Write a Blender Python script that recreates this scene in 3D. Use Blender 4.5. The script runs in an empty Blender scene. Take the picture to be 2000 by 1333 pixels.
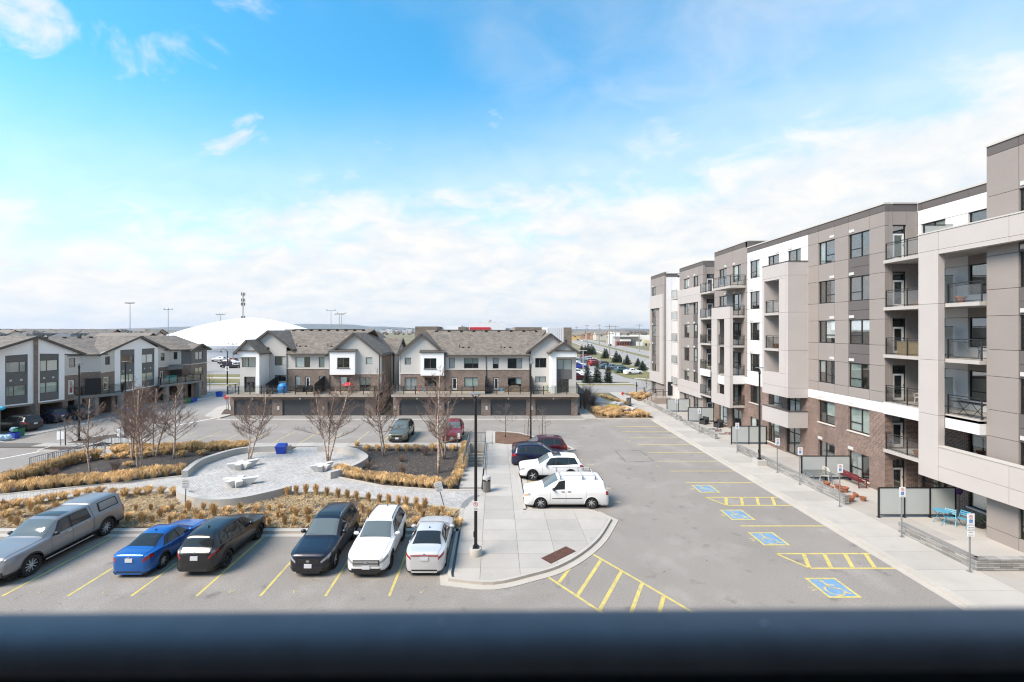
import bpy, math, random
from mathutils import Vector, noise as mnoise
random.seed(7)
R = math.radians
SC = bpy.context.scene
COL = SC.collection

# ------------------------------------------------------------------ camera
H, F, CX, CY = 10.65, 870.0, 968.0, 645.0        # eye height, focal length in photo pixels, vanishing point
cam_d = bpy.data.cameras.new('camera')
cam = bpy.data.objects.new('camera', cam_d); COL.objects.link(cam)
cam.location = (0, 0, H); cam.rotation_euler = (R(90), 0, 0)
cam_d.sensor_width = 36; cam_d.lens = 36*F/2000
cam_d.shift_x = (1000-CX)/2000; cam_d.shift_y = -(666.5-CY)/2000
cam_d.clip_start = 0.05; cam_d.clip_end = 30000
cam_d.dof.use_dof = True; cam_d.dof.focus_distance = 40; cam_d.dof.aperture_fstop = 1.7
SC.camera = cam

# ------------------------------------------------------------------ sky, sun, exposure
SUN_EL, SUN_AZ = R(46), R(240)                   # azimuth clockwise from +Y: sun behind the camera, to the left
w = bpy.data.worlds.new('World'); SC.world = w; w.use_nodes = True
nt = w.node_tree; nt.nodes.clear()
def wn(t, **k):
    n = nt.nodes.new(t)
    for a, b in k.items(): setattr(n, a, b)
    return n
def wmath(op, a, b=None, c=None, clamp=False):
    n = wn('ShaderNodeMath', operation=op, use_clamp=clamp)
    for i, s in enumerate((a, b, c)):
        if s is None: continue
        if isinstance(s, (int, float)): n.inputs[i].default_value = s
        else: nt.links.new(s, n.inputs[i])
    return n.outputs[0]
sky = wn('ShaderNodeTexSky', sky_type='NISHITA', sun_disc=False)
sky.sun_elevation = SUN_EL; sky.sun_rotation = SUN_AZ; sky.altitude = 100
sky.air_density = 1.0; sky.dust_density = 0.4; sky.ozone_density = 3.0
tc = wn('ShaderNodeTexCoord')
sep = wn('ShaderNodeSeparateXYZ'); nt.links.new(tc.outputs['Generated'], sep.inputs[0])
dx, dy, dz = sep.outputs
zc = wmath('MAXIMUM', dz, 0.0)
den = wmath('ADD', zc, 0.34)
px_, py_ = wmath('DIVIDE', dx, den), wmath('DIVIDE', dy, den)
comb = wn('ShaderNodeCombineXYZ'); nt.links.new(px_, comb.inputs[0]); nt.links.new(py_, comb.inputs[1])
def wnoise(scale, detail, rough, off, sx=1, sy=1, dist=0.0):
    mp = wn('ShaderNodeMapping'); mp.inputs['Location'].default_value = off; mp.inputs['Scale'].default_value = (sx, sy, 1)
    mp.inputs['Rotation'].default_value = (0, 0, R(24))
    nt.links.new(comb.outputs[0], mp.inputs[0])
    n = wn('ShaderNodeTexNoise'); n.inputs['Scale'].default_value = scale; n.inputs['Detail'].default_value = detail
    n.inputs['Roughness'].default_value = rough; n.inputs['Distortion'].default_value = dist
    nt.links.new(mp.outputs[0], n.inputs[0]); return n.outputs[0]
n1 = wnoise(1.9, 7, 0.55, (15.6, 9.7, 0), 1, 1.25, 0.3)
n2 = wnoise(5.5, 8, 0.6, (7.1, 4.0, 0), 1, 1.2, 0.4)
n3 = wnoise(0.9, 3, 0.5, (1.7, 9.0, 0))
n4 = wnoise(3.6, 9, 0.58, (17.4, 6.9, 0), 1, 1.15, 0.5)
# the overcast deck thins upwards, sooner on the left than on the right
edge = wmath('MULTIPLY_ADD', dx, 0.13, 0.355)
hgt = wmath('SUBTRACT', edge, dz)                                   # > 0 below the edge of the deck
bias = wmath('MULTIPLY', hgt, 2.6)
s = wmath('ADD', wmath('MULTIPLY', n1, 0.9), wmath('MULTIPLY', n2, 0.45))
s = wmath('ADD', s, wmath('MULTIPLY', n3, 0.35))
s = wmath('ADD', s, bias)
mr = wn('ShaderNodeMapRange', interpolation_type='SMOOTHSTEP'); nt.links.new(s, mr.inputs[0])
mr.inputs[1].default_value = 0.72; mr.inputs[2].default_value = 1.28
deck = mr.outputs[0]
thin = wn('ShaderNodeMapRange', interpolation_type='SMOOTHSTEP')     # thin veil everywhere, thicker to the right
nt.links.new(wmath('ADD', wmath('ADD', n3, wmath('MULTIPLY', dx, 0.4)), wmath('MULTIPLY', n2, 0.3)), thin.inputs[0])
thin.inputs[1].default_value = 0.55; thin.inputs[2].default_value = 1.25; thin.inputs[4].default_value = 0.75
puff = wn('ShaderNodeMapRange', interpolation_type='SMOOTHSTEP')     # scattered small clouds in the blue
nt.links.new(wmath('ADD', n4, wmath('MULTIPLY', n1, 0.35)), puff.inputs[0]); puff.inputs[1].default_value = 0.755; puff.inputs[2].default_value = 0.93; puff.inputs[4].default_value = 0.9
veil = wn('ShaderNodeMapRange', interpolation_type='SMOOTHSTEP'); nt.links.new(hgt, veil.inputs[0]); veil.inputs[1].default_value = -0.17; veil.inputs[2].default_value = 0.12; veil.inputs[4].default_value = 0.62
mask = wmath('MAXIMUM', wmath('MAXIMUM', deck, wmath('MAXIMUM', veil.outputs[0], thin.outputs[0])), puff.outputs[0], clamp=True)
SKY_K, CLOUD = 0.15, 0.305
hs = wn('ShaderNodeHueSaturation'); hs.inputs['Hue'].default_value = 0.479; hs.inputs['Saturation'].default_value = 1.3; hs.inputs['Value'].default_value = 0.66
nt.links.new(sky.outputs[0], hs.inputs['Color'])
skyc = wn('ShaderNodeMix', data_type='RGBA'); 
sc_ = wn('ShaderNodeVectorMath', operation='SCALE'); nt.links.new(hs.outputs[0], sc_.inputs[0]); sc_.inputs['Scale'].default_value = 1.0
cl = wn('ShaderNodeMix', data_type='RGBA')                            # cloud colour, a little uneven
cl.inputs[6].default_value = tuple(c*CLOUD/SKY_K for c in (0.83, 0.92, 1.0))+(1,)
cl.inputs[7].default_value = tuple(c*CLOUD/SKY_K for c in (1.06, 1.045, 1.02))+(1,)
clr = wn('ShaderNodeMapRange'); nt.links.new(n2, clr.inputs[0]); clr.inputs[1].default_value = .32; clr.inputs[2].default_value = .62; nt.links.new(clr.outputs[0], cl.inputs[0])
nt.links.new(mask, skyc.inputs[0]); nt.links.new(sc_.outputs[0], skyc.inputs[6]); nt.links.new(cl.outputs[2], skyc.inputs[7])
bg = wn('ShaderNodeBackground'); bg.inputs[1].default_value = SKY_K
nt.links.new(skyc.outputs[2], bg.inputs[0])
wo = wn('ShaderNodeOutputWorld'); nt.links.new(bg.outputs[0], wo.inputs[0])

sun_d = bpy.data.lights.new('sun', 'SUN'); sun_d.energy = 2.1; sun_d.angle = R(30); sun_d.color = (1, 0.865, 0.715)
sun = bpy.data.objects.new('sun', sun_d); COL.objects.link(sun)
sd = Vector((math.sin(SUN_AZ)*math.cos(SUN_EL), math.cos(SUN_AZ)*math.cos(SUN_EL), math.sin(SUN_EL)))
sun.rotation_euler = sd.to_track_quat('Z', 'Y').to_euler()
vs = SC.view_settings
vs.view_transform = 'Standard'; vs.look = 'None'; vs.gamma = 1; vs.use_curve_mapping = False
vs.exposure = 1.68
SC.cycles.max_bounces = 8; SC.cycles.transparent_max_bounces = 16; SC.cycles.diffuse_bounces = 3
SC.cycles.use_denoising = True; SC.cycles.denoiser = 'OPENIMAGEDENOISE'; SC.cycles.denoising_input_passes = 'RGB_ALBEDO_NORMAL'; SC.cycles.denoising_prefilter = 'ACCURATE'; SC.cycles.filter_width = 1.15

# ------------------------------------------------------------------ geometry helpers
def G(px, py, z=0.0):
    """where a ray through that point of the photo meets the level z"""
    Y = (H-z)*F/(py-CY); return ((px-CX)*Y/F, Y)
def XA(px, Y): return (px-CX)*Y/F
def ZA(py, Y): return H-(py-CY)*Y/F

class MB:
    def __init__(s): s.v = []; s.f = []; s.m = []
    def add(s, vs_, fs, mi=0):
        o = len(s.v); s.v.extend(vs_)
        for f in fs: s.f.append([i+o for i in f]); s.m.append(mi)
        return s
    def box(s, x0, x1, y0, y1, z0, z1, mi=0):
        if x0 > x1: x0, x1 = x1, x0
        if y0 > y1: y0, y1 = y1, y0
        if z0 > z1: z0, z1 = z1, z0
        return s.add([(x0,y0,z0),(x1,y0,z0),(x1,y1,z0),(x0,y1,z0),(x0,y0,z1),(x1,y0,z1),(x1,y1,z1),(x0,y1,z1)],
              [(3,2,1,0),(4,5,6,7),(0,1,5,4),(1,2,6,5),(2,3,7,6),(3,0,4,7)], mi)
    def obox(s, c, size, rz=0, mi=0, rx=0, ry=0):
        from mathutils import Euler
        e = Euler((rx, ry, rz)).to_matrix(); a, b, d = (q/2 for q in size); c = Vector(c)
        P = [c+e@Vector(p) for p in ((-a,-b,-d),(a,-b,-d),(a,b,-d),(-a,b,-d),(-a,-b,d),(a,-b,d),(a,b,d),(-a,b,d))]
        return s.add([tuple(p) for p in P], [(3,2,1,0),(4,5,6,7),(0,1,5,4),(1,2,6,5),(2,3,7,6),(3,0,4,7)], mi)
    def bar(s, a, b, wd, th=None, mi=0):
        """square bar from a to b"""
        th = th or wd; a, b = Vector(a), Vector(b); d = (b-a).normalized()
        u = d.cross(Vector((0,0,1)));  u = Vector((1,0,0)) if u.length < 1e-4 else u.normalized()
        v = u.cross(d).normalized(); P = []
        for p in (a, b):
            for i, j in ((-1,-1),(1,-1),(1,1),(-1,1)): P.append(tuple(p+u*(i*wd/2)+v*(j*th/2)))
        return s.add(P, [(3,2,1,0),(4,5,6,7),(0,1,5,4),(1,2,6,5),(2,3,7,6),(3,0,4,7)], mi)
    def quad(s, a, b, c, d, mi=0): return s.add([a,b,c,d], [(0,1,2,3)], mi)
    def sheet(s, poly, z, mi=0):
        ar = sum(poly[i][0]*poly[(i+1)%len(poly)][1]-poly[(i+1)%len(poly)][0]*poly[i][1] for i in range(len(poly)))
        if ar < 0: poly = list(poly)[::-1]
        return s.add([(p[0],p[1],z) for p in poly], [tuple(range(len(poly)))], mi)
    def prism(s, poly, z0, z1, mi=0):
        ar = sum(poly[i][0]*poly[(i+1)%len(poly)][1]-poly[(i+1)%len(poly)][0]*poly[i][1] for i in range(len(poly)))
        if ar < 0: poly = list(poly)[::-1]
        n = len(poly)
        return s.add([(p[0],p[1],z0) for p in poly]+[(p[0],p[1],z1) for p in poly],
            [tuple(range(n))[::-1], tuple(range(n,2*n))]+[(i,(i+1)%n,n+(i+1)%n,n+i) for i in range(n)], mi)
    def ribbon(s, pts, o0, o1, z0, z1, mi=0, closed=False):
        """a strip of given height along a plan line, between two sideways offsets"""
        n = len(pts); A, B = [], []
        for i in range(n):
            p = Vector(pts[i][:2])
            a = Vector(pts[i-1][:2]) if (i > 0 or closed) else None
            b = Vector(pts[(i+1)%n][:2]) if (i < n-1 or closed) else None
            d1 = (p-a).normalized() if a is not None else (b-p).normalized()
            d2 = (b-p).normalized() if b is not None else d1
            n1_, n2_ = Vector((-d1.y,d1.x)), Vector((-d2.y,d2.x)); m = (n1_+n2_).normalized()
            k = 1/max(0.35, m.dot(n1_)); A.append(p+m*o0*k); B.append(p+m*o1*k)
        vv = []
        for a, b in zip(A, B): vv += [(a.x,a.y,z0),(b.x,b.y,z0),(b.x,b.y,z1),(a.x,a.y,z1)]
        fs = []
        for i in range(n if closed else n-1):
            j = (i+1) % n
            for q in range(4): fs.append((4*i+q, 4*j+q, 4*j+(q+1)%4, 4*i+(q+1)%4))
        if not closed: fs += [(0,1,2,3), (4*n-1,4*n-2,4*n-3,4*n-4)]
        flip = o1 > o0
        return s.add(vv, [f[::-1] for f in fs] if flip else fs, mi)
    def tube(s, pts, rad, n=6, mi=0, cap=True):
        pts = [Vector(p) for p in pts]; k = len(pts)
        if not hasattr(rad, '__len__'): rad = [rad]*k
        vv = []; u = None
        for i in range(k):
            d = (pts[min(i+1,k-1)]-pts[max(i-1,0)]).normalized()
            if u is None:
                u = d.cross(Vector((0,0,1)))
                if u.length < 1e-3: u = d.cross(Vector((0,1,0)))
            u = (u-d*u.dot(d)).normalized(); v = d.cross(u)
            for j in range(n):
                a = 2*math.pi*j/n; vv.append(tuple(pts[i]+(u*math.cos(a)+v*math.sin(a))*rad[i]))
        fs = [(i*n+j, i*n+(j+1)%n, (i+1)*n+(j+1)%n, (i+1)*n+j) for i in range(k-1) for j in range(n)]
        if cap: fs += [tuple(range(n))[::-1], tuple(range((k-1)*n, k*n))]
        return s.add(vv, fs, mi)
    def lathe(s, prof, n=16, c=(0,0,0), mi=0):
        """profile of (radius, z) about the vertical through c"""
        vv = []
        for r, z in prof:
            for j in range(n):
                a = 2*math.pi*j/n; vv.append((c[0]+r*math.cos(a), c[1]+r*math.sin(a), c[2]+z))
        k = len(prof)
        fs = [(i*n+j, i*n+(j+1)%n, (i+1)*n+(j+1)%n, (i+1)*n+j) for i in range(k-1) for j in range(n)]
        fs += [tuple(range(n))[::-1], tuple(range((k-1)*n, k*n))]
        return s.add(vv, fs, mi)
    def ell(s, c, r, nu=12, nv=8, mi=0, wob=0, seed=0):
        vv = []
        for i in range(nv+1):
            t = math.pi*i/nv
            for j in range(nu):
                a = 2*math.pi*j/nu; d = Vector((math.sin(t)*math.cos(a), math.sin(t)*math.sin(a), math.cos(t)))
                k = 1+wob*mnoise.noise(d*2.3+Vector((seed*3.7,0,0))) if wob else 1
                vv.append((c[0]+r[0]*d.x*k, c[1]+r[1]*d.y*k, c[2]+r[2]*d.z*k))
        fs = [(i*nu+j, (i+1)*nu+j, (i+1)*nu+(j+1)%nu, i*nu+(j+1)%nu) for i in range(nv) for j in range(nu)]
        return s.add(vv, fs, mi)
    def holed(s, o, u, W, z0, z1, holes, dep, mi=0, nrm=None, rev=None):
        """upright wall from o along u, W long, with rectangular openings (a0,a1,b0,b1) and reveals dep deep; nrm points outwards"""
        u = Vector((u[0],u[1],0)).normalized(); n = Vector((nrm[0],nrm[1],0)) if nrm else Vector((u.y,-u.x,0))
        rev = mi if rev is None else rev
        hs_ = [(max(0,a),min(W,b),max(z0,c),min(z1,d)) for a,b,c,d in holes]
        us = sorted({0,W}|{q for h in hs_ for q in h[:2]}); zs = sorted({z0,z1}|{q for h in hs_ for q in h[2:]})
        fl = u.cross(Vector((0,0,1))).dot(n) < 0
        def P(a, z, d=0): p = Vector((o[0],o[1],0))+u*a-n*d; return (p.x,p.y,z)
        def Q(a,b,c,d,m): s.quad(*((d,c,b,a) if fl else (a,b,c,d)), m)
        for i in range(len(us)-1):
            for j in range(len(zs)-1):
                a, b, c, d = us[i], us[i+1], zs[j], zs[j+1]
                if b-a < 1e-5 or d-c < 1e-5: continue
                if any(h[0]-1e-5 <= a and b <= h[1]+1e-5 and h[2]-1e-5 <= c and d <= h[3]+1e-5 for h in hs_): continue
                Q(P(a,c),P(b,c),P(b,d),P(a,d),mi)
        for a,b,c,d in hs_:
            Q(P(a,c),P(a,c,dep),P(b,c,dep),P(b,c),rev); Q(P(a,d),P(b,d),P(b,d,dep),P(a,d,dep),rev)
            Q(P(a,c),P(a,d),P(a,d,dep),P(a,c,dep),rev); Q(P(b,c),P(b,c,dep),P(b,d,dep),P(b,d),rev)
        return s
    def mesh(s, name, mats, smooth=False):
        me = bpy.data.meshes.new(name); me.from_pydata(s.v, [], s.f)
        if not isinstance(mats, (list, tuple)): mats = [mats]
        for m in mats: me.materials.append(m)
        if len(mats) > 1: me.polygons.foreach_set('material_index', s.m)
        if smooth:
            me.polygons.foreach_set('use_smooth', [True]*len(me.polygons))
            if smooth != True: me.set_sharp_from_angle(angle=R(smooth))
        me.update(); return me
    def obj(s, name, mats, parent=None, smooth=False, loc=None):
        return link(name, s.mesh(name, mats, smooth), parent, loc)
def link(name, data, parent=None, loc=None, rz=0):
    o = bpy.data.objects.new(name, data); COL.objects.link(o)
    if parent: o.parent = parent
    if loc: o.location = loc
    if rz: o.rotation_euler = (0, 0, rz)
    return o
def tag(o, label=None, cat=None, group=None, kind=None):
    if label: o['label'] = label
    if cat: o['category'] = cat
    if group: o['group'] = group
    if kind: o['kind'] = kind
    return o
def empty(name, label, cat, loc=(0,0,0), rz=0, group=None):
    o = link(name, None, None, loc, rz); o.empty_display_size = 0.2
    return tag(o, label, cat, group)
def kids(): 
    d = {}
    for o in bpy.data.objects:
        if o.parent: d.setdefault(o.parent.name, []).append(o)
    return d
def copy_tree(o, kd, loc=None, rz=None, parent=None, mats=None):
    c = o.copy(); COL.objects.link(c); c.parent = parent
    if loc is not None: c.location = loc
    if rz is not None: c.rotation_euler = (0, 0, rz)
    for ch in kd.get(o.name, []): copy_tree(ch, kd, None, None, c, mats)
    return c
def struct(o): o['kind'] = 'structure'; return o
def stuff(o): o['kind'] = 'stuff'; return o

# ------------------------------------------------------------------ materials
MC = {}
def mat(name, col, rough=0.6, var=0.0, vs_=3.0, bump=0.0, bs=40.0, metal=0.0, spec=0.5, fine=0.0, fs_=60.0, coat=0.0, patch=None, patch2=None, orand=0.0):
    if name in MC: return MC[name]
    m = bpy.data.materials.new(name); m.use_nodes = True; t = m.node_tree; b = t.nodes['Principled BSDF']
    b.inputs['Roughness'].default_value = rough; b.inputs['Metallic'].default_value = metal
    b.inputs['Specular IOR Level'].default_value = spec; b.inputs['Coat Weight'].default_value = coat
    b.inputs['Coat Roughness'].default_value = 0.06
    b.inputs['Base Color'].default_value = (*col, 1)
    m.diffuse_color = (*col, 1)
    g = t.nodes.new('ShaderNodeNewGeometry')
    def nz(sc, det=4, rg=0.55):
        n = t.nodes.new('ShaderNodeTexNoise'); n.inputs['Scale'].default_value = sc; n.inputs['Detail'].default_value = det
        n.inputs['Roughness'].default_value = rg; t.links.new(g.outputs['Position'], n.inputs[0]); return n.outputs[0]
    out = None
    def mul(out, fac, amt):
        mr = t.nodes.new('ShaderNodeMapRange'); t.links.new(fac, mr.inputs[0]); mr.inputs[1].default_value = 0.25; mr.inputs[2].default_value = 0.75
        mr.inputs[3].default_value = 1-amt; mr.inputs[4].default_value = 1+amt
        v = t.nodes.new('ShaderNodeVectorMath'); v.operation = 'SCALE'
        if out is None: v.inputs[0].default_value = col
        else: t.links.new(out, v.inputs[0])
        t.links.new(mr.outputs[0], v.inputs['Scale']); return v.outputs[0]
    if var: out = mul(out, nz(vs_), var)
    if patch:                                             # worn / stained areas: (scale, low, high, colour, amount)
        sc, lo, hi, pc, am = patch
        mr = t.nodes.new('ShaderNodeMapRange'); t.links.new(nz(sc, 6, 0.62), mr.inputs[0]); mr.inputs[1].default_value = lo; mr.inputs[2].default_value = hi
        mr.inputs[4].default_value = am
        mx = t.nodes.new('ShaderNodeMix'); mx.data_type = 'RGBA'; t.links.new(mr.outputs[0], mx.inputs[0])
        if out is None: mx.inputs[6].default_value = (*col, 1)
        else: t.links.new(out, mx.inputs[6])
        mx.inputs[7].default_value = (*pc, 1); out = mx.outputs[2]
    if patch2:
        sc, lo, hi, pc, am = patch2
        mr = t.nodes.new('ShaderNodeMapRange'); t.links.new(nz(sc, 3, 0.5), mr.inputs[0]); mr.inputs[1].default_value = lo; mr.inputs[2].default_value = hi; mr.inputs[4].default_value = am
        mx = t.nodes.new('ShaderNodeMix'); mx.data_type = 'RGBA'; t.links.new(mr.outputs[0], mx.inputs[0]); t.links.new(out, mx.inputs[6]); mx.inputs[7].default_value = (*pc, 1); out = mx.outputs[2]
    if fine: out = mul(out, nz(fs_, 2, 0.7), fine)
    if orand:
        oi = t.nodes.new('ShaderNodeObjectInfo'); out = mul(out, oi.outputs['Random'], orand)
    if out is not None: t.links.new(out, b.inputs['Base Color'])
    if bump:
        bp = t.nodes.new('ShaderNodeBump'); bp.inputs['Strength'].default_value = bump; bp.inputs['Distance'].default_value = 0.02
        t.links.new(nz(bs, 3, 0.6), bp.inputs['Height']); t.links.new(bp.outputs[0], b.inputs['Normal'])
    MC[name] = m; return m
def brickmat(name, c1, c2, mortar, bw, bh, mw, rough=0.85, bump=0.5, var=0.25, off=0.5, rot=0, flat=False, tint=None, nscale=0.6):
    """courses laid along the surface: bricks, shingles, pavers (flat=True)"""
    if name in MC: return MC[name]
    m = bpy.data.materials.new(name); m.use_nodes = True; t = m.node_tree; b = t.nodes['Principled BSDF']
    b.inputs['Roughness'].default_value = rough
    g = t.nodes.new('ShaderNodeNewGeometry'); sp = t.nodes.new('ShaderNodeSeparateXYZ'); t.links.new(g.outputs['Position'], sp.inputs[0])
    def mt(op, a, c=None):
        n = t.nodes.new('ShaderNodeMath'); n.operation = op
        for i, q in enumerate((a, c)):
            if q is None: continue
            if isinstance(q, (int, float)): n.inputs[i].default_value = q
            else: t.links.new(q, n.inputs[i])
        return n.outputs[0]
    cb = t.nodes.new('ShaderNodeCombineXYZ')
    if flat: t.links.new(sp.outputs[0], cb.inputs[0]); t.links.new(sp.outputs[1], cb.inputs[1])
    else:
        sn = t.nodes.new('ShaderNodeSeparateXYZ'); t.links.new(g.outputs['True Normal'], sn.inputs[0])
        k = mt('GREATER_THAN', mt('ABSOLUTE', sn.outputs[0]), mt('ABSOLUTE', sn.outputs[1]))
        u = mt('ADD', mt('MULTIPLY', sp.outputs[1], k), mt('MULTIPLY', sp.outputs[0], mt('SUBTRACT', 1, k)))
        t.links.new(u, cb.inputs[0]); t.links.new(sp.outputs[2], cb.inputs[1])
    mp = t.nodes.new('ShaderNodeMapping'); mp.inputs['Rotation'].default_value = (0,0,rot); t.links.new(cb.outputs[0], mp.inputs[0])
    br = t.nodes.new('ShaderNodeTexBrick'); t.links.new(mp.outputs[0], br.inputs[0]); br.offset = off
    br.inputs['Color1'].default_value = (*c1,1); br.inputs['Color2'].default_value = (*c2,1); br.inputs['Mortar'].default_value = (*mortar,1)
    br.inputs['Scale'].default_value = 1; br.inputs['Mortar Size'].default_value = mw; br.inputs['Mortar Smooth'].default_value = 0.2
    br.inputs['Brick Width'].default_value = bw; br.inputs['Row Height'].default_value = bh
    n = t.nodes.new('ShaderNodeTexNoise'); n.inputs['Scale'].default_value = nscale; n.inputs['Detail'].default_value = 6; t.links.new(g.outputs['Position'], n.inputs[0])
    mr = t.nodes.new('ShaderNodeMapRange'); t.links.new(n.outputs[0], mr.inputs[0]); mr.inputs[1].default_value = .25; mr.inputs[2].default_value = .75
    mr.inputs[3].default_value = 1-var; mr.inputs[4].default_value = 1+var
    v = t.nodes.new('ShaderNodeVectorMath'); v.operation = 'SCALE'; t.links.new(br.outputs[0], v.inputs[0]); t.links.new(mr.outputs[0], v.inputs['Scale'])
    t.links.new(v.outputs[0], b.inputs['Base Color'])
    bp = t.nodes.new('ShaderNodeBump'); bp.inputs['Strength'].default_value = bump; bp.inputs['Distance'].default_value = 0.012
    inv = mt('SUBTRACT', 1, br.outputs['Fac']); t.links.new(inv, bp.inputs['Height']); t.links.new(bp.outputs[0], b.inputs['Normal'])
    MC[name] = m; return m
def glassmat(name, tint, refl=0.12, rough=0.02, frost=None, rmax=.9):
    if name in MC: return MC[name]
    m = bpy.data.materials.new(name); m.use_nodes = True; t = m.node_tree; t.nodes.clear()
    o = t.nodes.new('ShaderNodeOutputMaterial'); mx = t.nodes.new('ShaderNodeMixShader')
    tr = t.nodes.new('ShaderNodeBsdfTransparent'); tr.inputs[0].default_value = (*tint,1)
    gl = t.nodes.new('ShaderNodeBsdfGlossy'); gl.inputs['Roughness'].default_value = rough
    lw = t.nodes.new('ShaderNodeLayerWeight'); lw.inputs[0].default_value = 0.28
    mr = t.nodes.new('ShaderNodeMapRange'); t.links.new(lw.outputs['Facing'], mr.inputs[0]); mr.inputs[3].default_value = refl; mr.inputs[4].default_value = rmax
    t.links.new(mr.outputs[0], mx.inputs[0]); t.links.new(tr.outputs[0], mx.inputs[1]); t.links.new(gl.outputs[0], mx.inputs[2])
    last = mx.outputs[0]
    if frost:
        df = t.nodes.new('ShaderNodeBsdfDiffuse'); df.inputs[0].default_value = (*frost[0],1)
        tl = t.nodes.new('ShaderNodeBsdfTranslucent'); tl.inputs[0].default_value = (*frost[0],1)
        m1 = t.nodes.new('ShaderNodeMixShader'); m1.inputs[0].default_value = 0.5; t.links.new(df.outputs[0], m1.inputs[1]); t.links.new(tl.outputs[0], m1.inputs[2])
        m2 = t.nodes.new('ShaderNodeMixShader'); m2.inputs[0].default_value = frost[1]; t.links.new(last, m2.inputs[1]); t.links.new(m1.outputs[0], m2.inputs[2]); last = m2.outputs[0]
    t.links.new(last, o.inputs[0]); MC[name] = m; return m

ASPH = mat('asphalt', (.252,.230,.207), .9, .10, .25, .35, 90, patch=(.35,.52,.75,(.325,.305,.28),.9), patch2=(1.1,.62,.76,(.12,.112,.105),.65), fine=.26, fs_=17)
ROADM = mat('road_asphalt', (.285,.272,.258), .9, .08, .2, .3, 90, fine=.12, fs_=40)
CONC = mat('concrete', (.395,.37,.335), .85, .07, .7, .15, 60, patch=(1.1,.55,.8,(.32,.305,.28),.5), patch2=(2.2,.68,.78,(.24,.225,.205),.5), fine=.07, fs_=30, orand=.07)
KERB = mat('kerb_concrete', (.44,.41,.365), .85, .08, .9, .2, 60, patch=(1.6,.56,.75,(.36,.33,.28),.6), fine=.08)
WALLC = mat('cast_concrete', (.42,.405,.375), .8, .08, 1.2, .12, 50, patch=(1.0,.55,.8,(.40,.38,.34),.6))
BENCHC = mat('white_concrete', (.56,.545,.52), .75, .05, 1.5, .1, 50)
YEL = mat('yellow_paint', (.56,.46,.13), .8, .12, 2, patch=(4.5,.47,.66,(.33,.30,.21),.75), fine=.12, fs_=30)
YELF = mat('faded_yellow_paint', (.55,.46,.19), .8, .12, 2, patch=(2.5,.42,.62,(.25,.24,.215),.85))
BLUEP = mat('blue_paint', (.14,.28,.46), .8, .1, 2, patch=(4.0,.46,.66,(.26,.32,.38),.75), fine=.1, fs_=30)
WHITEP = mat('white_paint', (.72,.72,.70), .75, .05, 2)
EIFS_G = mat('taupe_stucco', (.275,.242,.222), .9, .035, .8, .25, 130, fine=.05, fs_=25, orand=.025)
EIFS_B = mat('beige_stucco', (.455,.418,.395), .9, .03, .8, .25, 130, fine=.04, fs_=25, orand=.015)
EIFS_W = mat('white_stucco', (.66,.655,.65), .9, .02, .8, .2, 130, orand=.01)
EIFS_D = mat('charcoal_stucco', (.118,.104,.10), .9, .04, .8, .25, 130)
BRICK = brickmat('brown_brick', (.085,.048,.036), (.215,.128,.098), (.34,.29,.255), .24, .079, .011)
BRICK_T = brickmat('townhouse_brick', (.115,.074,.056), (.225,.152,.118), (.29,.26,.23), .24, .079, .010)
SHING = brickmat('roof_shingles', (.135,.113,.093), (.215,.183,.152), (.075,.065,.055), .38, .085, .004, bump=.6, var=.22, nscale=1.6)
SHING_G = brickmat('grey_roof_shingles', (.10,.095,.088), (.165,.155,.142), (.07,.065,.06), .5, .13, .004, bump=.5, var=.2, nscale=.8)
SHING_N = brickmat('slate_blue_shingles', (.075,.08,.095), (.12,.125,.145), (.05,.05,.06), .5, .13, .004, bump=.5, var=.2)
PAVER = brickmat('grey_pavers', (.36,.345,.33), (.47,.455,.435), (.22,.21,.20), .30, .15, .008, flat=True, rot=R(45), var=.12)
STONE = brickmat('stacked_stone', (.20,.195,.185), (.40,.385,.36), (.11,.105,.10), .55, .085, .006, bump=.9, var=.2)
SIDING = mat('grey_siding', (.50,.485,.455), .8, .03, .6, .06, 60)
SIDING_W = mat('white_panel', (.80,.80,.79), .7, .02, .6)
SIDING_D = mat('dark_grey_panel', (.125,.122,.118), .75, .05, .6)
TRIM = mat('dark_trim', (.075,.068,.062), .6, .05, 1)
GARAGE = mat('garage_door_steel', (.055,.057,.060), .5, .04, 1)
BLACK = mat('black_metal', (.012,.012,.013), .38)
RAILM = mat('dark_rail_metal', (.022,.023,.025), .45)
STEEL = mat('galvanised_steel', (.33,.34,.35), .45, .08, 4, metal=.6)
CORE = mat('dark_interior', (.018,.019,.02), .9)
BLIND = mat('window_blind', (.82,.83,.81), .8, .06, .6, orand=.25)
BLINDG = mat('pale_curtain', (.58,.66,.62), .8, .1, 2.5, orand=.3)
GLASS = glassmat('window_glass', (.93,.95,.94), .07)
RGLASS = glassmat('railing_glass', (.86,.88,.88), .03, rmax=.45)
FROST = glassmat('frosted_glass', (.7,.72,.7), .08, .25, frost=((.74,.76,.735), .82))
WHITEV = mat('white_vent', (.54,.53,.51), .6)
LIMEST = mat('limestone_sill', (.58,.54,.48), .8, .05, 2)
MULCH = mat('brown_mulch', (.085,.062,.048), .95, .3, 2.2, 1.0, 28, fine=.65, fs_=22, patch=(4,.55,.7,(.16,.125,.095),.7))
MULCH_D = mat('dark_mulch', (.052,.044,.039), .95, .3, 2.2, 1.0, 30, fine=.7, fs_=24, patch=(5,.58,.72,(.13,.11,.095),.6))
STRAW = mat('straw_grass', (.66,.445,.215), .9, .25, 6, orand=.18)
STRAWD = mat('tan_grass', (.50,.325,.15), .9, .25, 6, orand=.2)
STRAWL = mat('matted_straw', (.58,.43,.235), .9, .25, 4)
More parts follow.
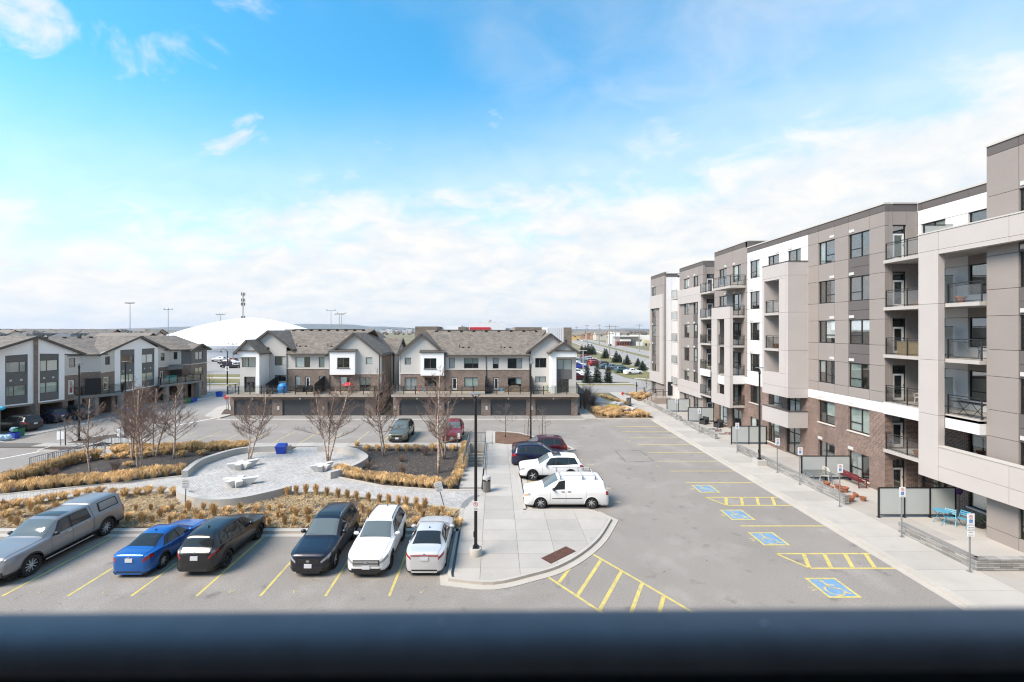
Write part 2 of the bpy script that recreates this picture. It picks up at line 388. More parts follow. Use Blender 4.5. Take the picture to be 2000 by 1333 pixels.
LAWN = mat('spring_lawn', (.165,.155,.058), .95, .22, .5, .4, 30, patch=(.25,.45,.7,(.20,.17,.08),.7), fine=.25, fs_=8)
BARK = mat('birch_bark', (.56,.43,.34), .9, .3, 5, .5, 25, patch=(9,.47,.60,(.16,.095,.07),.85))
BARKG = mat('grey_bark', (.15,.115,.098), .9, .25, 6, .5, 30)
TWIG = mat('red_brown_twig', (.21,.143,.112), .9, .2, 3)
# ------------------------------------------------------------------ ground, lot, streets
PX0, PX1, PY0, PY1 = -2.35, -1.0, 34.0, 41.2          # the stairwell: no sheet covers it
def around_pit(mb, x0, x1, y0, y1, z):
    for a, b, c, d in ((x0,PX0,y0,y1),(PX1,x1,y0,y1),(PX0,PX1,y0,PY0),(PX0,PX1,PY1,y1)): mb.sheet([(a,c),(b,c),(b,d),(a,d)], z)
FIELD = mat('dry_field', (.20,.175,.105), .95, .25, .02, patch=(.012,.42,.62,(.115,.125,.055),.8), fine=.2, fs_=.6)
mb = MB(); around_pit(mb, -9000, 9000, -600, 12000, -0.03); struct(mb.obj('ground', FIELD))
mb = MB(); around_pit(mb, -62, 18.7, 4, 56.2, 0.0); struct(mb.obj('parking_lot', ASPH))
struct(MB().sheet([(-62,56.2),(-47,56.2),(-47,75.0),(-62,75.0)], 0.0).obj('carport_floor', CONC))
struct(MB().sheet([(-14.9,55.6),(-12.7,55.6),(-12.7,75),(-14.9,75)], 0.0).obj('side_lawn', LAWN))
struct(MB().sheet([(-47,56.2),(-33.2,56.2),(-33.2,75.3),(-47,75.3)], 0.0).obj('side_road', ROADM))
struct(MB().sheet([(-400,75.3),(37,75.3),(65,75.3),(65,86.5),(37,86.5),(37,84.6),(-400,84.6)], 0.004).obj('street', ROADM))
mb = MB()
for a, b in ((-400,-47.5),(-32.4,400)): mb.ribbon([(a,75.15),(b,75.15)], -.12, .12, -.02, .13)
mb.ribbon([(-400,84.75),(27,84.75)], -.12, .12, -.02, .13); mb.ribbon([(39,84.75),(400,84.75)], -.12, .12, -.02, .13)
struct(mb.obj('street_kerb', KERB))
struct(MB().box(-400,27,87.2,88.7,-.02,.10).box(39,400,87.2,88.7,-.02,.10).obj('street_sidewalk', CONC))
mb = MB(); mb.sheet([(-400,84.9),(27,84.9),(27,87.15),(-400,87.15)], .06).sheet([(-400,88.75),(27,88.75),(27,91),(-400,91)], .06).sheet([(39,84.9),(400,84.9),(400,87.15),(39,87.15)], .06)
struct(mb.obj('street_verge', LAWN))
# far parking lot across the street, its lawn, the big road beyond it
struct(MB().sheet([(8,91),(27,91),(27,84.7),(39,84.7),(31.5,92),(29,100),(29,128),(37,175),(8,175)], .004).obj('far_parking_lot', ROADM))
struct(MB().sheet([(31.8,92),(39.2,86),(37,88.7),(39.5,115),(43.5,155),(46,180),(37.8,180),(37.4,175),(29.4,128),(29.4,100)], .012).obj('far_lawn', LAWN))
struct(MB().ribbon([(30.5,97.5),(36,94.5)], -.7, .7, .0, .1).obj('far_path', CONC))
struct(MB().ribbon([(50.6,86),(62,200),(162,1200),(262,2200)], -11, 11, -.2, .006).obj('highway', ROADM))
struct(MB().ribbon([(50.6,86),(62,200),(162,1200)], -1.3, 1.3, 0, .16).obj('highway_median', LAWN))
mb = MB()
for x in (-11.2, 11.2): mb.ribbon([(50.6+x,86),(62+x,200),(162+x,1200)], -.15, .15, 0, .2)
struct(mb.obj('highway_kerb', KERB))
struct(MB().ribbon([(37.2,88),(48.4,200),(148.4,1200)], -.9, .9, 0, .1).obj('highway_path', CONC))
mb = MB()
for x in (-7.8,-4.5,4.5,7.8):
    for k in range(80):
        y = 90+k*9; q = 50.9+.1*(y-89)+x; mb.sheet([(q-.07,y),(q+.07,y),(q+.37,y+3),(q+.23,y+3)], .014)
stuff(mb.obj('lane_markings', WHITEP))
struct(MB().sheet([(-110,100),(-30,112),(-30,165),(-200,165),(-200,100)], .004).obj('dome_parking_lot', ROADM))
struct(MB().sheet([(-200,89.0),(-24,89.0),(-24,104),(-60,106),(-200,108)], .10).obj('dome_lawn', LAWN))
struct(MB().ribbon([(-200,99.2),(-60,97.5),(-24,95)], -1.2, 1.2, 0, .2).obj('dome_path', CONC))

# ------------------------------------------------------------------ markings on the lot
def line(mb, a, b, wd=.11, z=.005, mi=0):
    a, b = Vector((a[0],a[1])), Vector((b[0],b[1])); d = (b-a).normalized(); n = Vector((-d.y,d.x))*wd/2
    mb.sheet([tuple(a+n),tuple(a-n),tuple(b-n),tuple(b+n)], z, mi)
def marking(mb, label, m, name='bay_line', group=None):
    o = mb.obj(name, m); o['kind'] = 'structure'; return o
for i in range(10):
    x = -4.26-2.58*i+(.03 if i % 2 else 0)
    mb = MB(); line(mb, (x,17.82),(x+.02,23.0)); marking(mb, '', YEL)
def text_mesh(txt, size, m, parent, loc, rot, name='lettering', align='CENTER', ext=0.0015, sx=1):
    c = bpy.data.curves.new('t', 'FONT'); c.body = txt; c.size = size; c.align_x = align; c.align_y = 'CENTER'; c.extrude = ext; c.resolution_u = 2; c.space_line = .92
    t = bpy.data.objects.new('t', c); COL.objects.link(t); me = bpy.data.meshes.new_from_object(t)
    bpy.data.objects.remove(t); bpy.data.curves.remove(c); me.materials.clear(); me.materials.append(m)
    o = link(name, me, parent, loc); o.rotation_euler = rot; o.scale = (sx,1,1); return o
for i in range(7):
    x = -3.0-2.58*i
    o = text_mesh('V', .34, YELF, None, (x-.02,18.1,.007), (0,0,0), 'bay_letter', ext=.001); o.scale = (1,1.1,1); o['kind'] = 'structure'
for i in range(15):
    x = -2.97-2.58*i
    mb = MB(); line(mb, (x,41.85),(x,46.7)); marking(mb, '', YEL if i in (0,2) else YELF)
for i, y in enumerate((31.05,33.62,36.15,38.75,41.35,44.0,46.6,49.15)):
    mb = MB(); line(mb, (13.2,y),(18.55+.01*i,y), .11 if i < 4 else .13); marking(mb, '', YEL)
for i, y in enumerate((32.3,34.85,37.4,40.0,42.6)):
    o = text_mesh('VIS', .36, YELF, None, (12.75,y,.007), (0,0,R(90)), 'bay_letter', ext=.001); o['kind'] = 'structure'
mb = MB(); line(mb, (13.3,24.2),(18.5,24.2)); marking(mb, '', YEL)
for y in (28.7,31.3,33.9,36.5): mb = MB(); line(mb, (2.0,y),(7.1,y)); marking(mb, '', YEL)
for y in (27.6,30.0,32.6,35.2):
    mb = MB(); line(mb, (7.2,y),(7.75,y-.02), .16); marking(mb, '', YELF)
# hatched aisles
for y0, y1 in ((19.9,21.2),(27.05,28.35)):
    mb = MB(); line(mb, (13.35,y1),(18.4,y1), .12); line(mb, (14.0,y0),(18.5,y0), .12); line(mb, (13.35,y1),(14.05,y0), .12)
    for k in range(5): x = 14.35+k*.98; line(mb, (x-.30,y0+.06),(x+.28,y1-.06), .17, .0054)
    marking(mb, '', YEL, 'hatched_aisle')
mb = MB()
P = lambda x, y: G(x, y)
line(mb, P(1158,1083), P(1262,1143), .12); line(mb, P(1262,1143), P(1420,1236), .12); line(mb, P(1071,1128), P(1250,1246), .12)
for a, b in (((1112,1111),(1092,1138)),((1174,1094),(1126,1167)),((1214,1116),(1170,1194)),((1254,1140),(1222,1226)),((1296,1166),(1276,1240))): line(mb, P(*a), P(*b), .15, .0056)
marking(mb, '', YEL, 'hatched_aisle')
# accessible bays: blue panel, yellow border, wheelchair figure
def access(x, y):
    b = struct(MB().sheet([(x,y),(x+1.22,y),(x+1.22,y+1.32),(x,y+1.32)], .006).obj('accessible_bay_panel', BLUEP))
    f = MB()
    for a, c in (((-.06,0),(1.28,0)),((-.06,1.32),(1.28,1.32)),((0,0),(0,1.32)),((1.22,0),(1.22,1.32))): line(f, (x+a[0],y+a[1]),(x+c[0],y+c[1]), .11, .010 if a[1] == c[1] else .0104)
    f.obj('panel_border', YEL, b)
    g = MB(); cx, cy = x+.60, y+.5
    def pt(a, r, o=(0,0)): return (cx+o[0]+r*math.cos(R(a)), cy+o[1]+r*math.sin(R(a)))
    arc = [pt(a, .33, (-.06,-.06)) for a in range(100, 341, 20)]
    for i in range(len(arc)-1): line(g, arc[i], arc[i+1], .085, .0105+.00003*i)
    g.sheet([pt(a, .085, (-.10,.62)) for a in range(0,360,30)], .0112)
    line(g, (cx-.10,cy+.52),(cx-.06,cy+.10), .10, .0116); line(g, (cx-.06,cy+.12),(cx+.26,cy+.10), .085, .012)
    line(g, (cx-.09,cy+.34),(cx+.2,cy+.32), .07, .0124); line(g, (cx+.25,cy+.12),(cx+.36,cy-.28), .085, .0128); line(g, (cx+.34,cy-.28),(cx+.48,cy-.25), .07, .0132)
    g.obj('wheelchair_figure', YELF, b)
    o = MB(); line(o, (x-.38,y+.45),(x-.12,y+.55), .07); line(o, (x-.36,y+.72),(x-.14,y+.62), .07); o.obj('paint_tick', YELF, b)
for x, y in ((13.3,17.75),(13.3,22.05),(13.3,25.0),(13.45,29.2)): access(x, y)
# old cut-and-filled trench in the lot
mb = MB(); q = [G(*p) for p in ((1202,881),(1250,881),(1277,901),(1223,903))]
for i in range(4): line(mb, q[i], q[(i+1)%4], .05, .004)
marking(mb, '', mat('tar_seal', (.035,.034,.034), .7), 'tar_seam')
random.seed(4)
mb = MB()
for k in range(12):                                    # tar-sealed cracks wandering over the lot
    x, y = random.uniform(-24,13), random.choice([random.uniform(14,18), random.uniform(24,52)])
    if -26 < x < 3 and y > 19: continue
    a = random.uniform(0,6.28)
    for j in range(random.randint(8,22)):
        a += random.uniform(-.8,.8); nx, ny = x+.16*math.cos(a), y+.16*math.sin(a); line(mb, (x,y),(nx,ny), .011, .003); x, y = nx, ny
stuff(mb.obj('asphalt_cracks', mat('crack_dark', (.15,.142,.132), .9)))

# ------------------------------------------------------------------ concrete walks made of slabs
def clip(poly, x0, x1, y0, y1):
    def cut(P_, f, ip):
        out = []
        for i in range(len(P_)):
            a, b = P_[i-1], P_[i]
            if f(b):
                if not f(a): out.append(ip(a,b))
                out.append(b)
            elif f(a): out.append(ip(a,b))
        return out
    def ix(v): return lambda a,b: (v, a[1]+(b[1]-a[1])*(v-a[0])/(b[0]-a[0]))
    def iy(v): return lambda a,b: (a[0]+(b[0]-a[0])*(v-a[1])/(b[1]-a[1]), v)
    for f, ip in ((lambda p: p[0]>=x0, ix(x0)),(lambda p: p[0]<=x1, ix(x1)),(lambda p: p[1]>=y0, iy(y0)),(lambda p: p[1]<=y1, iy(y1))):
        if not poly: return []
        poly = cut(poly, f, ip)
    return poly
def parea(p): return abs(sum(p[i-1][0]*p[i][1]-p[i][0]*p[i-1][1] for i in range(len(p))))/2
def slabs(root, poly, xs, ys, z0, z1, m, gap=.007):
    for i in range(len(xs)-1):
        for j in range(len(ys)-1):
            c = clip(poly, xs[i]+gap, xs[i+1]-gap, ys[j]+gap, ys[j+1]-gap)
            c = [p for k, p in enumerate(c) if (Vector(p)-Vector(c[k-1])).length > 1e-3]
            if len(c) < 3 or parea(c) < .03: continue
            MB().prism(c, z0, z1).obj('slab', m, root)
def frange(a, b, st): 
    n = max(1, round((b-a)/st)); return [a+(b-a)*i/n for i in range(n+1)]
DARKJ = mat('joint_dirt', (.12,.11,.10), .95)
def smooth(pts, n=5):
    out = []
    for i in range(len(pts)-1):
        p0, p1, p2, p3 = (Vector(pts[max(0,min(len(pts)-1,k))]) for k in (i-1,i,i+1,i+2))
        for j in range(n):
            t = j/n; out.append(tuple(.5*((2*p1)+(p2-p0)*t+(2*p0-5*p1+4*p2-p3)*t*t+(3*p1-p0-3*p2+p3)*t**3)))
    return out+[tuple(pts[-1])]
z = .14
curve = [G(*p, z) for p in ((892,1140),(963,1133),(1033,1118),(1084,1103),(1130,1078),(1165,1048),(1188,1013))]
curve = smooth([(-1.70,18.95)]+[c for c in curve[1:]], 4)
tip = [(5.93,25.35),(5.84,25.58),(5.68,25.78),(5.48,25.9),(5.2,25.97)]
inner = [(-1.86,26.1),(-1.80,19.35),(-1.77,19.05)]+curve+tip+[(1.63,25.98),(1.60,33),(1.56,41.0),(-.85,41.0),(-.85,29.25),(-1.0,28.2),(-1.3,27.3),(-1.78,26.4)]
isl = struct(MB().prism(inner, .0, z-.03).obj('concrete_walk', DARKJ))
slabs(isl, inner, frange(-2.4,8.0,1.62), frange(18.4,26.04,1.3)+[28.2,30.4,32.6,34.8,37.0,39.2,41.2], z-.028, z, CONC)
kl = [(-1.84,26.2),(-1.86,19.2)]
outer = [(-1.93,26.2),(-1.92,19.3),(-1.86,18.98)]+curve+tip+[(1.63,26.02)]
mb = MB(); mb.ribbon(outer, -.16, -.012, 0, z+.005); struct(mb.obj('walk_kerb', KERB))
mb = MB(); mb.ribbon([(p[0],p[1]) for p in outer[:-3]], -.50, -.165, 0, .028); struct(mb.obj('walk_gutter', KERB))
mb = MB(); mb.ribbon([(1.63,25.9),(1.56,39.0)], -.16, -.004, 0, z+.005); struct(mb.obj('walk_kerb', KERB))
mb = MB(); mb.ribbon([(1.9,26.2),(1.9,39.0)], -.3, .05, 0, .02); struct(mb.obj('walk_gutter', KERB))
# rusty cast plates set in the corner
tp = tag(MB().obox((0,0,0),(1.74,.62,.008)).obj('tactile_plate', mat('cast_rust', (.10,.045,.032), .8, .3, 8, .8, 45)), 'rust brown cast iron tactile plates set in the walk at the curved corner', 'tactile plate')
c4 = [G(*p, z) for p in ((1058,1091),(1107,1067.5),(1122,1078),(1076,1101))]
cx, cy = sum(p[0] for p in c4)/4, sum(p[1] for p in c4)/4
tp.location = (cx,cy,z+.006); tp.rotation_euler = (0,0,math.atan2(c4[1][1]-c4[0][1], c4[1][0]-c4[0][0]))
RUST = MC['cast_rust']
for k in range(3):
    q = MB().obox((-.58+.58*k,0,.009),(.56,.6,.01))
    for i in range(7):
        for j in range(7): q.obox((-.58+.58*k-.24+.08*i,-.25+.083*j,.017),(.03,.03,.008))
    q.obj('plate', RUST, tp)

# right-hand walk along the apartment building, patios
kx = lambda y: 18.36+.0165*(y-17)
walk = [(kx(13),13),(21.1,13),(21.1,75),(kx(52.9)+.1,75),(kx(52.9),52.9)]
wk = struct(MB().prism(walk, .0, .11).obj('building_walk', DARKJ))
slabs(wk, walk, [18.0,21.12], frange(13.2,75,1.6), .112, .14, CONC)
struct(MB().ribbon([(kx(13),13),(kx(52.9),52.9)], 0.0, .30, 0, .125).obj('walk_kerb', KERB))
struct(MB().ribbon([(kx(13)-.3,13),(kx(52.9)-.3,52.9)], -.0, .29, 0, .015).obj('walk_gutter', KERB))
pat = [(21.12,13),(27.05,13),(27.05,66),(21.12,66)]
pt_ = struct(MB().prism(pat, .0, .115).obj('patio_floor', DARKJ))
slabs(pt_, pat, [21.12,23.1,25.2,27.1], [13,17,19.4]+frange(22.3,66,2.9), .117, .14, CONC)

# ------------------------------------------------------------------ plaza, planting beds
WL = [(-20.4,28.9),(-19.9,28.1),(-18.96,27.4),(-17.2,26.66),(-15.6,26.8),(-14.3,27.76),(-13.3,28.86)]
WB = [(-22.2,31.8),(-22.75,33.6),(-22.9,35.1),(-22.1,37.6),(-20.4,38.6),(-17.9,38.86)]
WR = [(-15.5,38.86),(-13.7,38.6),(-11.9,37.6),(-10.6,36.0),(-10.3,34.8),(-10.8,32.9),(-11.8,31.56)]
pav = [(-60,25.9),(-31.5,25.9),(-29.7,26.6),(-24.3,28.8),(-20.4,28.7)]+WL[2:]+[(-11,29.1),(-7.3,27.7),(-4.6,26.95),(-1.86,26.15),(-1.75,26.5),(-1.3,27.35),(-1.0,28.2),(-.87,29.2),(-4.1,29.35),(-7.56,30.0),(-11.7,32.1)]+WR[::-1][1:]+[(-15.5,40.1),(-17.9,40.1)]+WB[::-1]+[(-22.4,32.2),(-31.6,28.5),(-33.5,27.8),(-60,27.8)]
struct(MB().prism(pav, .0, .12).obj('plaza_paving', PAVER))
struct(MB().ribbon(smooth([G(904,996,.12),G(910,983,.12),G(920,974,.12),G(935,967,.12)],4), -.2, .2, .118, .1225).obj('paving_band', mat('dark_paver', (.20,.20,.20), .85, .15, 3)))
for pts, h0 in ((WL,0.0),(WB,0.1),(WR,0.1)):
    sp = smooth(pts, 6); o = MB().ribbon(sp, -.2, .2, 0, .60).obj('plaza_wall', WALLC)
    which = {id(WL):'low curved concrete wall at the front of the paved plaza, behind the straw bed', id(WB):'long curved concrete wall round the back left of the plaza with the blue bin', id(WR):'curled concrete wall round the back right of the plaza beside the dark mulch bed'}[id(pts)]
    tag(o, which, 'wall', 'curved walls of the plaza')
fb = [(-60,23.6),(-1.88,23.6),(-1.88,26.05),(-4.6,26.85),(-7.3,27.6),(-11,29.0),(-13.2,28.7),(-14.1,27.5),(-15.6,26.4),(-17.4,26.3),(-19.2,27.0),(-20.6,28.6),(-24.3,28.7),(-29.7,26.5),(-31.5,25.8),(-60,25.8)]
struct(MB().prism(fb, 0, .09).obj('front_bed', MULCH))
struct(MB().ribbon([(-60,23.45),(-1.9,23.45)], -.17, .17, 0, .145).obj('bed_kerb', KERB))
struct(MB().ribbon([(-60,23.1),(-2.4,23.1)], -.18, .17, 0, .02).obj('bed_gutter', KERB))
struct(MB().ribbon([(-1.93,23.5),(-1.93,26.2),(-4.6,26.95),(-7.3,27.72),(-11,29.1)], -.07, .07, 0, .15).ribbon([(-20.7,28.75),(-24.3,28.8),(-29.7,26.6),(-31.5,25.9),(-60,25.9)], -.07, .07, 0, .15).obj('bed_edging', KERB))
lbd = [(-60,27.9),(-33.5,27.9),(-31.6,28.5),(-22.45,32.2),(-22.85,33.6),(-23,35.1),(-22.2,37.7),(-20.4,38.75),(-17.9,39.0),(-17.9,40.1),(-22,40.2),(-30.6,39.9),(-32.1,38.4),(-33,36.9),(-33.7,35.4),(-34.3,32.9),(-34.1,30.7),(-36,29.2),(-60,28.4)]
struct(MB().prism(lbd, 0, .10).obj('left_bed', MULCH_D))
struct(MB().ribbon([(-60,27.8),(-33.5,27.8),(-31.6,28.45),(-22.4,32.15)], -.08, .08, 0, .17).obj('bed_edging', KERB))
rb = [(-11.7,32.1),(-7.56,30.05),(-4.1,29.4),(-2.55,29.3),(-2.55,40.1),(-12.4,40.1),(-12.0,38.2),(-10.6,36.3),(-10.1,34.8),(-10.6,33)]
struct(MB().prism(rb, 0, .10).obj('right_bed', MULCH_D))
struct(MB().ribbon([(-11.7,32.05),(-7.56,30.0),(-4.1,29.35),(-2.5,29.25),(-.9,29.22)], -.08, .08, 0, .17).obj('bed_edging', KERB))
bw = struct(MB().prism([(-60,40.25),(-2.5,40.25),(-2.5,41.5),(-60,41.5)], 0, .11).obj('back_walk', DARKJ))
slabs(bw, [(-60,40.25),(-2.5,40.25),(-2.5,41.5),(-60,41.5)], frange(-42,-2.5,1.6), [40.2,41.52], .112, .14, CONC)
lw = [(-60,28.5),(-36,29.3),(-34.2,31),(-34.4,33),(-33.8,35.5),(-33.1,37),(-32.2,38.5),(-30.7,40.2),(-34,43.2),(-37.5,43.5),(-36.6,40),(-35.9,36.8),(-35.5,34.2),(-36.4,32.6),(-60,31)]
l2 = struct(MB().prism(lw, 0, .11).obj('left_walk', DARKJ)); slabs(l2, lw, frange(-48,-30,1.6), frange(27,44,1.6), .112, .14, CONC)
struct(MB().ribbon([(-60,31.1),(-36.4,32.7),(-35.6,34.2),(-36,36.8),(-36.7,40),(-37.6,43.5)], -.1, .1, 0, .145).obj('walk_kerb', KERB))
# small island with the bare tree, lamp and sign by the left road
ml = [G(*p,.05) for p in ((76,881),(110,871),(150,862),(190,854),(240,848),(262,848),(250,857),(215,871),(170,880),(120,882))]
struct(MB().prism(ml, 0, .10).obj('mulch_island', MULCH)); struct(MB().ribbon(ml, -.09, .09, 0, .15, closed=True).obj('island_kerb', KERB))
# island with the three young trees
mi_ = [(-.15,46.2),(.5,46.3),(2.4,45.6),(4.6,43.0),(6.6,40.2),(6.9,39.3),(6.2,38.9),(5.2,39.2),(-.15,41.3)]
struct(MB().prism(mi_, 0, .11).obj('mulch_island', mat('red_mulch', (.15,.085,.055), .95, .3, 2.2, 1.0, 28, fine=.5, fs_=22))); struct(MB().ribbon(mi_[::-1], -.12, .12, 0, .15, closed=True).obj('island_kerb', KERB))
struct(MB().box(-.95,-.3,41.2,46.6,0,.13).obj('island_apron', CONC))
# drive strip in front of the garages, walk between block and lot
struct(MB().box(-33.2,10.6,52.85,53.3,0,.012).obj('drive_strip', KERB))
struct(MB().sheet([(-33.2,53.3),(10.6,53.3),(10.6,55.6),(-33.2,55.6)], .006).obj('garage_drive', mat('drive_asphalt', (.25,.24,.225), .9, .12, .6, .3, 80)))
struct(MB().prism([(10.6,53),(12.1,53),(12.0,75),(10.6,75)], 0, .1).obj('side_walk', CONC))
rbd = [(12.1,53.1),(19.1,53.1),(19.25,56),(18.9,58),(17.0,64),(15.0,74.5),(12.0,74.5)]
struct(MB().prism(rbd, 0, .09).obj('corner_bed', mat('tan_mulch', (.16,.11,.065), .95, .3, 2.2, 1.0, 28, fine=.5, fs_=22)))
struct(MB().ribbon([(12.1,53.0),(19.15,53.0)], -.15, .12, 0, .15).obj('bed_kerb', KERB))
struct(MB().prism([(13.9,61.5),(15.9,59.2),(18.9,57.3),(18.9,60.5),(17.6,63.5),(15.5,64.2)], .0, .14).obj('seating_pavement', PAVER))
struct(MB().prism([(13.4,66.2),(16.6,64.6),(16.4,70.8),(13.6,71)], .0, .13).obj('play_surface', mat('blue_grey_rubber', (.16,.185,.215), .9, .1, 1)))
struct(MB().ribbon([(13.2,66),(14.2,63.5),(16,63),(17.8,63)], -.2, .2, 0, .45).obj('seating_kerb', WALLC))
# left kerb and walk along the row, concrete corner with the stop sign
kl = [(-46.7,30),(-46.7,41.9),(-47,45),(-46.5,47.8),(-45.9,54.8),(-45,66.7),(-44.5,75)]
struct(MB().ribbon(kl, 0, .9, 0, .05).obj('row_walk', CONC)); 
cm = [G(*p) for p in ((400,814),(425,797),(449,792),(462,800),(452,812),(430,818))]
struct(MB().prism(cm, 0, .13).obj('corner_walk', CONC)); 
struct(MB().prism([G(*p) for p in ((432,812),(438,803),(452,799),(458,806),(449,811))], 0, .17).obj('corner_mulch', MULCH))
mb = MB(); line(mb, G(425,816), G(335,833), .25); line(mb, G(0,897), G(90,880), .2); struct(mb.obj('stop_line', WHITEP))

# ------------------------------------------------------------------ stairwell
sw = empty('stairwell', 'sunken concrete stairwell with grey guard rails beside the walk', 'stairwell', ((PX0+PX1)/2,(PY0+PY1)/2,0))
ox, oy = sw.location.x, sw.location.y
def rel(mb):
    mb.v = [(a-ox,b-oy,c) for a,b,c in mb.v]; return mb
mb = MB()
for a,b,c,d in ((PX0-.17,PX0,PY0-.17,PY1+.17),(PX1,PX1+.17,PY0-.17,PY1+.17),(PX0,PX1,PY0-.17,PY0),(PX0,PX1,PY1,PY1+.17)): mb.box(a,b,c,d,-2.7,.2)
rel(mb).obj('pit_wall', WALLC, sw)
rel(MB().box(PX0,PX1,PY0,PY1,-2.8,-2.6)).obj('pit_floor', CONC, sw)
for k in range(13): rel(MB().box(PX0,PX1,PY0+1.4+.28*k,PY0+1.68+.28*k,-2.6,-2.6+.19*(k+1))).obj('step', CONC, sw)
rel(MB().box(PX0+.2,PX1-.15,PY1-.06,PY1-.01,-2.6,-.5)).obj('door', mat('beige_door', (.42,.37,.27), .6), sw)
rel(MB().box(PX0-.05,PX1+.05,PY0-4.4,PY0-.2,.0,.21)).obj('landing', CONC, sw)
RAILG = mat('grey_guard_rail', (.16,.18,.20), .45)
def guard(a, b, z0, hgt, post=1.3, bal=.12, m=RAILG, root=None, name='guard_rail', pw=.045, org=(0,0)):
    """picket guard: posts, rails and balusters between two points"""
    a, b = Vector((a[0]-org[0],a[1]-org[1],z0)), Vector((b[0]-org[0],b[1]-org[1],z0)); L = (b-a).length; up = Vector((0,0,hgt)); k = max(1, round(L/post))
    for i in range(k+1): q = a.lerp(b, i/k); MB().bar(q, q+up, pw).obj('post', m, root)
    MB().bar(a+up, b+up, .05, .04).obj('top_rail', m, root); MB().bar(a+Vector((0,0,.1)), b+Vector((0,0,.1)), .03).obj('bottom_rail', m, root)
    n = int(L/bal); mb = MB()
    for i in range(1, n): q = a.lerp(b, i/n); mb.bar(q+Vector((0,0,.1)), q+up, .016)
    o = mb.obj('balusters', m, root); stuff(o)
o2 = (ox, oy)
guard((PX0-.08,PY0-.5),(PX0-.08,PY1+.1), .2, .95, root=sw, org=o2); guard((PX1+.08,PY0-.5),(PX1+.08,PY1+.1), .2, .95, root=sw, org=o2)
guard((PX0-.08,PY1+.1),(PX1+.08,PY1+.1), .2, .95, root=sw, org=o2)
a = G(58,920,.14); b = G(250,868,.14); c = G(94,913,.14); d = G(205,886,.14)
for p, q, lb_ in ((a,b,'long grey picket railing behind the left planting bed, farther of two'),(c,d,'shorter grey picket railing nearest the left planting bed')):
    r_ = empty('picket_railing', lb_, 'railing', (p[0],p[1],0), group='railings of the left ramp'); guard(p, q, .14, .97, 1.45, .13, RAILG, r_, org=p)
# ------------------------------------------------------------------ facade helpers
class Fm:
    """a facade's own frame: a along it, d inwards, z up"""
    def __init__(s, o, u, n): s.o = Vector((o[0],o[1],0)); s.u = Vector((u[0],u[1],0)).normalized(); s.n = Vector((n[0],n[1],0)).normalized(); s.fl = s.u.cross(s.n).z < 0
    def P(s, a, d, z): p = s.o+s.u*a+s.n*d; return (p.x,p.y,z)
    def box(s, mb, a0, a1, d0, d1, z0, z1, mi=0):
        if a0 > a1: a0, a1 = a1, a0
        if d0 > d1: d0, d1 = d1, d0
        P = s.P; v = [P(a0,d0,z0),P(a1,d0,z0),P(a1,d1,z0),P(a0,d1,z0),P(a0,d0,z1),P(a1,d0,z1),P(a1,d1,z1),P(a0,d1,z1)]
        f = [(3,2,1,0),(4,5,6,7),(0,1,5,4),(1,2,6,5),(2,3,7,6),(3,0,4,7)]
        mb.add(v, [q[::-1] for q in f] if s.fl else f, mi); return mb
WF = lambda x: Fm((x,0),(0,1),(1,0))         # faces -X, a = y
SF = lambda y: Fm((0,y),(1,0),(0,1))         # faces -Y, a = x
EF = lambda x: Fm((x,0),(0,1),(-1,0))        # faces +X
BFRAME = mat('black_window_frame', (.016,.017,.018), .42)
WFRAME = mat('white_door_frame', (.68,.68,.67), .5)
GFRAME = mat('bronze_window_frame', (.10,.092,.085), .5)
rnd = random.Random(11)
def window(fr, a0, a1, z0, z1, root, splits=(.58,), hb=(), dep=.10, fw=.055, fm=None, blind=None, name='window', glass=None, sill=None, bm=None, back=True, deep=.16):
    """frame with mullions (the part), panes and blinds as its sub-parts; hb: (bay index, height fraction) of low transoms"""
    fm = fm or BFRAME; mb = MB(); W, Hh = a1-a0, z1-z0; d0, d1 = dep, dep+.07
    fr.box(mb, a0, a1, d0, d1, z0, z0+fw); fr.box(mb, a0, a1, d0, d1, z1-fw, z1)
    fr.box(mb, a0, a0+fw, d0, d1, z0+fw, z1-fw); fr.box(mb, a1-fw, a1, d0, d1, z0+fw, z1-fw)
    xs = [a0]+[a0+W*s_ for s_ in splits]+[a1]
    for x in xs[1:-1]: fr.box(mb, x-fw*.6, x+fw*.6, d0, d1, z0+fw, z1-fw)
    cells = []
    for i in range(len(xs)-1):
        l, r = xs[i]+(fw if i == 0 else fw*.6), xs[i+1]-(fw if i == len(xs)-2 else fw*.6)
        t = [h for k, h in hb if k == i]
        if t:
            zz = z0+Hh*t[0]; fr.box(mb, l, r, d0+.005, d1, zz-fw*.6, zz+fw*.6); cells += [(l,r,z0+fw,zz-fw*.6),(l,r,zz+fw*.6,z1-fw)]
        else: cells.append((l,r,z0+fw,z1-fw))
    if sill: fr.box(mb, a0-.06, a1+.06, -.07, d0-.002, z0-.09, z0-.002, 1)
    wo = mb.obj(name, [fm, sill or fm], root)
    for l, r, b, t in cells: fr.box(MB(), l-.01, r+.01, d0+.03, d0+.042, b-.01, t+.01).obj('pane', glass or GLASS, wo)
    k = rnd.random() if blind is None else blind
    bm = bm or (BLIND if rnd.random() < (.5 if fm is BFRAME else .85) else BLINDG)
    if k < .3: pass
    else:
        i = rnd.randrange(len(xs)-1); l, r = (xs[i], xs[i+1]) if k < .75 else (a0, a1)
        b = z0+fw if rnd.random() < .55 else z0+Hh*rnd.uniform(.2,.6)
        fr.box(MB(), l+.02, r-.02, d0+.06, d0+.07, b, z1-.02).obj('blind', bm, wo)
    if back: fr.box(MB(), a0-.05, a1+.05, d0+deep, d0+deep+.04, z0-.05, z1+.05).obj('dark_room', CORE, wo)
    return wo
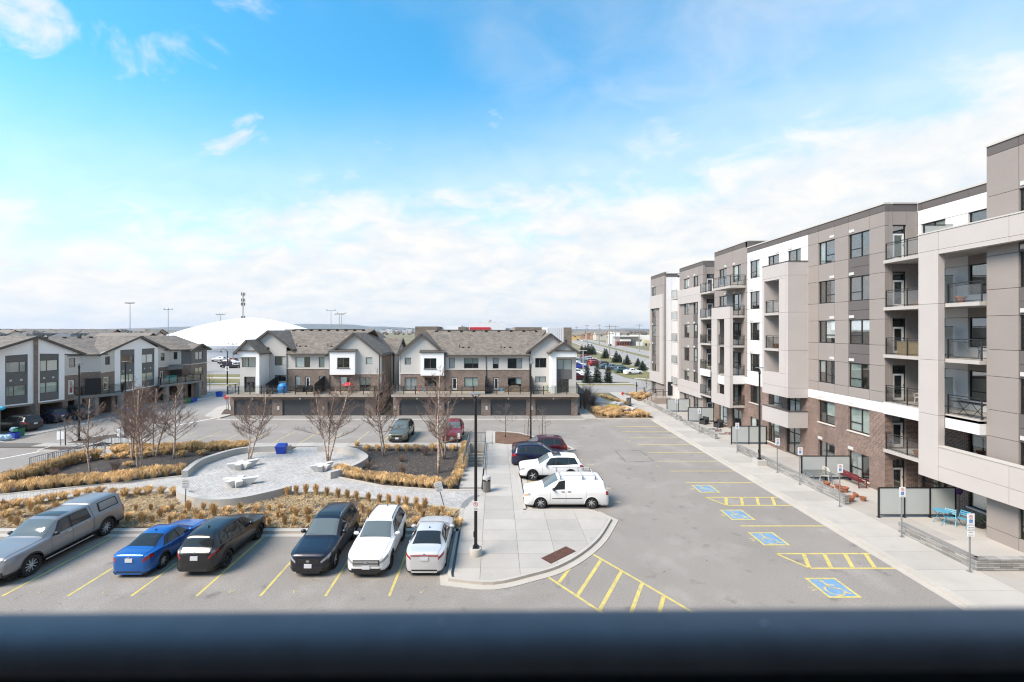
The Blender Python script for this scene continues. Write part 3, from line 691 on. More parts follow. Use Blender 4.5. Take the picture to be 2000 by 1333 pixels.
def gdoor(fr, a0, a1, z0, z1, root, fm=BFRAME, leaf=None, trans=.5, dep=.08, name='door', glass=None):
    """glazed door leaf in a frame, with a light over it"""
    leaf = leaf or WFRAME; mb = MB(); fw = .06; d0, d1 = dep, dep+.08; zt = z1-trans
    fr.box(mb, a0, a1, d0, d1, z1-fw, z1); fr.box(mb, a0, a0+fw, d0, d1, z0, z1-fw); fr.box(mb, a1-fw, a1, d0, d1, z0, z1-fw)
    if trans: fr.box(mb, a0+fw, a1-fw, d0, d1, zt-fw/2, zt+fw/2)
    o = mb.obj(name, fm, root)
    l, r, t = a0+fw+.01, a1-fw-.01, (zt-fw/2-.01 if trans else z1-fw-.01); lw = .11; m2 = MB()
    fr.box(m2, l, r, d0+.01, d1-.01, z0+.02, z0+.2); fr.box(m2, l, r, d0+.01, d1-.01, t-lw, t)
    fr.box(m2, l, l+lw, d0+.01, d1-.01, z0+.2, t-lw); fr.box(m2, r-lw, r, d0+.01, d1-.01, z0+.2, t-lw)
    m2.obj('leaf', leaf, o); fr.box(MB(), l+lw-.01, r-lw+.01, d0+.03, d0+.045, z0+.19, t-lw+.01).obj('pane', glass or GLASS, o)
    if trans: fr.box(MB(), a0+fw-.01, a1-fw+.01, d0+.03, d0+.045, zt+fw/2-.01, z1-fw+.01).obj('pane', glass or GLASS, o)
    fr.box(MB(), r-.09, r-.03, d0-.03, d0+.01, z0+.95, z0+1.08).obj('handle', STEEL, o)
    fr.box(MB(), a0-.03, a1+.03, d0+.2, d0+.24, z0, z1+.03).obj('dark_room', CORE, o); return o
def railing(a, b, z, root, hgt=1.06, post=1.25, m=None, glass=True, name='balcony_railing', pw=.048, gl=None):
    m = m or RAILM; a, b = Vector((a[0],a[1],z)), Vector((b[0],b[1],z)); L = (b-a).length; d = (b-a).normalized(); k = max(1, round(L/post)); up = Vector((0,0,1)); mb = MB()
    mb.bar(a+up*hgt, b+up*hgt, .055, .045); mb.bar(a+up*(hgt-.13), b+up*(hgt-.13), .03); mb.bar(a+up*.09, b+up*.09, .035)
    for i in range(k+1): q = a.lerp(b, i/k); mb.bar(q, q+up*(hgt-.02), pw)
    o = mb.obj(name, m, root)
    if glass:
        for i in range(k):
            p, q = a.lerp(b, i/k)+d*.05, a.lerp(b, (i+1)/k)-d*.05
            MB().bar(p+up*((hgt-.06)/2+.02), q+up*((hgt-.06)/2+.02), .012, hgt-.26).obj('glass_panel', gl or RGLASS, o)
    return o
PC = {}
def panel(fr, a0, a1, z0, z1, m, root, dep=.26, gap=.011, name='facade_panel', d0=0.0):
    key = (round(a1-a0,3), round(z1-z0,3), m.name, round(dep,3), fr.u[:], fr.n[:], gap)
    if key not in PC:
        f0 = Fm((0,0), fr.u, fr.n); PC[key] = f0.box(MB(), gap, a1-a0-gap, 0, dep, gap, z1-z0-gap).mesh(name, m)
    p = fr.P(a0, d0, z0); o = link(name, PC[key], root, p); return o

apt = empty('apartment_building', 'long six storey apartment building of taupe, white and beige panels over brown brick', 'apartment building')
FL = [.14, 3.05, 6.07, 9.09, 12.1, 15.1]; SILL, HEAD = .58, 2.27; TOP = 18.28
def vent(fr, a, z): fr.box(MB(), a-.22, a+.22, -.035, .0, z, z+.2).obj('wall_vent', WHITEV, apt)
def upper(fr, cols, par=18.75, m=EIFS_G, span=EIFS_D, z0=5.97, floors=(2,3,4,5), cap=True, name='facade_panel'):
    """panel grid of the upper storeys; cols: (a0, a1, kind): None plain, else window kind"""
    rows = [z0]
    for f in floors: rows += [FL[f]+SILL, FL[f]+HEAD]
    rows += [par-.47]
    for a0, a1, kind in cols:
        for j in range(len(rows)-1):
            isw = j % 2 == 1
            if kind and isw:
                w_ = a1-a0
                if kind == 'a': window(fr, a0, a1, rows[j], rows[j+1], apt, (.62,), ((0,.36),))
                elif kind[0] == 'b': window(fr, a0, a1, rows[j], rows[j+1], apt, (.42,), ((1,.36),))
                continue
            mm = m
            if kind == 'bs' and not isw and 0 < j < len(rows)-2:
                mid = (rows[j]+rows[j+1])/2
                panel(fr, a0, a1, rows[j], mid, span, apt, name='spandrel_panel', d0=.03); panel(fr, a0, a1, mid, rows[j+1], span, apt, name='spandrel_panel', d0=.03)
                continue
            panel(fr, a0, a1, rows[j], rows[j+1], mm, apt, name=name)
        if kind:
            for j in range(2, len(rows), 2): vent(fr, a0+.25 if kind == 'a' else a1-.3, rows[j]+.12)
        panel(fr, a0, a1, par-.47, par, EIFS_D, apt, name='parapet_panel')
    if cap:
        a0, a1 = cols[0][0], cols[-1][1]; fr.box(MB(), a0, a1, -.05, .45, par, par+.1).obj('parapet_cap', mat('pale_cap', (.50,.47,.43), .6), apt)
# core volumes, roofs
# recesses are cut out of the core by building it in pieces
mb = MB()
for x0, y0, y1, zt in ((27.42,22.5,28.9,18.3),(25.3,16.6,22.5,19.4),(25.3,28.9,44.3,18.3),(25.3,44.3,50.9,19.0),(27.3,50.9,54.0,18.3),(25.3,54.0,60.55,18.5),(27.3,60.55,66.3,18.3),(25.3,66.3,71.6,18.8)): mb.box(x0,42,y0,y1,0,zt)
mb.obj('building_core', mat('core_grey', (.05,.05,.05), .9), apt)
mb = MB()
for x0, y0, y1, zt in ((27.42,22.5,28.9,18.31),(25.3,16.6,22.5,19.41),(25.3,28.9,44.3,18.31),(25.3,44.3,50.9,19.01),(27.3,50.9,54.0,18.31),(25.3,54.0,60.55,18.51),(27.3,60.55,66.3,18.31),(25.3,66.3,71.6,18.81)): MB().sheet([(x0,y0),(42,y0),(42,y1),(x0,y1)], zt).obj('flat_roof', mat('roof_membrane', (.35,.34,.33), .9), apt)
# ---- section A, nearest the corner
a = WF(25.0); ya = [28.6,29.8,31.57,32.84,34.5,35.64]
upper(a, [(ya[0],ya[1],None),(ya[1],ya[2],'bs'),(ya[2],ya[3],None),(ya[3],ya[4],'a'),(ya[4],ya[5],None)])
for i in range(5): panel(a, ya[i], ya[i+1], 5.3, 5.97, EIFS_W, apt, name='white_band', d0=-.02)
def brick_wall(fr, a0, a1, z0, z1, holes, kind, name='brick_wall'):
    """brick storey with its windows, stone sills"""
    o = fr.P(a0,0,0); mb = MB(); mb.holed(o, fr.u, a1-a0, z0, z1, [(h[0]-a0,h[1]-a0,h[2],h[3]) for h in holes], .24, 0, nrm=tuple(-fr.n)[:2])
    mb.obj(name, BRICK, apt)
    for h, k in zip(holes, kind):
        if k == 'd': gdoor(fr, *h, apt, dep=.14)
        elif k == 's': window(fr, *h, apt, (.5,), ((0,.78),(1,.78)), dep=.14, name='sliding_door')
        else: window(fr, *h, apt, (.6,) if k == 'a' else (.42,), ((0 if k == 'a' else 1,.36),), dep=.12, sill=LIMEST)
brick_wall(a, 28.6, 35.64, 0, 5.3, [(29.8,31.57,3.6,5.24),(29.8,31.57,.45,2.15),(32.84,34.5,3.6,5.24),(32.84,34.5,.45,2.15)], 'bbaa')
for y, z in ((34.3,2.25),(31.35,2.25),(34.3,5.42),(31.3,5.42)): vent(a, y, z)
# return wall with the balcony doors
s_ = SF(28.6)
for f in range(2,6):
    z = FL[f]; zt = FL[f+1] if f < 5 else TOP
    panel(s_, 25.27, 25.5, z, zt, EIFS_G, apt); panel(s_, 26.36, 27.1, z, zt, EIFS_G, apt); panel(s_, 25.5, 26.36, z+2.3, zt, EIFS_G, apt)
    gdoor(s_, 25.5, 26.36, z+.02, z+2.3, apt)
panel(s_, 25.27, 27.1, TOP, 18.75, EIFS_D, apt, name='parapet_panel'); s_.box(MB(), 25.45, 27.1, -.05, .4, 18.75, 18.85).obj('parapet_cap', MC['pale_cap'], apt)
brick_wall(s_, 25.0, 27.1, 0, 5.3, [(25.5,26.36,3.07,5.2),(25.5,26.36,.16,2.3)], 'dd')
# ---- recess behind the corner balconies
r = WF(27.1); yr = [22.6,22.95,25.55,26.85,28.35,28.6]
for f in range(2,6):
    z = FL[f]; zt = FL[f+1] if f < 5 else TOP
    for i in (0,2,4): panel(r, yr[i], yr[i+1], z, z+HEAD, EIFS_W, apt, name='white_panel')
    panel(r, yr[1], yr[2], z, z+SILL, EIFS_W, apt, name='white_panel')
    window(r, yr[1], yr[2], z+SILL, z+HEAD, apt, (.62,), ((0,.3),(1,.3)))
    window(r, yr[3], yr[4], z+.03, z+HEAD, apt, (.5,), (), name='sliding_door')
    panel(r, yr[0], yr[2], z+HEAD, zt, EIFS_W if f == 5 else EIFS_G, apt, name='white_panel'); panel(r, yr[2], yr[5], z+HEAD, zt, EIFS_W, apt, name='white_panel')
for i in range(5): panel(r, yr[i], yr[i+1], TOP, 18.75, EIFS_D, apt, name='parapet_panel')
r.box(MB(), 22.6, 28.6, -.05, .4, 18.75, 18.85).obj('parapet_cap', MC['pale_cap'], apt)
brick_wall(r, 22.6, 28.6, 0, 6.07, [(22.95,25.55,3.6,5.3),(26.85,28.35,3.08,5.3),(22.95,25.55,.55,2.2),(26.6,28.4,.5,2.2)], 'asab')
SLAB = mat('balcony_concrete', (.43,.40,.37), .8, .06, 1.5)
for f in range(1,6):
    z = FL[f]; MB().box(24.86,27.08,22.62,28.56,z-.2,z).obj('balcony_slab', SLAB, apt)
    if f == 2: MB().box(24.82,24.855,25.5,28.5,z-.76,z-.05).box(24.856,27.08,28.50,28.56,z-.76,z-.21).obj('white_band', EIFS_W, apt)
    railing((24.95,28.45),(24.95,25.55), z, apt)
    if f < 5 and f > 1: railing((24.72,24.33),(24.72,22.65), z, apt); MB().box(24.57,24.855,22.62,24.34,z-.2,z).obj('balcony_slab', SLAB, apt)
    # glazed divider between neighbours' balconies
    if f > 1:
        d = MB(); d.bar((25.3,26.3,z),(25.3,26.3,z+1.75),.05).bar((25.3,26.3,z+1.75),(27.0,26.3,z+1.75),.05).bar((25.3,26.3,z+.1),(27.0,26.3,z+.1),.04)
        d = d.obj('balcony_divider', RAILM, apt); MB().box(25.34,27.0,26.295,26.305,z+.14,z+1.7).obj('glass_panel', FROST, d)
MB().box(24.57,27.08,22.62,24.34,5.31,6.0).obj('white_band', EIFS_W, apt)
# ---- beige frame in front
def beige(x0,x1,y0,y1,z0,z1): 
    g = .008; MB().box(x0,x1,y0+g,y1-g,z0+g,z1-g).obj('beige_panel', EIFS_B, apt)
fx0, fx1 = 24.2, 24.55
for z0, z1 in ((2.4,5.97),(5.97,9.0),(9.0,12.1),(12.1,15.05)): beige(fx0,fx1,24.35,25.5,z0,z1)
beige(fx0,fx1,24.35,25.5,15.05,16.05)
for y0, y1 in ((17.5,21),(21,24.35)):
    beige(fx0,fx1,y0,y1,15.05,16.05); beige(fx0,fx1,y0,y1,14.8,15.05); beige(fx0,fx1,y0,y1,2.4,3.2); beige(fx0,fx1,y0,y1,3.2,4.27)
for z0, z1 in ((2.4,5.97),(5.97,9.0),(9.0,12.1),(12.1,16.05)): beige(fx0,fx1,16.4,17.5,z0,z1)
MB().box(fx1+.005,27.0,22.7,25.4,2.5,2.82).obj('soffit', EIFS_B, apt)
MB().box(fx1+.005,24.88,17,22.7,2.5,2.9).obj('soffit', EIFS_B, apt)
MB().box(fx1+.005,27.0,22.7,25.4,14.88,15.08).obj('soffit', EIFS_B, apt)
MB().box(fx1+.005,24.88,17,22.7,14.9,15.9).obj('soffit', EIFS_B, apt)
MB().box(fx0-.03,fx1+.03,16.4,25.52,16.05,16.12).obj('frame_cap', MC['pale_cap'], apt)
MB().box(fx0-.03,fx1+.03,17.5,24.35,4.27,4.33).obj('frame_cap', MC['pale_cap'], apt)
# ---- pilaster at the right edge of the picture
p = WF(24.9)
upper(p, [(16.6,19.4,None),(19.4,21.2,'bs'),(21.2,22.6,None)], par=19.9, z0=.0, floors=(0,1,2,3,4,5))
SF(22.6-.0); EFp = Fm((0,22.6),(1,0),(0,-1)); 
for z0, z1 in ((0,5.97),(5.97,12.1),(12.1,19.43),(19.43,19.9)): EFp.box(MB(), 25.17, 27.1, .0, .2, z0, z1).obj('facade_panel', EIFS_G if z0 < 19 else EIFS_D, apt)
# ---- white section behind the first bay
yw = [35.64,36.5,38.1,39.3,40.9,42.2,43.8,44.25]
upper(a, [(yw[0],yw[1],None),(yw[1],yw[2],'b'),(yw[2],yw[3],None),(yw[3],yw[4],'a'),(yw[4],yw[5],None),(yw[5],yw[6],'b'),(yw[6],yw[7],None)], m=EIFS_W, z0=5.97, name='white_panel')
for i in range(7): panel(a, yw[i], yw[i+1], 5.3, 5.97, EIFS_W, apt, name='white_band', d0=0)
brick_wall(a, 35.64, 44.25, 0, 5.3, [(36.6,38.2,3.08,5.2),(39.3,40.9,3.5,5.2),(42.2,43.8,3.6,5.24),(36.6,38.4,.16,2.5),(39.3,40.9,.5,2.4),(42.2,43.8,.5,2.15)], 'sabsab')
# bay 1
bx, by0, by1 = 23.4, 35.65, 39.1
zs = [5.2,6.0,9.0,12.08,15.05,16.15]
for i in range(5): beige(bx,25.0,by0,by0+.3,zs[i],zs[i+1])
for z0, z1 in ((5.2,6.0),(6.0,7.1)): beige(bx,bx+.3,by0+.3,by1,z0,z1)
for z0, z1 in ((14.85,15.05),(15.05,16.15)): beige(bx,bx+.3,by0+.3,by1,z0,z1)
for z0, z1 in ((7.1,9.0),(9.0,12.08),(12.08,14.85)): beige(bx,bx+.3,by0+.3,36.8,z0,z1); beige(bx,bx+.3,38.8,by1,z0,z1)
for z0, z1 in ((5.2,9.0),(9.0,16.15)): beige(bx+.3,25.0,by1-.3,by1,z0,z1)
MB().box(bx-.03,25,by0-.03,by0+.33,16.15,16.21).obj('frame_cap', TRIM, apt)
MB().box(bx-.03,bx+.33,by0+.33,by1+.03,16.15,16.21).obj('frame_cap', TRIM, apt)
for z in (FL[2]-.5,FL[3],FL[4],FL[5]):
    MB().box(bx+.31,24.99,by0+.31,by1-.31,z-.2,z).obj('balcony_slab', SLAB, apt)
for f in (3,4): railing((bx+.15,38.78),(bx+.15,36.83), FL[f], apt); MB().box(bx-.03,bx+.3,36.81,38.79,FL[f]-.2,FL[f]).obj('balcony_slab', SLAB, apt)
# second storey balcony with a solid parapet
beige(bx,bx+.2,by0,by1,2.78,4.1); beige(bx+.2,25.0,by0,by0+.2,2.78,4.1); beige(bx+.2,25.0,by1-.2,by1,2.78,4.1)
MB().box(bx+.21,24.99,by0+.21,by1-.21,2.8,3.05).obj('balcony_slab', SLAB, apt)
MB().box(bx-.03,25,by0-.03,by0+.23,4.1,4.15).obj('frame_cap', TRIM, apt)
MB().box(bx-.03,bx+.23,by0+.23,by1+.03,4.1,4.15).obj('frame_cap', TRIM, apt)
# ---- tower T with frame 2
yt = [44.27,45.4,47.0,48.2,49.8,50.9]
upper(a, [(yt[0],yt[1],None),(yt[1],yt[2],'b'),(yt[2],yt[3],None),(yt[3],yt[4],'a'),(yt[4],yt[5],None)], par=19.46)
SF(44.25).box(MB(), 25.0, 27.0, 0, .3, 18.86, 19.46).obj('parapet_panel', EIFS_D, apt); SF(44.25).box(MB(), 25.0, 30.0, -.04, .3, 19.46, 19.56).obj('parapet_cap', MC['pale_cap'], apt)
brick_wall(a, 44.25, 50.9, 0, 5.3, [(45.3,47,3.08,5.2),(48.2,49.8,3.5,5.2),(45.3,47.2,.16,2.4),(48.2,49.9,.45,2.4)], 'saba')
for i in range(5): panel(a, yt[i], yt[i+1], 5.3, 5.97, EIFS_W, apt, name='white_band')
tx, ty0, ty1 = 23.5, 44.7, 48.5
for z0, z1 in ((2.8,5.97),(5.97,9.0),(9.0,11.8)): beige(tx,tx+.32,ty0,45.8,z0,z1); beige(tx,tx+.32,47.3,ty1,z0,z1)
beige(tx,tx+.32,ty0,ty1,11.8,13.05); beige(tx,tx+.32,45.8,47.3,2.8,3.95)
MB().box(tx+.1,tx+.28,45.8,47.3,5.0,5.85).obj('white_band', EIFS_W, apt)
for z0, z1 in ((2.8,9.0),(9.0,13.05)): beige(tx+.32,25.0,ty1-.3,ty1,z0,z1)
MB().box(tx-.03,tx+.35,ty0-.03,ty1+.03,13.05,13.11).obj('frame_cap', TRIM, apt)
for f in (1,2,3,4):
    z = FL[f]; MB().box(tx+.33,24.99,ty0,ty1-.31,z-.2,z).obj('balcony_slab', SLAB, apt); railing((tx+.36,ty0+.06),(24.97,ty0+.06), z, apt, post=.6)
    if f > 1: railing((tx+.2,47.28),(tx+.2,45.82), z, apt)
    if f == 2: MB().box(tx+.33,24.99,ty0-.03,ty0-.002,z-.85,z).obj('white_band', EIFS_W, apt)
MB().box(tx-.05,24.99,44.5,48.1,14.88,15.1).obj('balcony_slab', SLAB, apt)
railing((tx,44.56),(24.97,44.56),15.1,apt,post=.75); railing((tx,48.05),(tx,44.6),15.1,apt,post=1.1)
# ---- recess C1 with balconies and doors
s2 = SF(53.7)
for f in range(0,6):
    z = FL[f]; zt = FL[f+1] if f < 5 else TOP
    for q0, q1 in ((25.27,25.45),(26.32,27.0)): panel(s2, q0, q1, z, zt, EIFS_G, apt)
    panel(s2, 25.45, 26.32, z+2.3, zt, EIFS_G, apt); gdoor(s2, 25.45, 26.32, z+.02, z+2.3, apt)
    if f: MB().box(24.6,26.98,51.0,53.66,z-.2,z).obj('balcony_slab', SLAB, apt); railing((24.66,53.6),(24.66,51.1), z, apt)
    if f == 2: MB().box(24.57,24.598,51,53.6,z-.8,z-.02).obj('white_band', EIFS_W, apt)
panel(s2, 25.27, 27.0, TOP, 18.95, EIFS_D, apt, name='parapet_panel'); s2.box(MB(), 25.4, 27.4, -.04, .3, 18.95, 19.05).obj('parapet_cap', MC['pale_cap'], apt)
WF(27.0).box(MB(), 50.9, 53.7, 0, .25, 0, 18.75).obj('facade_panel', EIFS_W, apt)
# ---- section C with frame 3
yc = [53.7,54.9,56.3,57.5,59.1,60.6]
upper(a, [(yc[0],yc[1],None),(yc[1],yc[2],'bs'),(yc[2],yc[3],None),(yc[3],yc[4],'a'),(yc[4],yc[5],None)], par=18.95, z0=0, floors=(0,1,2,3,4,5))
for z0, z1 in ((2.4,3.2),(3.2,4.1),(14.1,15.05),(15.05,16.0)): beige(24.74,24.99,53.7,60.6,z0,z1)
for y0, y1 in ((53.7,54.5),(60.1,60.6)):
    for z0, z1 in ((4.1,9.0),(9.0,14.1)): beige(24.74,24.99,y0,y1,z0,z1)
# ---- recess D, white stair wall, section D
for f in range(1,6):
    z = FL[f]; MB().box(24.7,26.98,60.75,62.7,z-.2,z).obj('balcony_slab', SLAB, apt); railing((24.76,62.6),(24.76,60.8), z, apt)
WF(27.0).box(MB(), 60.6, 66, 0, .25, 0, 18.4).obj('white_panel', EIFS_W, apt)
s3 = SF(66.0)
for z0, z1 in ((0.14,3.05),(3.05,9.1),(9.1,15.1),(15.1,18.5)):
    for q0, q1 in ((25.27,26.1),(26.1,27.0)): panel(s3, q0, q1, z0, z1, EIFS_W, apt, name='white_panel')
panel(s3, 25.27, 27.0, 18.5, 18.95, EIFS_D, apt, name='parapet_panel'); s3.box(MB(), 25.27, 27.4, -.06, .3, 18.95, 19.03).obj('parapet_cap', TRIM, apt)
s3.box(MB(), 25.5, 26.2, -.04, -.004, .95, 2.95).obj('door', BFRAME, apt)
yd = [66.0,66.9,69.5,71.2,71.6]
upper(a, [(yd[0],yd[1],None),(yd[1],yd[2],None),(yd[2],yd[3],'bs'),(yd[3],yd[4],None)], par=19.2, z0=0, floors=(0,1,2,3,4,5))
for z0, z1 in ((2.6,4.2),(14.0,16.0)): beige(24.74,24.99,66,71.6,z0,z1)
for y0, y1 in ((66.0,67.3),(71.2,71.6)):
    for z0, z1 in ((4.2,9.0),(9.0,14.0)): beige(24.74,24.99,y0,y1,z0,z1)
MB().box(25.0,42,71.6,71.8,0,19.2).obj('north_wall', EIFS_G, apt)
# steps and stoop at the far end
st = empty('entrance_steps', 'brown concrete entrance steps with black handrails at the far end of the apartments', 'steps', (23.4,64.5,.14))
BRC = mat('brown_concrete', (.30,.25,.21), .85, .08, 1)
MB().box(-.6,1.5,-1.2,1.3,0,.8).obj('landing', BRC, st)
for k in range(4): MB().box(-.62-.3*(4-k)+.0,-.62-.3*(3-k),-1.2,1.3,0,.16*(k+1)).obj('step', BRC, st)
for y in (-1.15,1.25):
    m_ = MB(); m_.bar((-1.8,y,.0),(-1.8,y,.95),.05).bar((-1.8,y,.95),(-.6,y,1.75),.05).bar((-.6,y,1.75),(1.4,y,1.75),.05).bar((-.6,y,.8),(-.6,y,1.75),.05).bar((1.4,y,.8),(1.4,y,1.75),.05).bar((.4,y,.8),(.4,y,1.75),.04).bar((-1.2,y,.4),(-1.2,y,1.35),.04)
    m_.obj('handrail', BLACK, st)
# ------------------------------------------------------------------ townhouses facing the lot
def roof_slab(root, q, th=.16, m=None, name='roof', mb=None):
    """one sloping roof plane with thickness, q = four or three corner points seen from above"""
    own = mb is None; mb = mb or MB(); q = [Vector(p) for p in q]; n = len(q)
    lo = [p-Vector((0,0,th)) for p in q]
    nz_ = (q[1]-q[0]).cross(q[2]-q[0]).z; o = range(n) if nz_ > 0 else range(n-1,-1,-1); q = [q[i] for i in o]; lo = [lo[i] for i in o]
    mb.add([tuple(p) for p in q+lo], [tuple(range(n)), tuple(range(2*n-1,n-1,-1))]+[((i+1)%n,i,n+i,n+(i+1)%n) for i in range(n)])
    return mb.obj(name, m or SHING, root) if own else mb
def gable_roof(root, o, u, half, zpk, zev, length, back, over=.35, m=None, fas=True):
    """roof whose ridge runs along back (a plan direction) from the facade point o; half-widths along u"""
    o, u, b = Vector((o[0],o[1],0)), Vector((u[0],u[1],0)).normalized(), Vector((back[0],back[1],0)).normalized()
    hl, hr = half; f = o-b*over; e = o+b*length; up = Vector((0,0,1))
    for s_, hh in ((-1,hl),(1,hr)):
        k = 1+over*.9/hh; ze = zpk-(zpk-zev)*k
        roof_slab(root, [f+up*zpk, e+up*zpk, e+u*s_*hh*k+up*ze, f+u*s_*hh*k+up*ze], m=m)
        if fas:
            mb = MB(); a, c = f-b*.03+up*(zpk-.07), f-b*.03+u*s_*(hh*k+.02)+up*(ze-.07); mb.bar(a, c, .05, .26); mb.obj('rake_board', TRIM, root)
            mb = MB(); mb.bar(f+u*s_*(hh*k+.03)+up*(ze-.09), e+u*s_*(hh*k+.03)+up*(ze-.09), .09, .13); mb.obj('gutter', TRIM, root)
def gable_wall(root, fr, a0, ap, a1, zb0, zp, zb1, m, name='gable_wall', d=.0):
    """triangle (or sloped-top piece) of wall under a gable"""
    P = fr.P; v = [P(a0,d,zb0),P(a1,d,zb1),P(ap,d,zp)]; w_ = [P(a0,d+.2,zb0),P(a1,d+.2,zb1),P(ap,d+.2,zp)]
    MB().add(v+w_, [(0,1,2),(5,4,3),(0,3,4,1),(1,4,5,2),(2,5,3,0)]).obj(name, m, root)
def wall_seg(root, fr, a0, a1, z0, z1, holes, m, name='wall', dep=.2):
    o = fr.P(a0,0,0); mb = MB(); mb.holed(o, fr.u, a1-a0, z0, z1, [(h[0]-a0,h[1]-a0,h[2],h[3]) for h in holes], dep, 0, nrm=tuple(-fr.n)[:2]); return mb.obj(name, m, root)
YF, YG = 58.3, 55.4
DECKM = mat('deck_boards', (.40,.33,.26), .8, .08, 1.5); PVC = mat('black_screen', (.012,.012,.014), .7)
LAMPW = mat('lamp_globe', (.75,.74,.70), .4)
def roof_vents(root, pts, m=None):
    for x, y, z in pts: MB().box(x-.16,x+.16,y-.14,y+.14,z-.1,z+.16).obj('roof_vent', BLACK, root)
def garage_door(root, x0, x1, z1, y):
    g = MB().box(x0,x1,y+.2,y+.24,0,z1).obj('garage_door', GARAGE, root); h = (z1-.02)/4
    for k in range(4): MB().box(x0+.01,x1-.01,y+.155,y+.2,.015+k*h,.005+(k+1)*h).obj('section', GARAGE, g)
def deck(root, x0, x1, y0, y1, z):
    MB().box(x0,x1,y0,y1,z-.13,z).obj('deck', DECKM, root); MB().box(x0-.03,x1+.03,y0-.06,y0-.005,z-.27,z+.03).obj('deck_fascia', mat('pale_fascia', (.36,.31,.26), .7), root)
def block(name, label, px0, ox, spec):
    """a row of houses: crop pixel x -> photo pixel px0 + x/4.443"""
    root = empty(name, label, 'townhouse block', (0,0,0), group='townhouse blocks beyond the lot')
    X = lambda x, Y=YF: XA(px0+x/4.443, Y); Z = lambda y, Y=YF: ZA(600+y/4.443, Y)
    root['_'] = 0; del root['_']
    fr = SF(YF)
    for s_ in spec['segs']:
        a0, a1, zb, zt = X(s_[0]), X(s_[1]), s_[2], s_[3]
        wins = [(X(w_[0]),X(w_[1]),Z(w_[3]),Z(w_[2]),w_[4]) for w_ in s_[4]]
        lo = [w_ for w_ in wins if w_[2] < zb-.01]; hi = [w_ for w_ in wins if w_[2] >= zb-.01]
        if zb > 2.75: wall_seg(root, fr, a0, a1, 2.75, zb, [w_[:4] for w_ in lo], BRICK_T, 'brick_wall'); fr.box(MB(), a0, a1, -.05, .0, zb-.06, zb+.06).obj('band_course', LIMEST, root)
        wall_seg(root, fr, a0, a1, max(zb,2.75), zt, [w_[:4] for w_ in hi], SIDING, 'siding_wall')
        for a, b, c, d, k in wins:
            if k == 'd': gdoor(fr, a, b, max(c,2.78), d, root, fm=GFRAME, trans=0)
            elif k == 's': window(fr, a, b, max(c,2.78), d, root, (.5,), (), fm=GFRAME, name='sliding_door', blind=.9)
            elif k == '1': window(fr, a, b, c, d, root, (), (), fm=GFRAME)
            else: window(fr, a, b, c, d, root, (.6,) if k == 'w' else (.4,), (), fm=GFRAME, blind=rnd.choice([.2,.6,.7,.9]))
    # vertical board joints on the siding
    for x0, x1, z0, z1 in spec.get('joints', []): pass
    # bay
    b = spec['bay']; x0, x1 = X(b[0],YF-.6), X(b[1],YF-.6); z0, z1 = Z(b[3],YF-.6), Z(b[2],YF-.6)
    fb_ = SF(YF-.6); w_ = b[4]; wh = (X(w_[0],YF-.6),X(w_[1],YF-.6),Z(w_[3],YF-.6),Z(w_[2],YF-.6))
    wall_seg(root, fb_, x0, x1, z0, z1, [wh], SIDING_W, 'bay_front'); window(fb_, *wh, root, (.5,), (), fm=GFRAME, sill=TRIM, blind=.2)
    MB().box(x0,x0+.1,YF-.598,YF,z0,z1).obj('bay_side', SIDING_W, root); MB().box(x1-.1,x1,YF-.598,YF,z0,z1).obj('bay_side', SIDING_W, root); MB().box(x0,x1,YF-.55,YF,z0-.03,z0+.1).obj('bay_floor', SIDING_W, root)
    roof_slab(root, [(x0-.15,YF-.75,z1+.06),(x1+.15,YF-.75,z1+.06),(x1+.15,YF,z1+.32),(x0-.15,YF,z1+.32)], .1, TRIM, 'bay_roof')
    # storey with the garages
    gx0, gx1 = spec['gx']; gs = [(X(a,YG),X(b_,YG)) for a, b_ in spec['garages']]; g = SF(YG)
    wall_seg(root, g, gx0, gx1, 0, 2.42, [(a,b_,-.01,1.86) for a, b_ in gs], BRICK_T, 'brick_wall', .26)
    for a, b_ in gs:
        garage_door(root, a, b_, 1.86, YG); MB().box(a-.02,b_+.02,YG-.03,YG-.003,1.87,2.0).obj('lintel', TRIM, root)
        MB().ell(((a+b_)/2,YG-.1,2.14),(.13,.09,.13),8,6).obj('wall_lamp', LAMPW, root, True)
        MB().box(a-.62,a-.36,YG-.04,YG-.003,.72,1.2).obj('meter_box', WHITEV, root)
    deck(root, gx0-.05, gx1+.05, YG-.6, YF, 2.68)
    zd = 2.68; railing((gx0,YG-.52),(gx1,YG-.52), zd, root, 1.07, 1.45, BLACK, True, 'deck_railing', .085); railing((gx0,YG-.45),(gx0,YF-.1), zd, root, 1.07, 1.5, BLACK, True, 'deck_railing', .085); railing((gx1,YG-.45),(gx1,YF-.1), zd, root, 1.07, 1.5, BLACK, True, 'deck_railing', .085)
    for x in spec['screens']:
        xx = X(x); MB().add([(xx-.03,YG-.3,zd),(xx+.03,YG-.3,zd),(xx+.03,YF,zd),(xx-.03,YF,zd),(xx-.03,YG-.3,zd+1.3),(xx+.03,YG-.3,zd+1.3),(xx+.03,YF,zd+2.0),(xx-.03,YF,zd+2.0)], [(3,2,1,0),(4,5,6,7),(0,1,5,4),(1,2,6,5),(2,3,7,6),(3,0,4,7)]).obj('privacy_screen', PVC, root)
    # ends and back
    gx_l, gx_r = spec['ends']
    EF(gx_r).box(MB(), YF+.0, 64.2, 0.01, .2, 0, 7.6).obj('side_wall', BRICK_T, root); EF(gx_r-.0).box(MB(), 64.2, 71, .01, .2, 0, 7.6).obj('side_wall', SIDING, root)
    WF(gx_l).box(MB(), YF, 71, .01, .2, 0, 7.6).obj('side_wall', SIDING, root)
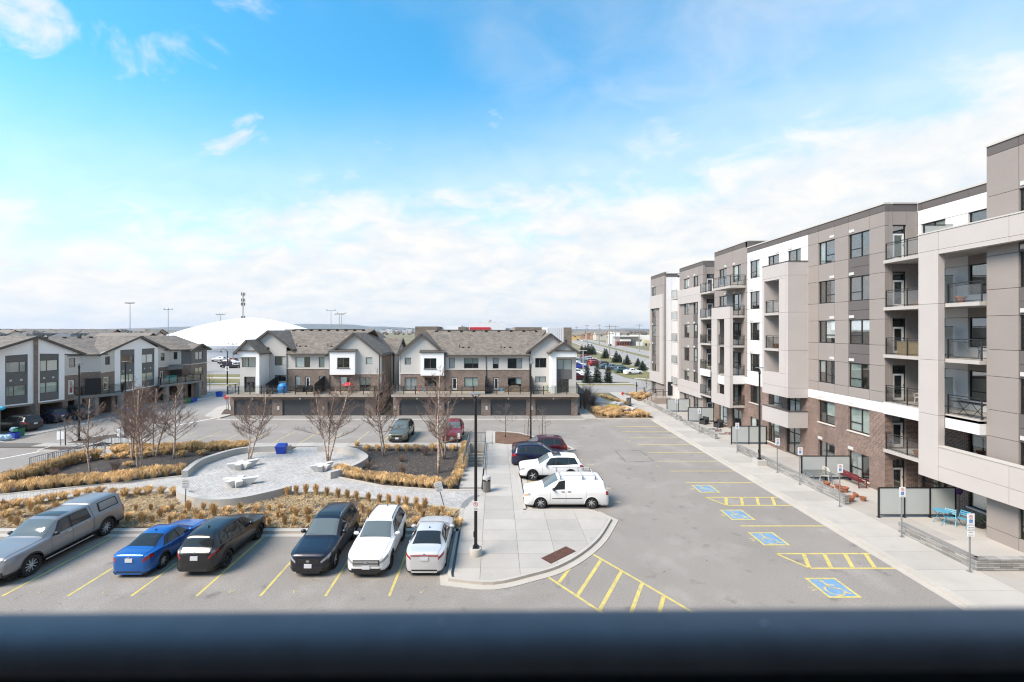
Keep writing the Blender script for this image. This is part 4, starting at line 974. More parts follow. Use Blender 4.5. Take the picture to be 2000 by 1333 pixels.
    MB().box(gx_l,gx_r,70.8,71,0,7.6).obj('back_wall', SIDING, root)
    for q0, q1 in ((gx_r-.16,gx_r+.015),(gx_l-.015,gx_l+.16)): MB().box(q0,q1,YF-.02,YF+.4,2.7,7.6).obj('corner_board', SIDING, root)
    MB().tube([(gx_r-.2,YF-.08,2.8),(gx_r-.2,YF-.08,7.4)],.05,6).obj('downspout', TRIM, root)
    MB().box(gx_l+.25,gx_r-.25,YF+.62,70.7,0,7.3).box(gx0+.05,gx1-.05,YG+.5,YF+.6,0,2.5).obj('house_core', CORE, root)
    # roofs
    zr, ze = spec['ridge'], spec['eave']; xa, xb = spec['rx']; yr = 64.4
    roof_slab(root, [(spec['gut'][0]+.1,YF-.45,ze),(spec['gut'][1]-.1,YF-.45,ze),(xb,yr,zr),(xa,yr,zr)]); roof_slab(root, [(xa,yr,zr),(xb,yr,zr),(xb,71.4,ze),(xa,71.4,ze)])
    MB().bar((spec['gut'][0],YF-.5,ze-.1),(spec['gut'][1],YF-.5,ze-.1),.1,.13).obj('gutter', TRIM, root)
    MB().bar((xa+1.5,yr,zr+.02),(xb-1.5,yr,zr+.02),.3,.05).obj('ridge_cap', SHING_G, root)
    for xp, hl, hr, zp, zl, zrr in spec['gables']:
        gable_roof(root, (xp,YF), (1,0), (hl,hr), zp, min(zl,zrr), 12.7, (0,1)); gable_wall(root, fr, xp-hl, xp, xp+hr, zl-.02, zp-.1, zrr-.02, SIDING, d=.005)
    n_ = 9
    roof_vents(root, [(xa+1.5+(xb-xa-3)*i/(n_-1), yr-.42, zr-.2) for i in range(n_)])
    for f_ in (.3,.62):
        x = xa+(xb-xa)*f_; y = YF+1.3; z = ze+(zr-ze)*(y-YF+.45)/(yr-YF+.45)
        MB().tube([(x,y,z-.1),(x,y,z+.42)],.05,6).obj('vent_pipe', BLACK, root); MB().box(x+.35,x+.55,y-.1,y+.1,z-.05,z+.12).obj('roof_vent', BLACK, root); MB().box(x+1.1,x+1.3,y-.1,y+.1,z-.05,z+.12).obj('roof_vent', BLACK, root)
    for x in spec['pipes']:
        MB().tube([(X(x),YF-.06,2.8),(X(x),YF-.06,ze-.1)],.045,6).obj('downspout', TRIM, root)
    # wing with the white frame
    wg = spec['wing']; y0 = 55.8; wx0, wx1 = wg['x']; sd_ = wg['side']; fw_ = SF(y0); yi = 56.45
    cx0, cx1 = (wx1-.42,wx1) if sd_ > 0 else (wx0,wx0+.62)
    MB().box(cx0,cx1,y0,y0+.6,2.69,7.3).obj('white_column', SIDING_W, root); MB().box(wx0,wx1,y0-.003,y0+.6,7.25,8.0).obj('white_beam', SIDING_W, root)
    if sd_ > 0: MB().box(wx1-.2,wx1-.004,y0+.61,YF-.01,2.69,8.0).obj('white_side', SIDING_W, root); MB().box(wx0,wx0+.15,yi,YF,2.69,8).obj('wing_side', SIDING, root)
    else: MB().box(wx0+.004,wx0+.2,y0+.61,YF-.01,2.69,8.0).obj('white_side', SIDING_W, root); MB().box(wx1-.15,wx1-.004,y0+.61,YF,2.69,8).obj('wing_side', SIDING, root)
    fi = SF(yi); hs_ = [(XA(px0+q[0]/4.443,yi),XA(px0+q[1]/4.443,yi),max(2.72,ZA(600+q[3]/4.443,yi)),ZA(600+q[2]/4.443,yi)) for q in wg['win']]
    wall_seg(root, fi, wx0+(.16 if sd_ > 0 else .21), wx1-(.21 if sd_ > 0 else .16), 2.69, 7.9, hs_, SIDING, 'wing_wall', .14)
    for h_, k in zip(hs_, 'ws'): window(fi, *h_, root, (.42,) if k == 'w' else (.5,), (), fm=GFRAME, blind=.9 if k == 'w' else .2, name='window' if k == 'w' else 'sliding_door')
    if wg.get('dark'): q = wg['dark']; fi.box(MB(), hs_[0][0], hs_[0][1], -.03, -.004, ZA(600+q[1]/4.443,yi), ZA(600+q[0]/4.443,yi)).obj('dark_panel', SIDING_D, root)
    xp = (wx0+wx1)/2; hw = (wx1-wx0)/2
    gable_roof(root, (xp,y0), (1,0), (hw,hw), wg['pk'], 8.0, 5.5, (0,1), .3); gable_wall(root, fw_, wx0, xp, wx1, 8.0, wg['pk']-.1, 8.0, SIDING, d=.02)
    MB().box(wx0-.1,wx1+.1,y0-.2,y0-.05,7.98,8.1).obj('gutter', TRIM, root)
    return root
L_ = dict(gx=(-33.05,-14.9), ends=(-32.3,-15.0), garages=[(120,450),(540,850),(930,1255)], screens=[505,905], pipes=[580,950], ridge=10.75, eave=7.6, rx=(-30.5,-17.5), gut=(-27.2,-21.8),
    segs=[(428,575,2.75,8.42,[(473,570,427,508,'w'),(473,570,590,645,'w')]),
          (575,957,5.62,7.55,[(653,780,435,525,'w'),(855,905,435,525,'1'),(650,695,600,682,'1'),(735,780,605,765,'d'),(858,895,600,660,'1')]),
          (957,1390,4.92,7.62,[(1263,1320,437,497,'1'),(1038,1138,605,680,'w'),(1210,1305,612,765,'s')])],
    bay=(950,1168,387,588,(1015,1122,440,528)), gables=[(-29.57,2.9,2.9,10.6,8.4,8.4),(-18.45,3.3,3.3,10.3,7.62,7.62)],
    wing=dict(x=(-32.4,-29.6), side=1, win=[(190,308,437,523),(207,305,605,745)], pk=9.45))
R_ = dict(gx=(-12.75,10.2), ends=(-12.6,10.0), garages=[(88,400),(480,800),(880,1190),(1270,1580)], screens=[838,1235], pipes=[485,842,1218], ridge=10.62, eave=7.45, rx=(-10,7.3), gut=(-6.5,4.5),
    segs=[(88,480,4.95,7.6,[(135,190,440,500,'1'),(135,240,612,765,'s'),(308,412,610,690,'w')]),
          (480,1232,5.5,7.42,[(520,570,442,533,'1'),(650,775,445,533,'w'),(900,950,442,535,'1'),(1028,1155,445,535,'w'),(543,592,612,765,'d'),(652,772,610,695,'w'),(905,953,612,765,'d'),(1030,1148,612,693,'w')]),
          (1232,1412,2.75,8.05,[(1268,1365,443,527,'v'),(1268,1362,603,655,'v')])],
    bay=(273,475,395,595,(303,410,445,535)), gables=[(-9.65,3.05,3.05,10.2,7.6,7.6),(7.17,2.8,2.8,10.2,8.0,8.0)],
    wing=dict(x=(6.99,10.2), side=-1, win=[(1458,1585,455,545),(1455,1560,625,750)], dark=(546,624), pk=9.15))
blkL = block('townhouse_block', 'grey and brick townhouse block with three garage doors, a blue covered grill on its deck', 430, 0, L_)
blkR = block('townhouse_block', 'wider townhouse block with four garage doors and long roof, nearest the apartments', 760, 0, R_)
# taller back part of the first block, seen over its side
MB().box(-22,-14.6,70.99,75,0,7.5).obj('rear_wall', SIDING, blkL); gable_roof(blkL, (-14.6,68.5), (0,1), (3.6,3.6), 9.4, 7.4, 9, (-1,0)); gable_wall(blkL, EF(-14.62), 65, 68.5, 72, 7.3, 9.3, 7.3, SIDING); EF(-14.6).box(MB(), 65, 72, .02, .2, 2.4, 7.35).obj('rear_wall', SIDING, blkL)

# ------------------------------------------------------------------ the row along the left road
row = empty('townhouse_row', 'long stepped townhouse row along the left road with white gables and open carports', 'townhouse row')
PTS = [(-60,45.5),(71,50.0),(157,54.2),(197,55.5),(224,58.0),(309,66.0),(331,68.2),(354,69.0),(374,69.7),(404,73.5)]
V = [Vector((XA(p,y),y,0)) for p, y in PTS]
class Seg(Fm):
    def __init__(s, i, p=None, q=None):
        a, b = (V[i], V[i+1]) if p is None else (p, q); d = (b-a).normalized(); super().__init__(a, d, (-d.y,d.x)); s.L = (b-a).length
    def a(s, px): r_ = (px-CX)/F; return (r_*s.o.y-s.o.x)/(s.u.x-r_*s.u.y)
    def z(s, px, py): p = s.P(s.a(px),0,0); return H-(py-CY)*p[1]/F
    def rect(s, x0, x1, y0, y1): m_ = (x0+x1)/2; return (s.a(x0), s.a(x1), s.z(m_,y1), s.z(m_,y0))
S = [Seg(i) for i in range(9)]
ZB = 2.42; ZE = 7.7; CARE = SIDING
def rowwin(i, rc, sp=(.6,), kind='w', bl=None):
    r_ = S[i].rect(*rc)
    if kind == 'd': gdoor(S[i], *r_, row, fm=GFRAME, trans=0, dep=.06)
    else: window(S[i], *r_, row, sp, (), fm=GFRAME, dep=.05, blind=bl)
    return r_
def whiteface(i, a0, a1, pans, ztop=ZE):
    """white gable face with dark vertical bands of windows"""
    holes = []; fr = S[i]
    for x0, x1, yt, yb, wins in pans: holes.append((fr.a(x0),fr.a(x1),ZB+.15,fr.z((x0+x1)/2,yt)))
    wall_seg(row, fr, a0, a1, ZB, ztop, holes, SIDING_W, 'white_wall', .1)
    for (x0, x1, yt, yb, wins), h_ in zip(pans, holes):
        sub = Seg(i); sub.o = fr.o+fr.n*.1
        ws = [sub.rect(w_[0],w_[1],w_[2],w_[3]) for w_ in wins]
        wall_seg(row, sub, h_[0], h_[1], h_[2], h_[3], ws, SIDING_D, 'dark_panel', .12)
        for w_, k in zip(ws, wins): window(sub, *w_, row, (k[4],), (), fm=GFRAME, dep=.05, blind=k[5])
        for zz in (h_[2]+1.9,): 
            for q in (.25,.72): fr.box(MB(), h_[0]+(h_[1]-h_[0])*q-.1, h_[0]+(h_[1]-h_[0])*q+.1, -.02+.1, .098, zz+.6, zz+.8).obj('wall_vent', WHITEV, row)
p65 = S[0].a(65.5)
whiteface(0, 0, p65, [(10,54.5,691,793,[(10.5,51,707,728,.68,.9),(11,50.5,753,774,.4,.9)])], 8.0)
S[0].box(MB(), p65, S[0].L+.12, -.12, .3, 0, 9.8).obj('brick_pier', BRICK_T, row)
whiteface(1, 0, S[1].a(126), [(77.5,115.5,688.6,784,[(77.8,114.3,703.5,725,.38,.9),(77.8,113,746.6,767.5,.35,.9)])], 8.0)
def mixed(i, a0, a1, py_split, px_split, holes_hi, holes_lo, zt=ZE, hi=None):
    fr = S[i]; zs_ = fr.z(px_split, py_split); wall_seg(row, fr, a0, a1, zs_, zt, holes_hi, hi or SIDING, 'siding_wall', .12); wall_seg(row, fr, a0, a1, 2.3, zs_, holes_lo, BRICK_T, 'brick_wall', .12)
    fr.box(MB(), a0, a1, -.03, -.002, zs_-.05, zs_+.05).obj('band_course', LIMEST, row)
w1 = rowwin(1,(135,147,700,718),()); d1 = rowwin(1,(133,146,742,771),(),'d'); mixed(1, S[1].a(126), S[1].L, 732, 141, [w1], [d1])
mixed(2, 0, S[2].L, 726, 177, [], [])
w1 = rowwin(3,(205.5,215,696.6,713),()); d1 = rowwin(3,(202.5,213.6,735.5,763),(),'d'); mixed(3, 0, S[3].L, 726, 210, [w1], [d1])
whiteface(4, 0, S[4].L, [(235,263,682.5,757,[(236,262,695,711,.6,.2),(236,262,731,747,.6,.8)]),(277,302,681,755,[(277.5,300,692,709,.4,.9),(277.5,300,728,743.5,.4,.9)])], 8.0)
w1 = rowwin(5,(314,321.6,690,705),()); d1 = rowwin(5,(313,320,724.5,747),(),'d'); mixed(5, 0, S[5].L, 716.5, 320, [w1], [d1])
w1 = rowwin(6,(339,346.5,688,702.5),(),bl=.2); mixed(6, 0, S[6].L, 712, 342, [w1], [])
mixed(7, 0, S[7].L, 712, 364, [], [], hi=SIDING_D)
w1 = rowwin(8,(381.6,396,687.5,702.5),(.5,)); w2 = rowwin(8,(381.6,396,717.5,731.5),(.45,)); w3 = rowwin(8,(387,396,746,761),(.4,))
fr = S[8]; zs_ = fr.z(390,710); wall_seg(row, fr, 0, fr.L, zs_, ZE, [w1], SIDING_D, 'siding_wall', .12); wall_seg(row, fr, 0, fr.L, 0, zs_, [w2,w3], BRICK_T, 'brick_wall', .12); fr.box(MB(), 0, fr.L, -.03, -.002, zs_-.05, zs_+.06).obj('band_course', LIMEST, row)
# end wall, back, cores
bk = Vector((-1,.12,0)).normalized()
e0, e1 = V[9], V[9]+bk*11
Seg(0,e0,e1).box(MB(), 0, 11, .01, .2, 0, 7.6).obj('end_wall', BRICK_T, row)
inn = [p+bk*.7 for p in V]
MB().prism([(p.x,p.y) for p in inn]+[((V[9]+bk*11).x,(V[9]+bk*11).y),((V[0]+bk*11).x,(V[0]+bk*11).y)], 2.45, 7.5).obj('house_core', CORE, row)
MB().prism([(p.x,p.y) for p in [q+bk*.05 for q in V]]+[((V[9]+bk*11).x,(V[9]+bk*11).y),((V[0]+bk*11).x,(V[0]+bk*11).y)], 2.26, 2.42).obj('first_floor', mat('soffit_grey', (.16,.15,.14), .8), row)
far_ = [p+bk*5.6 for p in V]; mb = MB(); mb.ribbon([(p.x,p.y) for p in far_], -.1, .1, 0, 2.25); mb.obj('carport_back', BRICK_T, row)
def pier(p, w_=.55, l_=5.4, m=BRICK_T):
    c = p+bk*(l_/2); MB().obox((c.x,c.y,1.13), (l_,w_,2.24), math.atan2(bk.y,bk.x)).obj('carport_pier', m, row)
for i, px in ((0,-10),(0,68.5),(1,128),(2,178),(3,222),(4,268),(4,306),(5,329),(7,364)):
    pier(Vector(S[i].P(S[i].a(px) if px != 68.5 else S[0].L-.2,.02,0)))
for p in (V[1],): MB().box(p.x-.1,p.x+.3,p.y-.35,p.y+.1,0,2.4).obj('brick_pier', BRICK_T, row)
for i, px in ((1,80),(1,100),(3,205),(4,240),(5,318)):
    q = S[i].P(S[i].a(px),-.1,2.05); 
beam = MB(); beam.ribbon([(p.x,p.y) for p in V], -.02, .2, 2.24, 2.44); beam.obj('floor_beam', mat('brown_beam', (.20,.165,.135), .7), row)
# decks
GREYC = mat('grey_deck_paint', (.20,.20,.185), .7, .06, 2)
def rowdeck(poly, rail, z=2.68, posts=()):
    MB().prism(poly, z-.34, z).obj('deck', GREYC, row)
    for a_, b_ in zip(rail[:-1], rail[1:]): railing(a_, b_, z, row, 1.08, 1.35, BLACK, True, 'deck_railing', .085)
    for p in posts: MB().box(p[0]-.25,p[0]+.25,p[1]-.25,p[1]+.25,0,z-.34).obj('deck_post', GREYC, row)
w4 = S[4].P(S[4].a(243),0,0)
rowdeck([(-51.25,52.95),(-47.6,57.0),(w4[0],w4[1]),(V[4].x,V[4].y),(V[3].x,V[3].y),(V[2].x,V[2].y)], [(-51.1,53.15),(-47.75,56.95),(w4[0]+.2,w4[1]-.25)], posts=((-49.6,55.2),(-47.9,56.9),(-50.6,54)))
rowdeck([(-49.95,65.8),(-48.5,64.4),(-46.8,70.9),(-47.4,71.8),(V[8].x,V[8].y),(V[7].x,V[7].y),(V[6].x,V[6].y)], [(-49.7,65.6),(-48.55,64.55),(-46.95,70.85)], posts=((-48.4,65.4),(-47.9,67.6),(-47.0,70.5)))
rowdeck([(-60,42),(-50.2,42.5),(-51.6,46.3),(-60,46)], [(-55,42.2),(-50.35,42.6),(-51.6,46.2)], posts=((-51.2,45.6),(-50.7,43.6)))
a_ = V[2]+Vector((.5,.1,0)); MB().bar((a_.x,a_.y,3.75),(V[3].x+.3,V[3].y-.3,3.75),.06,1.9).obj('privacy_screen', PVC, row)
a_ = V[6]+Vector((.4,-.2,0)); MB().bar((a_.x,a_.y,3.75),(V[7].x+.2,V[7].y-.2,3.75),.06,1.9).obj('privacy_screen', PVC, row)
# porch roof by the end house
q0, q1 = V[6], V[7]; roof_slab(row, [(q0.x,q0.y,5.35),(q1.x+.3,q1.y,5.35),(q1.x+1.4,q1.y-1.6,4.85),(q0.x+1.3,q0.y-2.2,4.85)], .12)
# roofs: the long one behind, and a cross roof over each gable
rid = [V[0]+bk*6.2, V[9]+bk*6.2]; up = Vector((0,0,1))
ev = [V[0]+bk*.4, V[1]+bk*.4, V[1].lerp(V[2],.62)+bk*.1, V[2]+Vector((.2,0,0)), V[3]+Vector((.1,-.5,0)), V[4]+bk*.1, V[4]+bk*.4, V[5]+bk*.4, V[6]+Vector((.3,-.2,0)), V[8]+Vector((0,-.4,0)), V[9]+Vector((.3,.3,0))]
for gi, (a_, b_) in enumerate(zip(ev[:-1], ev[1:])):
    f0, f1 = (a_-V[0]).length/(V[9]-V[0]).length, (b_-V[0]).length/(V[9]-V[0]).length
    roof_slab(row, [a_+up*7.66, b_+up*7.66, rid[0].lerp(rid[1],f1)+up*9.75, rid[0].lerp(rid[1],f0)+up*9.75])
    if gi in (2,3,4,8,9): MB().bar(a_+up*7.58, b_+up*7.58, .1, .14).obj('gutter', TRIM, row)
roof_slab(row, [rid[0]+up*9.75, rid[1]+up*9.75, V[9]+bk*12+up*7.6, V[0]+bk*12+up*7.6])
g0 = V[1]; gable_roof(row, (g0.x,g0.y), S[1].u, (6.2,4.75), 9.95, 7.7, 6.3, bk, .25)
fr = S[1]; gable_wall(row, fr, 0.0, .0, S[1].L, 8.0, 9.8, 7.72, SIDING_W, d=.003)
fr = S[0]; gable_wall(row, fr, -.1, p65, p65, 7.75, 9.8, 8.0, SIDING_W, d=.003)
ap = S[4].a(272); g1 = Vector(S[4].P(ap,0,0)); hl = (g1-V[3]).length; hr = (V[6]-g1).length
gable_roof(row, (g1.x,g1.y), S[4].u, (hl*.98,hr*.98), 9.78, 7.68, 6.4, bk, .3)
gable_wall(row, S[4], 0, ap, S[4].L, 8.0, 9.6, 8.0, SIDING_W, d=.003); P = S[4].P
for i, za, zb in ((3,7.66,8.35),(5,8.35,7.66)): gable_wall(row, S[i], 0, (0 if za > zb else S[i].L), S[i].L, ZE-.02, max(za,zb), ZE-.02, SIDING, d=.004)
ap = S[8].a(391); g2 = Vector(S[8].P(ap,0,0)); gable_roof(row, (g2.x,g2.y), S[8].u, (2.2,2.1), 8.45, 7.6, 5, bk, .35); gable_wall(row, S[8], 0, ap, S[8].L, 7.68, 8.4, 7.68, SIDING_D, d=.003)
roof_vents(row, [tuple(rid[0].lerp(rid[1],t)-bk*.6+up*9.6) for t in (.06,.14,.2,.3,.37,.44,.5,.55,.6,.66,.72,.8)])
# distant line of roof between the row and the camera edge: party-wall flashing
for t in (.34,):
    a_ = rid[0].lerp(rid[1],t)+up*9.8; MB().bar(a_, ev[2].lerp(ev[3],.5)+up*7.95, .12, .04).obj('flashing', WHITEV, row)
# ------------------------------------------------------------------ dome, poles, far houses, hills
rb_ = random.Random(5)
DOMEM = mat('dome_fabric', (.80,.80,.79), .6, .02, .05)
def dome():
    c = Vector((-113,207,0)); hx, hy, hz = 36, 42, 16.2; NU, NV = 72, 20
    root = empty('sports_dome', 'huge white air supported sports dome behind the townhouses', 'dome', tuple(c))
    v = []
    for i in range(NV+1):
        t = i/NV
        for j in range(NU):
            a = 2*math.pi*j/NU; ca, sa = math.cos(a), math.sin(a)
            r_ = (abs(ca)**2.7+abs(sa)**2.7)**(-1/2.7); d = 1-t; z = hz*(1-d**1.6)
            q = 1+.004*math.sin(a*36)
            v.append((hx*r_*ca*d*q, hy*r_*sa*d*q, 4.6+z*.73))
    f = [(i*NU+j, i*NU+(j+1)%NU, (i+1)*NU+(j+1)%NU, (i+1)*NU+j) for i in range(NV) for j in range(NU)]
    MB().add(v, f).obj('dome_skin', DOMEM, root, True)
    ring = [(x,y) for x,y,z in v[:NU]]
    MB().ribbon(ring, -.1, .1, 0, 4.7, closed=True).obj('dome_wall', mat('dome_wall_fabric', (.50,.53,.57), .6, .04, .2), root)
    mb = MB(); mb.ribbon([(x*1.012,y*1.012) for x,y in ring], -.1, .1, 3.3, 3.6, closed=True); mb.obj('cable_band', mat('grey_band', (.36,.38,.40), .6), root)
dome()
GALV = mat('pole_grey', (.30,.31,.32), .5)
def flood(px, ptop, Y, heads=4, label='', arms='T', z0=0):
    x = XA(px,Y); zt = ZA(ptop,Y); r_ = empty('floodlight_pole', label, 'light pole', (x,Y,z0), group='tall field lights'); k = Y/160
    MB().tube([(0,0,0),(0,0,zt-z0)], [.17*k,.09*k], 6).obj('pole', GALV, r_)
    wd = 1.5*k
    MB().box(-wd,wd,-.12,.12,zt-z0-.25*k,zt-z0-.05*k).obj('crossarm', GALV, r_)
    for i in range(heads): MB().obox((-wd+2*wd*i/(heads-1),-.25,zt-z0+.1*k),(.42*k,.3,.42*k),0,0,R(-25)).obj('lamp_head', GALV, r_)
for px, pt, Y, n, lb in ((254,592,150,5,'tall grey floodlight pole over the far rooftops, leftmost and highest'),(328.5,604,170,3,'grey floodlight pole between far rooftops and the white dome'),(431,614,275,4,'small floodlight pole just showing over the left of the white dome'),(646.5,606,230,2,'floodlight pole behind the brown townhouse roof, leftmost of a close three'),(663,614,260,2,'shortest floodlight pole of a close three behind the brown roof'),(667,612,255,2,'floodlight pole behind the brown roof, rightmost of a close three'),(455,672,148,3,'short T-shaped parking light before the dome wall')):
    flood(px, pt, Y, n, lb)
# lattice mast behind the dome
Yt = 330; r_ = empty('cell_tower', 'slim lattice cell tower with antennas rising behind the white dome', 'tower', (XA(475,Yt),Yt,0)); zt = ZA(573,Yt); mb = MB()
for k in range(22):
    z0, z1 = zt*k/22, zt*(k+1)/22; w_ = .75-.35*k/22
    for i in range(3):
        a, b = 2*math.pi*i/3, 2*math.pi*(i+1)/3
        mb.bar((w_*math.cos(a),w_*math.sin(a),z0),(w_*math.cos(a),w_*math.sin(a),z1),.12); mb.bar((w_*math.cos(a),w_*math.sin(a),z0),(w_*math.cos(b),w_*math.sin(b),z1),.08)
stuff(mb.obj('lattice', GALV, r_))
for z_, n in ((zt-.6,6),(zt-5,6),(zt-8,5),(zt-18,4)):
    for i in range(n): a = 2*math.pi*i/n; MB().box(1.2*math.cos(a)-.22,1.2*math.cos(a)+.22,1.2*math.sin(a)-.22,1.2*math.sin(a)+.22,z_-1.2,z_+1.0).obj('antenna', mat('antenna_dark', (.10,.10,.11), .6), r_)
# ---- houses
HW = [mat('house_brick_%s' % n, c, .9, .1, 1) for n, c in (('tan',(.36,.28,.22)),('red',(.24,.135,.105)),('cream',(.52,.46,.38)),('grey',(.30,.28,.26)))]
def house(x, y, rz, w_, d, zr, roofm, wallm, kind, label, cat='house', group='roofs of the far subdivision', ze=None, gab=2):
    root = empty('house', label, cat, (x,y,0), rz, group); ze = ze or zr-3.2; hw, hd = w_/2, d/2
    MB().box(-hw,hw,-hd,hd,0,ze).obj('wall', wallm, root)
    o = .45
    if kind == 'hip':
        e = [(-hw-o,-hd-o,ze),(hw+o,-hd-o,ze),(hw+o,hd+o,ze),(-hw-o,hd+o,ze)]; rl = max(.4,hw-hd*.8); a, b = (-rl,0,zr),(rl,0,zr)
        MB().add(e+[a,b], [(0,1,5,4),(1,2,5),(2,3,4,5),(3,0,4),(3,2,1,0)]).obj('roof', roofm, root)
    else:
        e = [(-hw-o,-hd-o,ze),(hw+o,-hd-o,ze),(hw+o,hd+o,ze),(-hw-o,hd+o,ze)]; a, b = (-hw-o,0,zr),(hw+o,0,zr)
        MB().add(e+[a,b], [(0,1,5,4),(2,3,4,5),(3,2,1,0)]).obj('roof', roofm, root); MB().add([(-hw,-hd,ze),(-hw,hd,ze),(-hw,0,zr-.2),(hw,-hd,ze),(hw,hd,ze),(hw,0,zr-.2)], [(0,2,1),(3,4,5),(0,3,5,2),(1,2,5,4)]).obj('gable_wall', wallm, root)
    for i in range(gab):                                   # front gablets
        gx = (-.5+ (i+.5)/gab)*w_*.9; gw = min(1.7,w_/5); gz = ze+(zr-ze)*.62; yf = -hd-.25
        MB().add([(gx-gw,yf,ze),(gx+gw,yf,ze),(gx,yf,gz)], [(0,1,2)]).obj('gable_wall', HW[2], root)
        yb = -hd*.38; MB().add([(gx-gw-.2,yf-.25,ze-.15),(gx,yf-.25,gz+.12),(gx+gw+.2,yf-.25,ze-.15),(gx-gw-.2,0,ze-.15),(gx,yb,gz+.12),(gx+gw+.2,0,ze-.15)], [(0,1,4,3),(1,2,5,4)]).obj('gablet_roof', roofm, root)
        f_ = SF(-hd); MB().box(gx-.6,gx+.6,-hd-.05,-hd-.01,ze-1.9,ze-.6).obj('window', CORE, root)
    return root
labs = {0:'grey brown shingled house roof with pale gables in the far subdivision', 1:'light grey shingled house roof in the far subdivision', 2:'slate blue hipped house roof beyond the left townhouse row'}
RM = [SHING_G, mat('far_taupe_roof', (.20,.175,.15), .9, .12, .6), SHING_N]
hs_ = []
for rowY, n, xs, xe in ((84,6,-122,-68),(104,7,-140,-83),(128,7,-165,-102),(160,8,-200,-126),(205,8,-250,-160),(250,9,-310,-195)):
    for i in range(n):
        x = xs+(xe-xs)*i/(n-1)+rb_.uniform(-1,1); y = rowY+rb_.uniform(-2.5,2.5)
        k = 2 if (rowY in (84,104) and i in (1,4)) else rb_.choice((0,0,1))
        zr = 10.1 if rowY < 120 else rb_.uniform(10.2,10.9) if rowY < 200 else 11.2
        if k == 2: zr = 10.0
        w_ = (xe-xs)/(n-1)*rb_.uniform(.78,.92)
        house(x, y, rb_.uniform(-.06,.06), w_, 11, zr, RM[k], rb_.choice(HW), 'hip' if (k == 2 or rb_.random() < .6) else 'gab', labs[k].replace('in the far subdivision','').replace('beyond the left townhouse row','').strip()+' in the '+dict(zip((84,104,128,160,205,250),('nearest','second','third','fourth','fifth','farthest')))[rowY]+' row behind the left townhouses', gab=rb_.choice((2,3)) if k != 2 else 1)
for i in range(5):                                         # houses behind the end of the row, before the dome
    x, y = XA(258+14.5*i, 128+3*i), 128+3*i
    house(x, y, 0, 8.5, 10, 9.0+rb_.uniform(-.3,.3), RM[rb_.choice((0,1))], rb_.choice(HW), 'hip', 'small brown roofed house between the end of the left row and the dome', group='brown roofs before the dome', gab=2)
for i in range(16):                                        # pale and yellow new houses far along the highway, right
    Y = 520+rb_.uniform(-60,160); x = XA(1116+6.2*i, Y)
    house(x, Y, rb_.uniform(-.1,.1), rb_.uniform(9,14), 12, rb_.uniform(8,10.5), RM[1], mat(*rb_.choice((('ochre_house',(.48,.33,.13)),('pale_house',(.52,.47,.40)),('rust_house',(.33,.20,.13)))), .9, .05, 1), 'gab', 'new ochre and tan house far off beside the highway', group='new houses by the highway', gab=1)
# ---- far town: white mid-rise blocks
for i, (px, py, w_, Y) in enumerate(((748,646,13,1500),(760,643.5,12,1500),(773,645.5,14,1520),(790,646,10,1450),(799,643.8,11,1480),(806,645,8,1490),(1108,646.5,10,1600))):
    x = XA(px,Y); zt = ZA(py,Y); ww = w_*Y/F/2; r_ = empty('mid_rise', 'white mid-rise block on the horizon between the two townhouse roofs' if px < 1000 else 'low white shed on the horizon right of the recreation centre', 'building', (x,Y,0), 0, 'white blocks on the horizon')
    MB().box(-ww,ww,0,18,0,zt).obj('wall', mat('far_white', (.66,.66,.66), .8), r_); MB().box(-ww*.4,ww*.3,4,14,zt,zt+3).obj('penthouse', mat('far_dark', (.12,.12,.13), .8), r_)
    for f_ in range(4):
        for j in range(5): MB().box(-ww+ww*2*(j+.25)/5,-ww+ww*2*(j+.75)/5,-.4,-.05,zt-3-f_*3.6,zt-1.2-f_*3.6).obj('window', MC['far_dark'], r_)
# ---- hills and far woods
def ridge(name, Y, pts, m, depth):
    mb = MB(); n = 260; x0, x1 = XA(pts[0][0],Y), XA(pts[-1][0],Y); vv = []
    for i in range(n+1):
        px = pts[0][0]+(pts[-1][0]-pts[0][0])*i/n
        for a, b in zip(pts[:-1], pts[1:]):
            if a[0] <= px <= b[0]: py = a[1]+(b[1]-a[1])*(px-a[0])/(b[0]-a[0])
        z = ZA(py,Y)+Y*.0006*mnoise.noise(Vector((px*.05,1,0)))+Y*.0003*mnoise.noise(Vector((px*.4,5,0)))
        x = XA(px,Y); vv += [(x,Y-depth*.6,-6),(x*.985,Y-depth*.3,z*.45),(x,Y,z),(x,Y+depth,-6)]
    f = [(4*i+q,4*i+4+q,4*i+5+q,4*i+1+q) for i in range(n) for q in range(3)]
    struct(mb.add(vv, f).obj(name, m, None, True))
HILL = mat('wooded_hill', (.085,.095,.085), 1, .3, .004)
ridge('hills', 7000, [(-1400,640),(-200,642),(200,643),(285,641),(330,639),(420,638),(560,634),(600,633),(700,634.5),(712,638),(760,638.5),(800,641),(900,640),(1010,641.5),(1120,643),(1180,644),(1215,642),(1280,643),(1400,640),(1700,641),(2600,639)], HILL, 900)
ridge('wooded_ridge', 3200, [(-1400,646),(200,646),(260,645),(300,644),(345,646),(560,645.5),(745,646.5),(800,646),(1100,646.5),(1190,645.8),(1215,645),(1290,644.5),(2000,645),(2600,646)], mat('bare_wood', (.10,.082,.075), 1, .35, .01), 500)
W_ = mat('bare_treetops', (.125,.095,.08), 1, .35, .05); mb = MB()
for i in range(700):                                       # belts of bare trees too far off to tell apart
    Y = rb_.choice((1000,1300,1600)); px = rb_.uniform(-100,1500); x = XA(px,Y); h = rb_.uniform(3,6.5); mb.ell((x,Y+rb_.uniform(-30,30),h*.5),(h*rb_.uniform(.6,1.3),h*.7,h*.62),6,4,0,.5,i)
stuff(mb.obj('woods', W_, None, True))
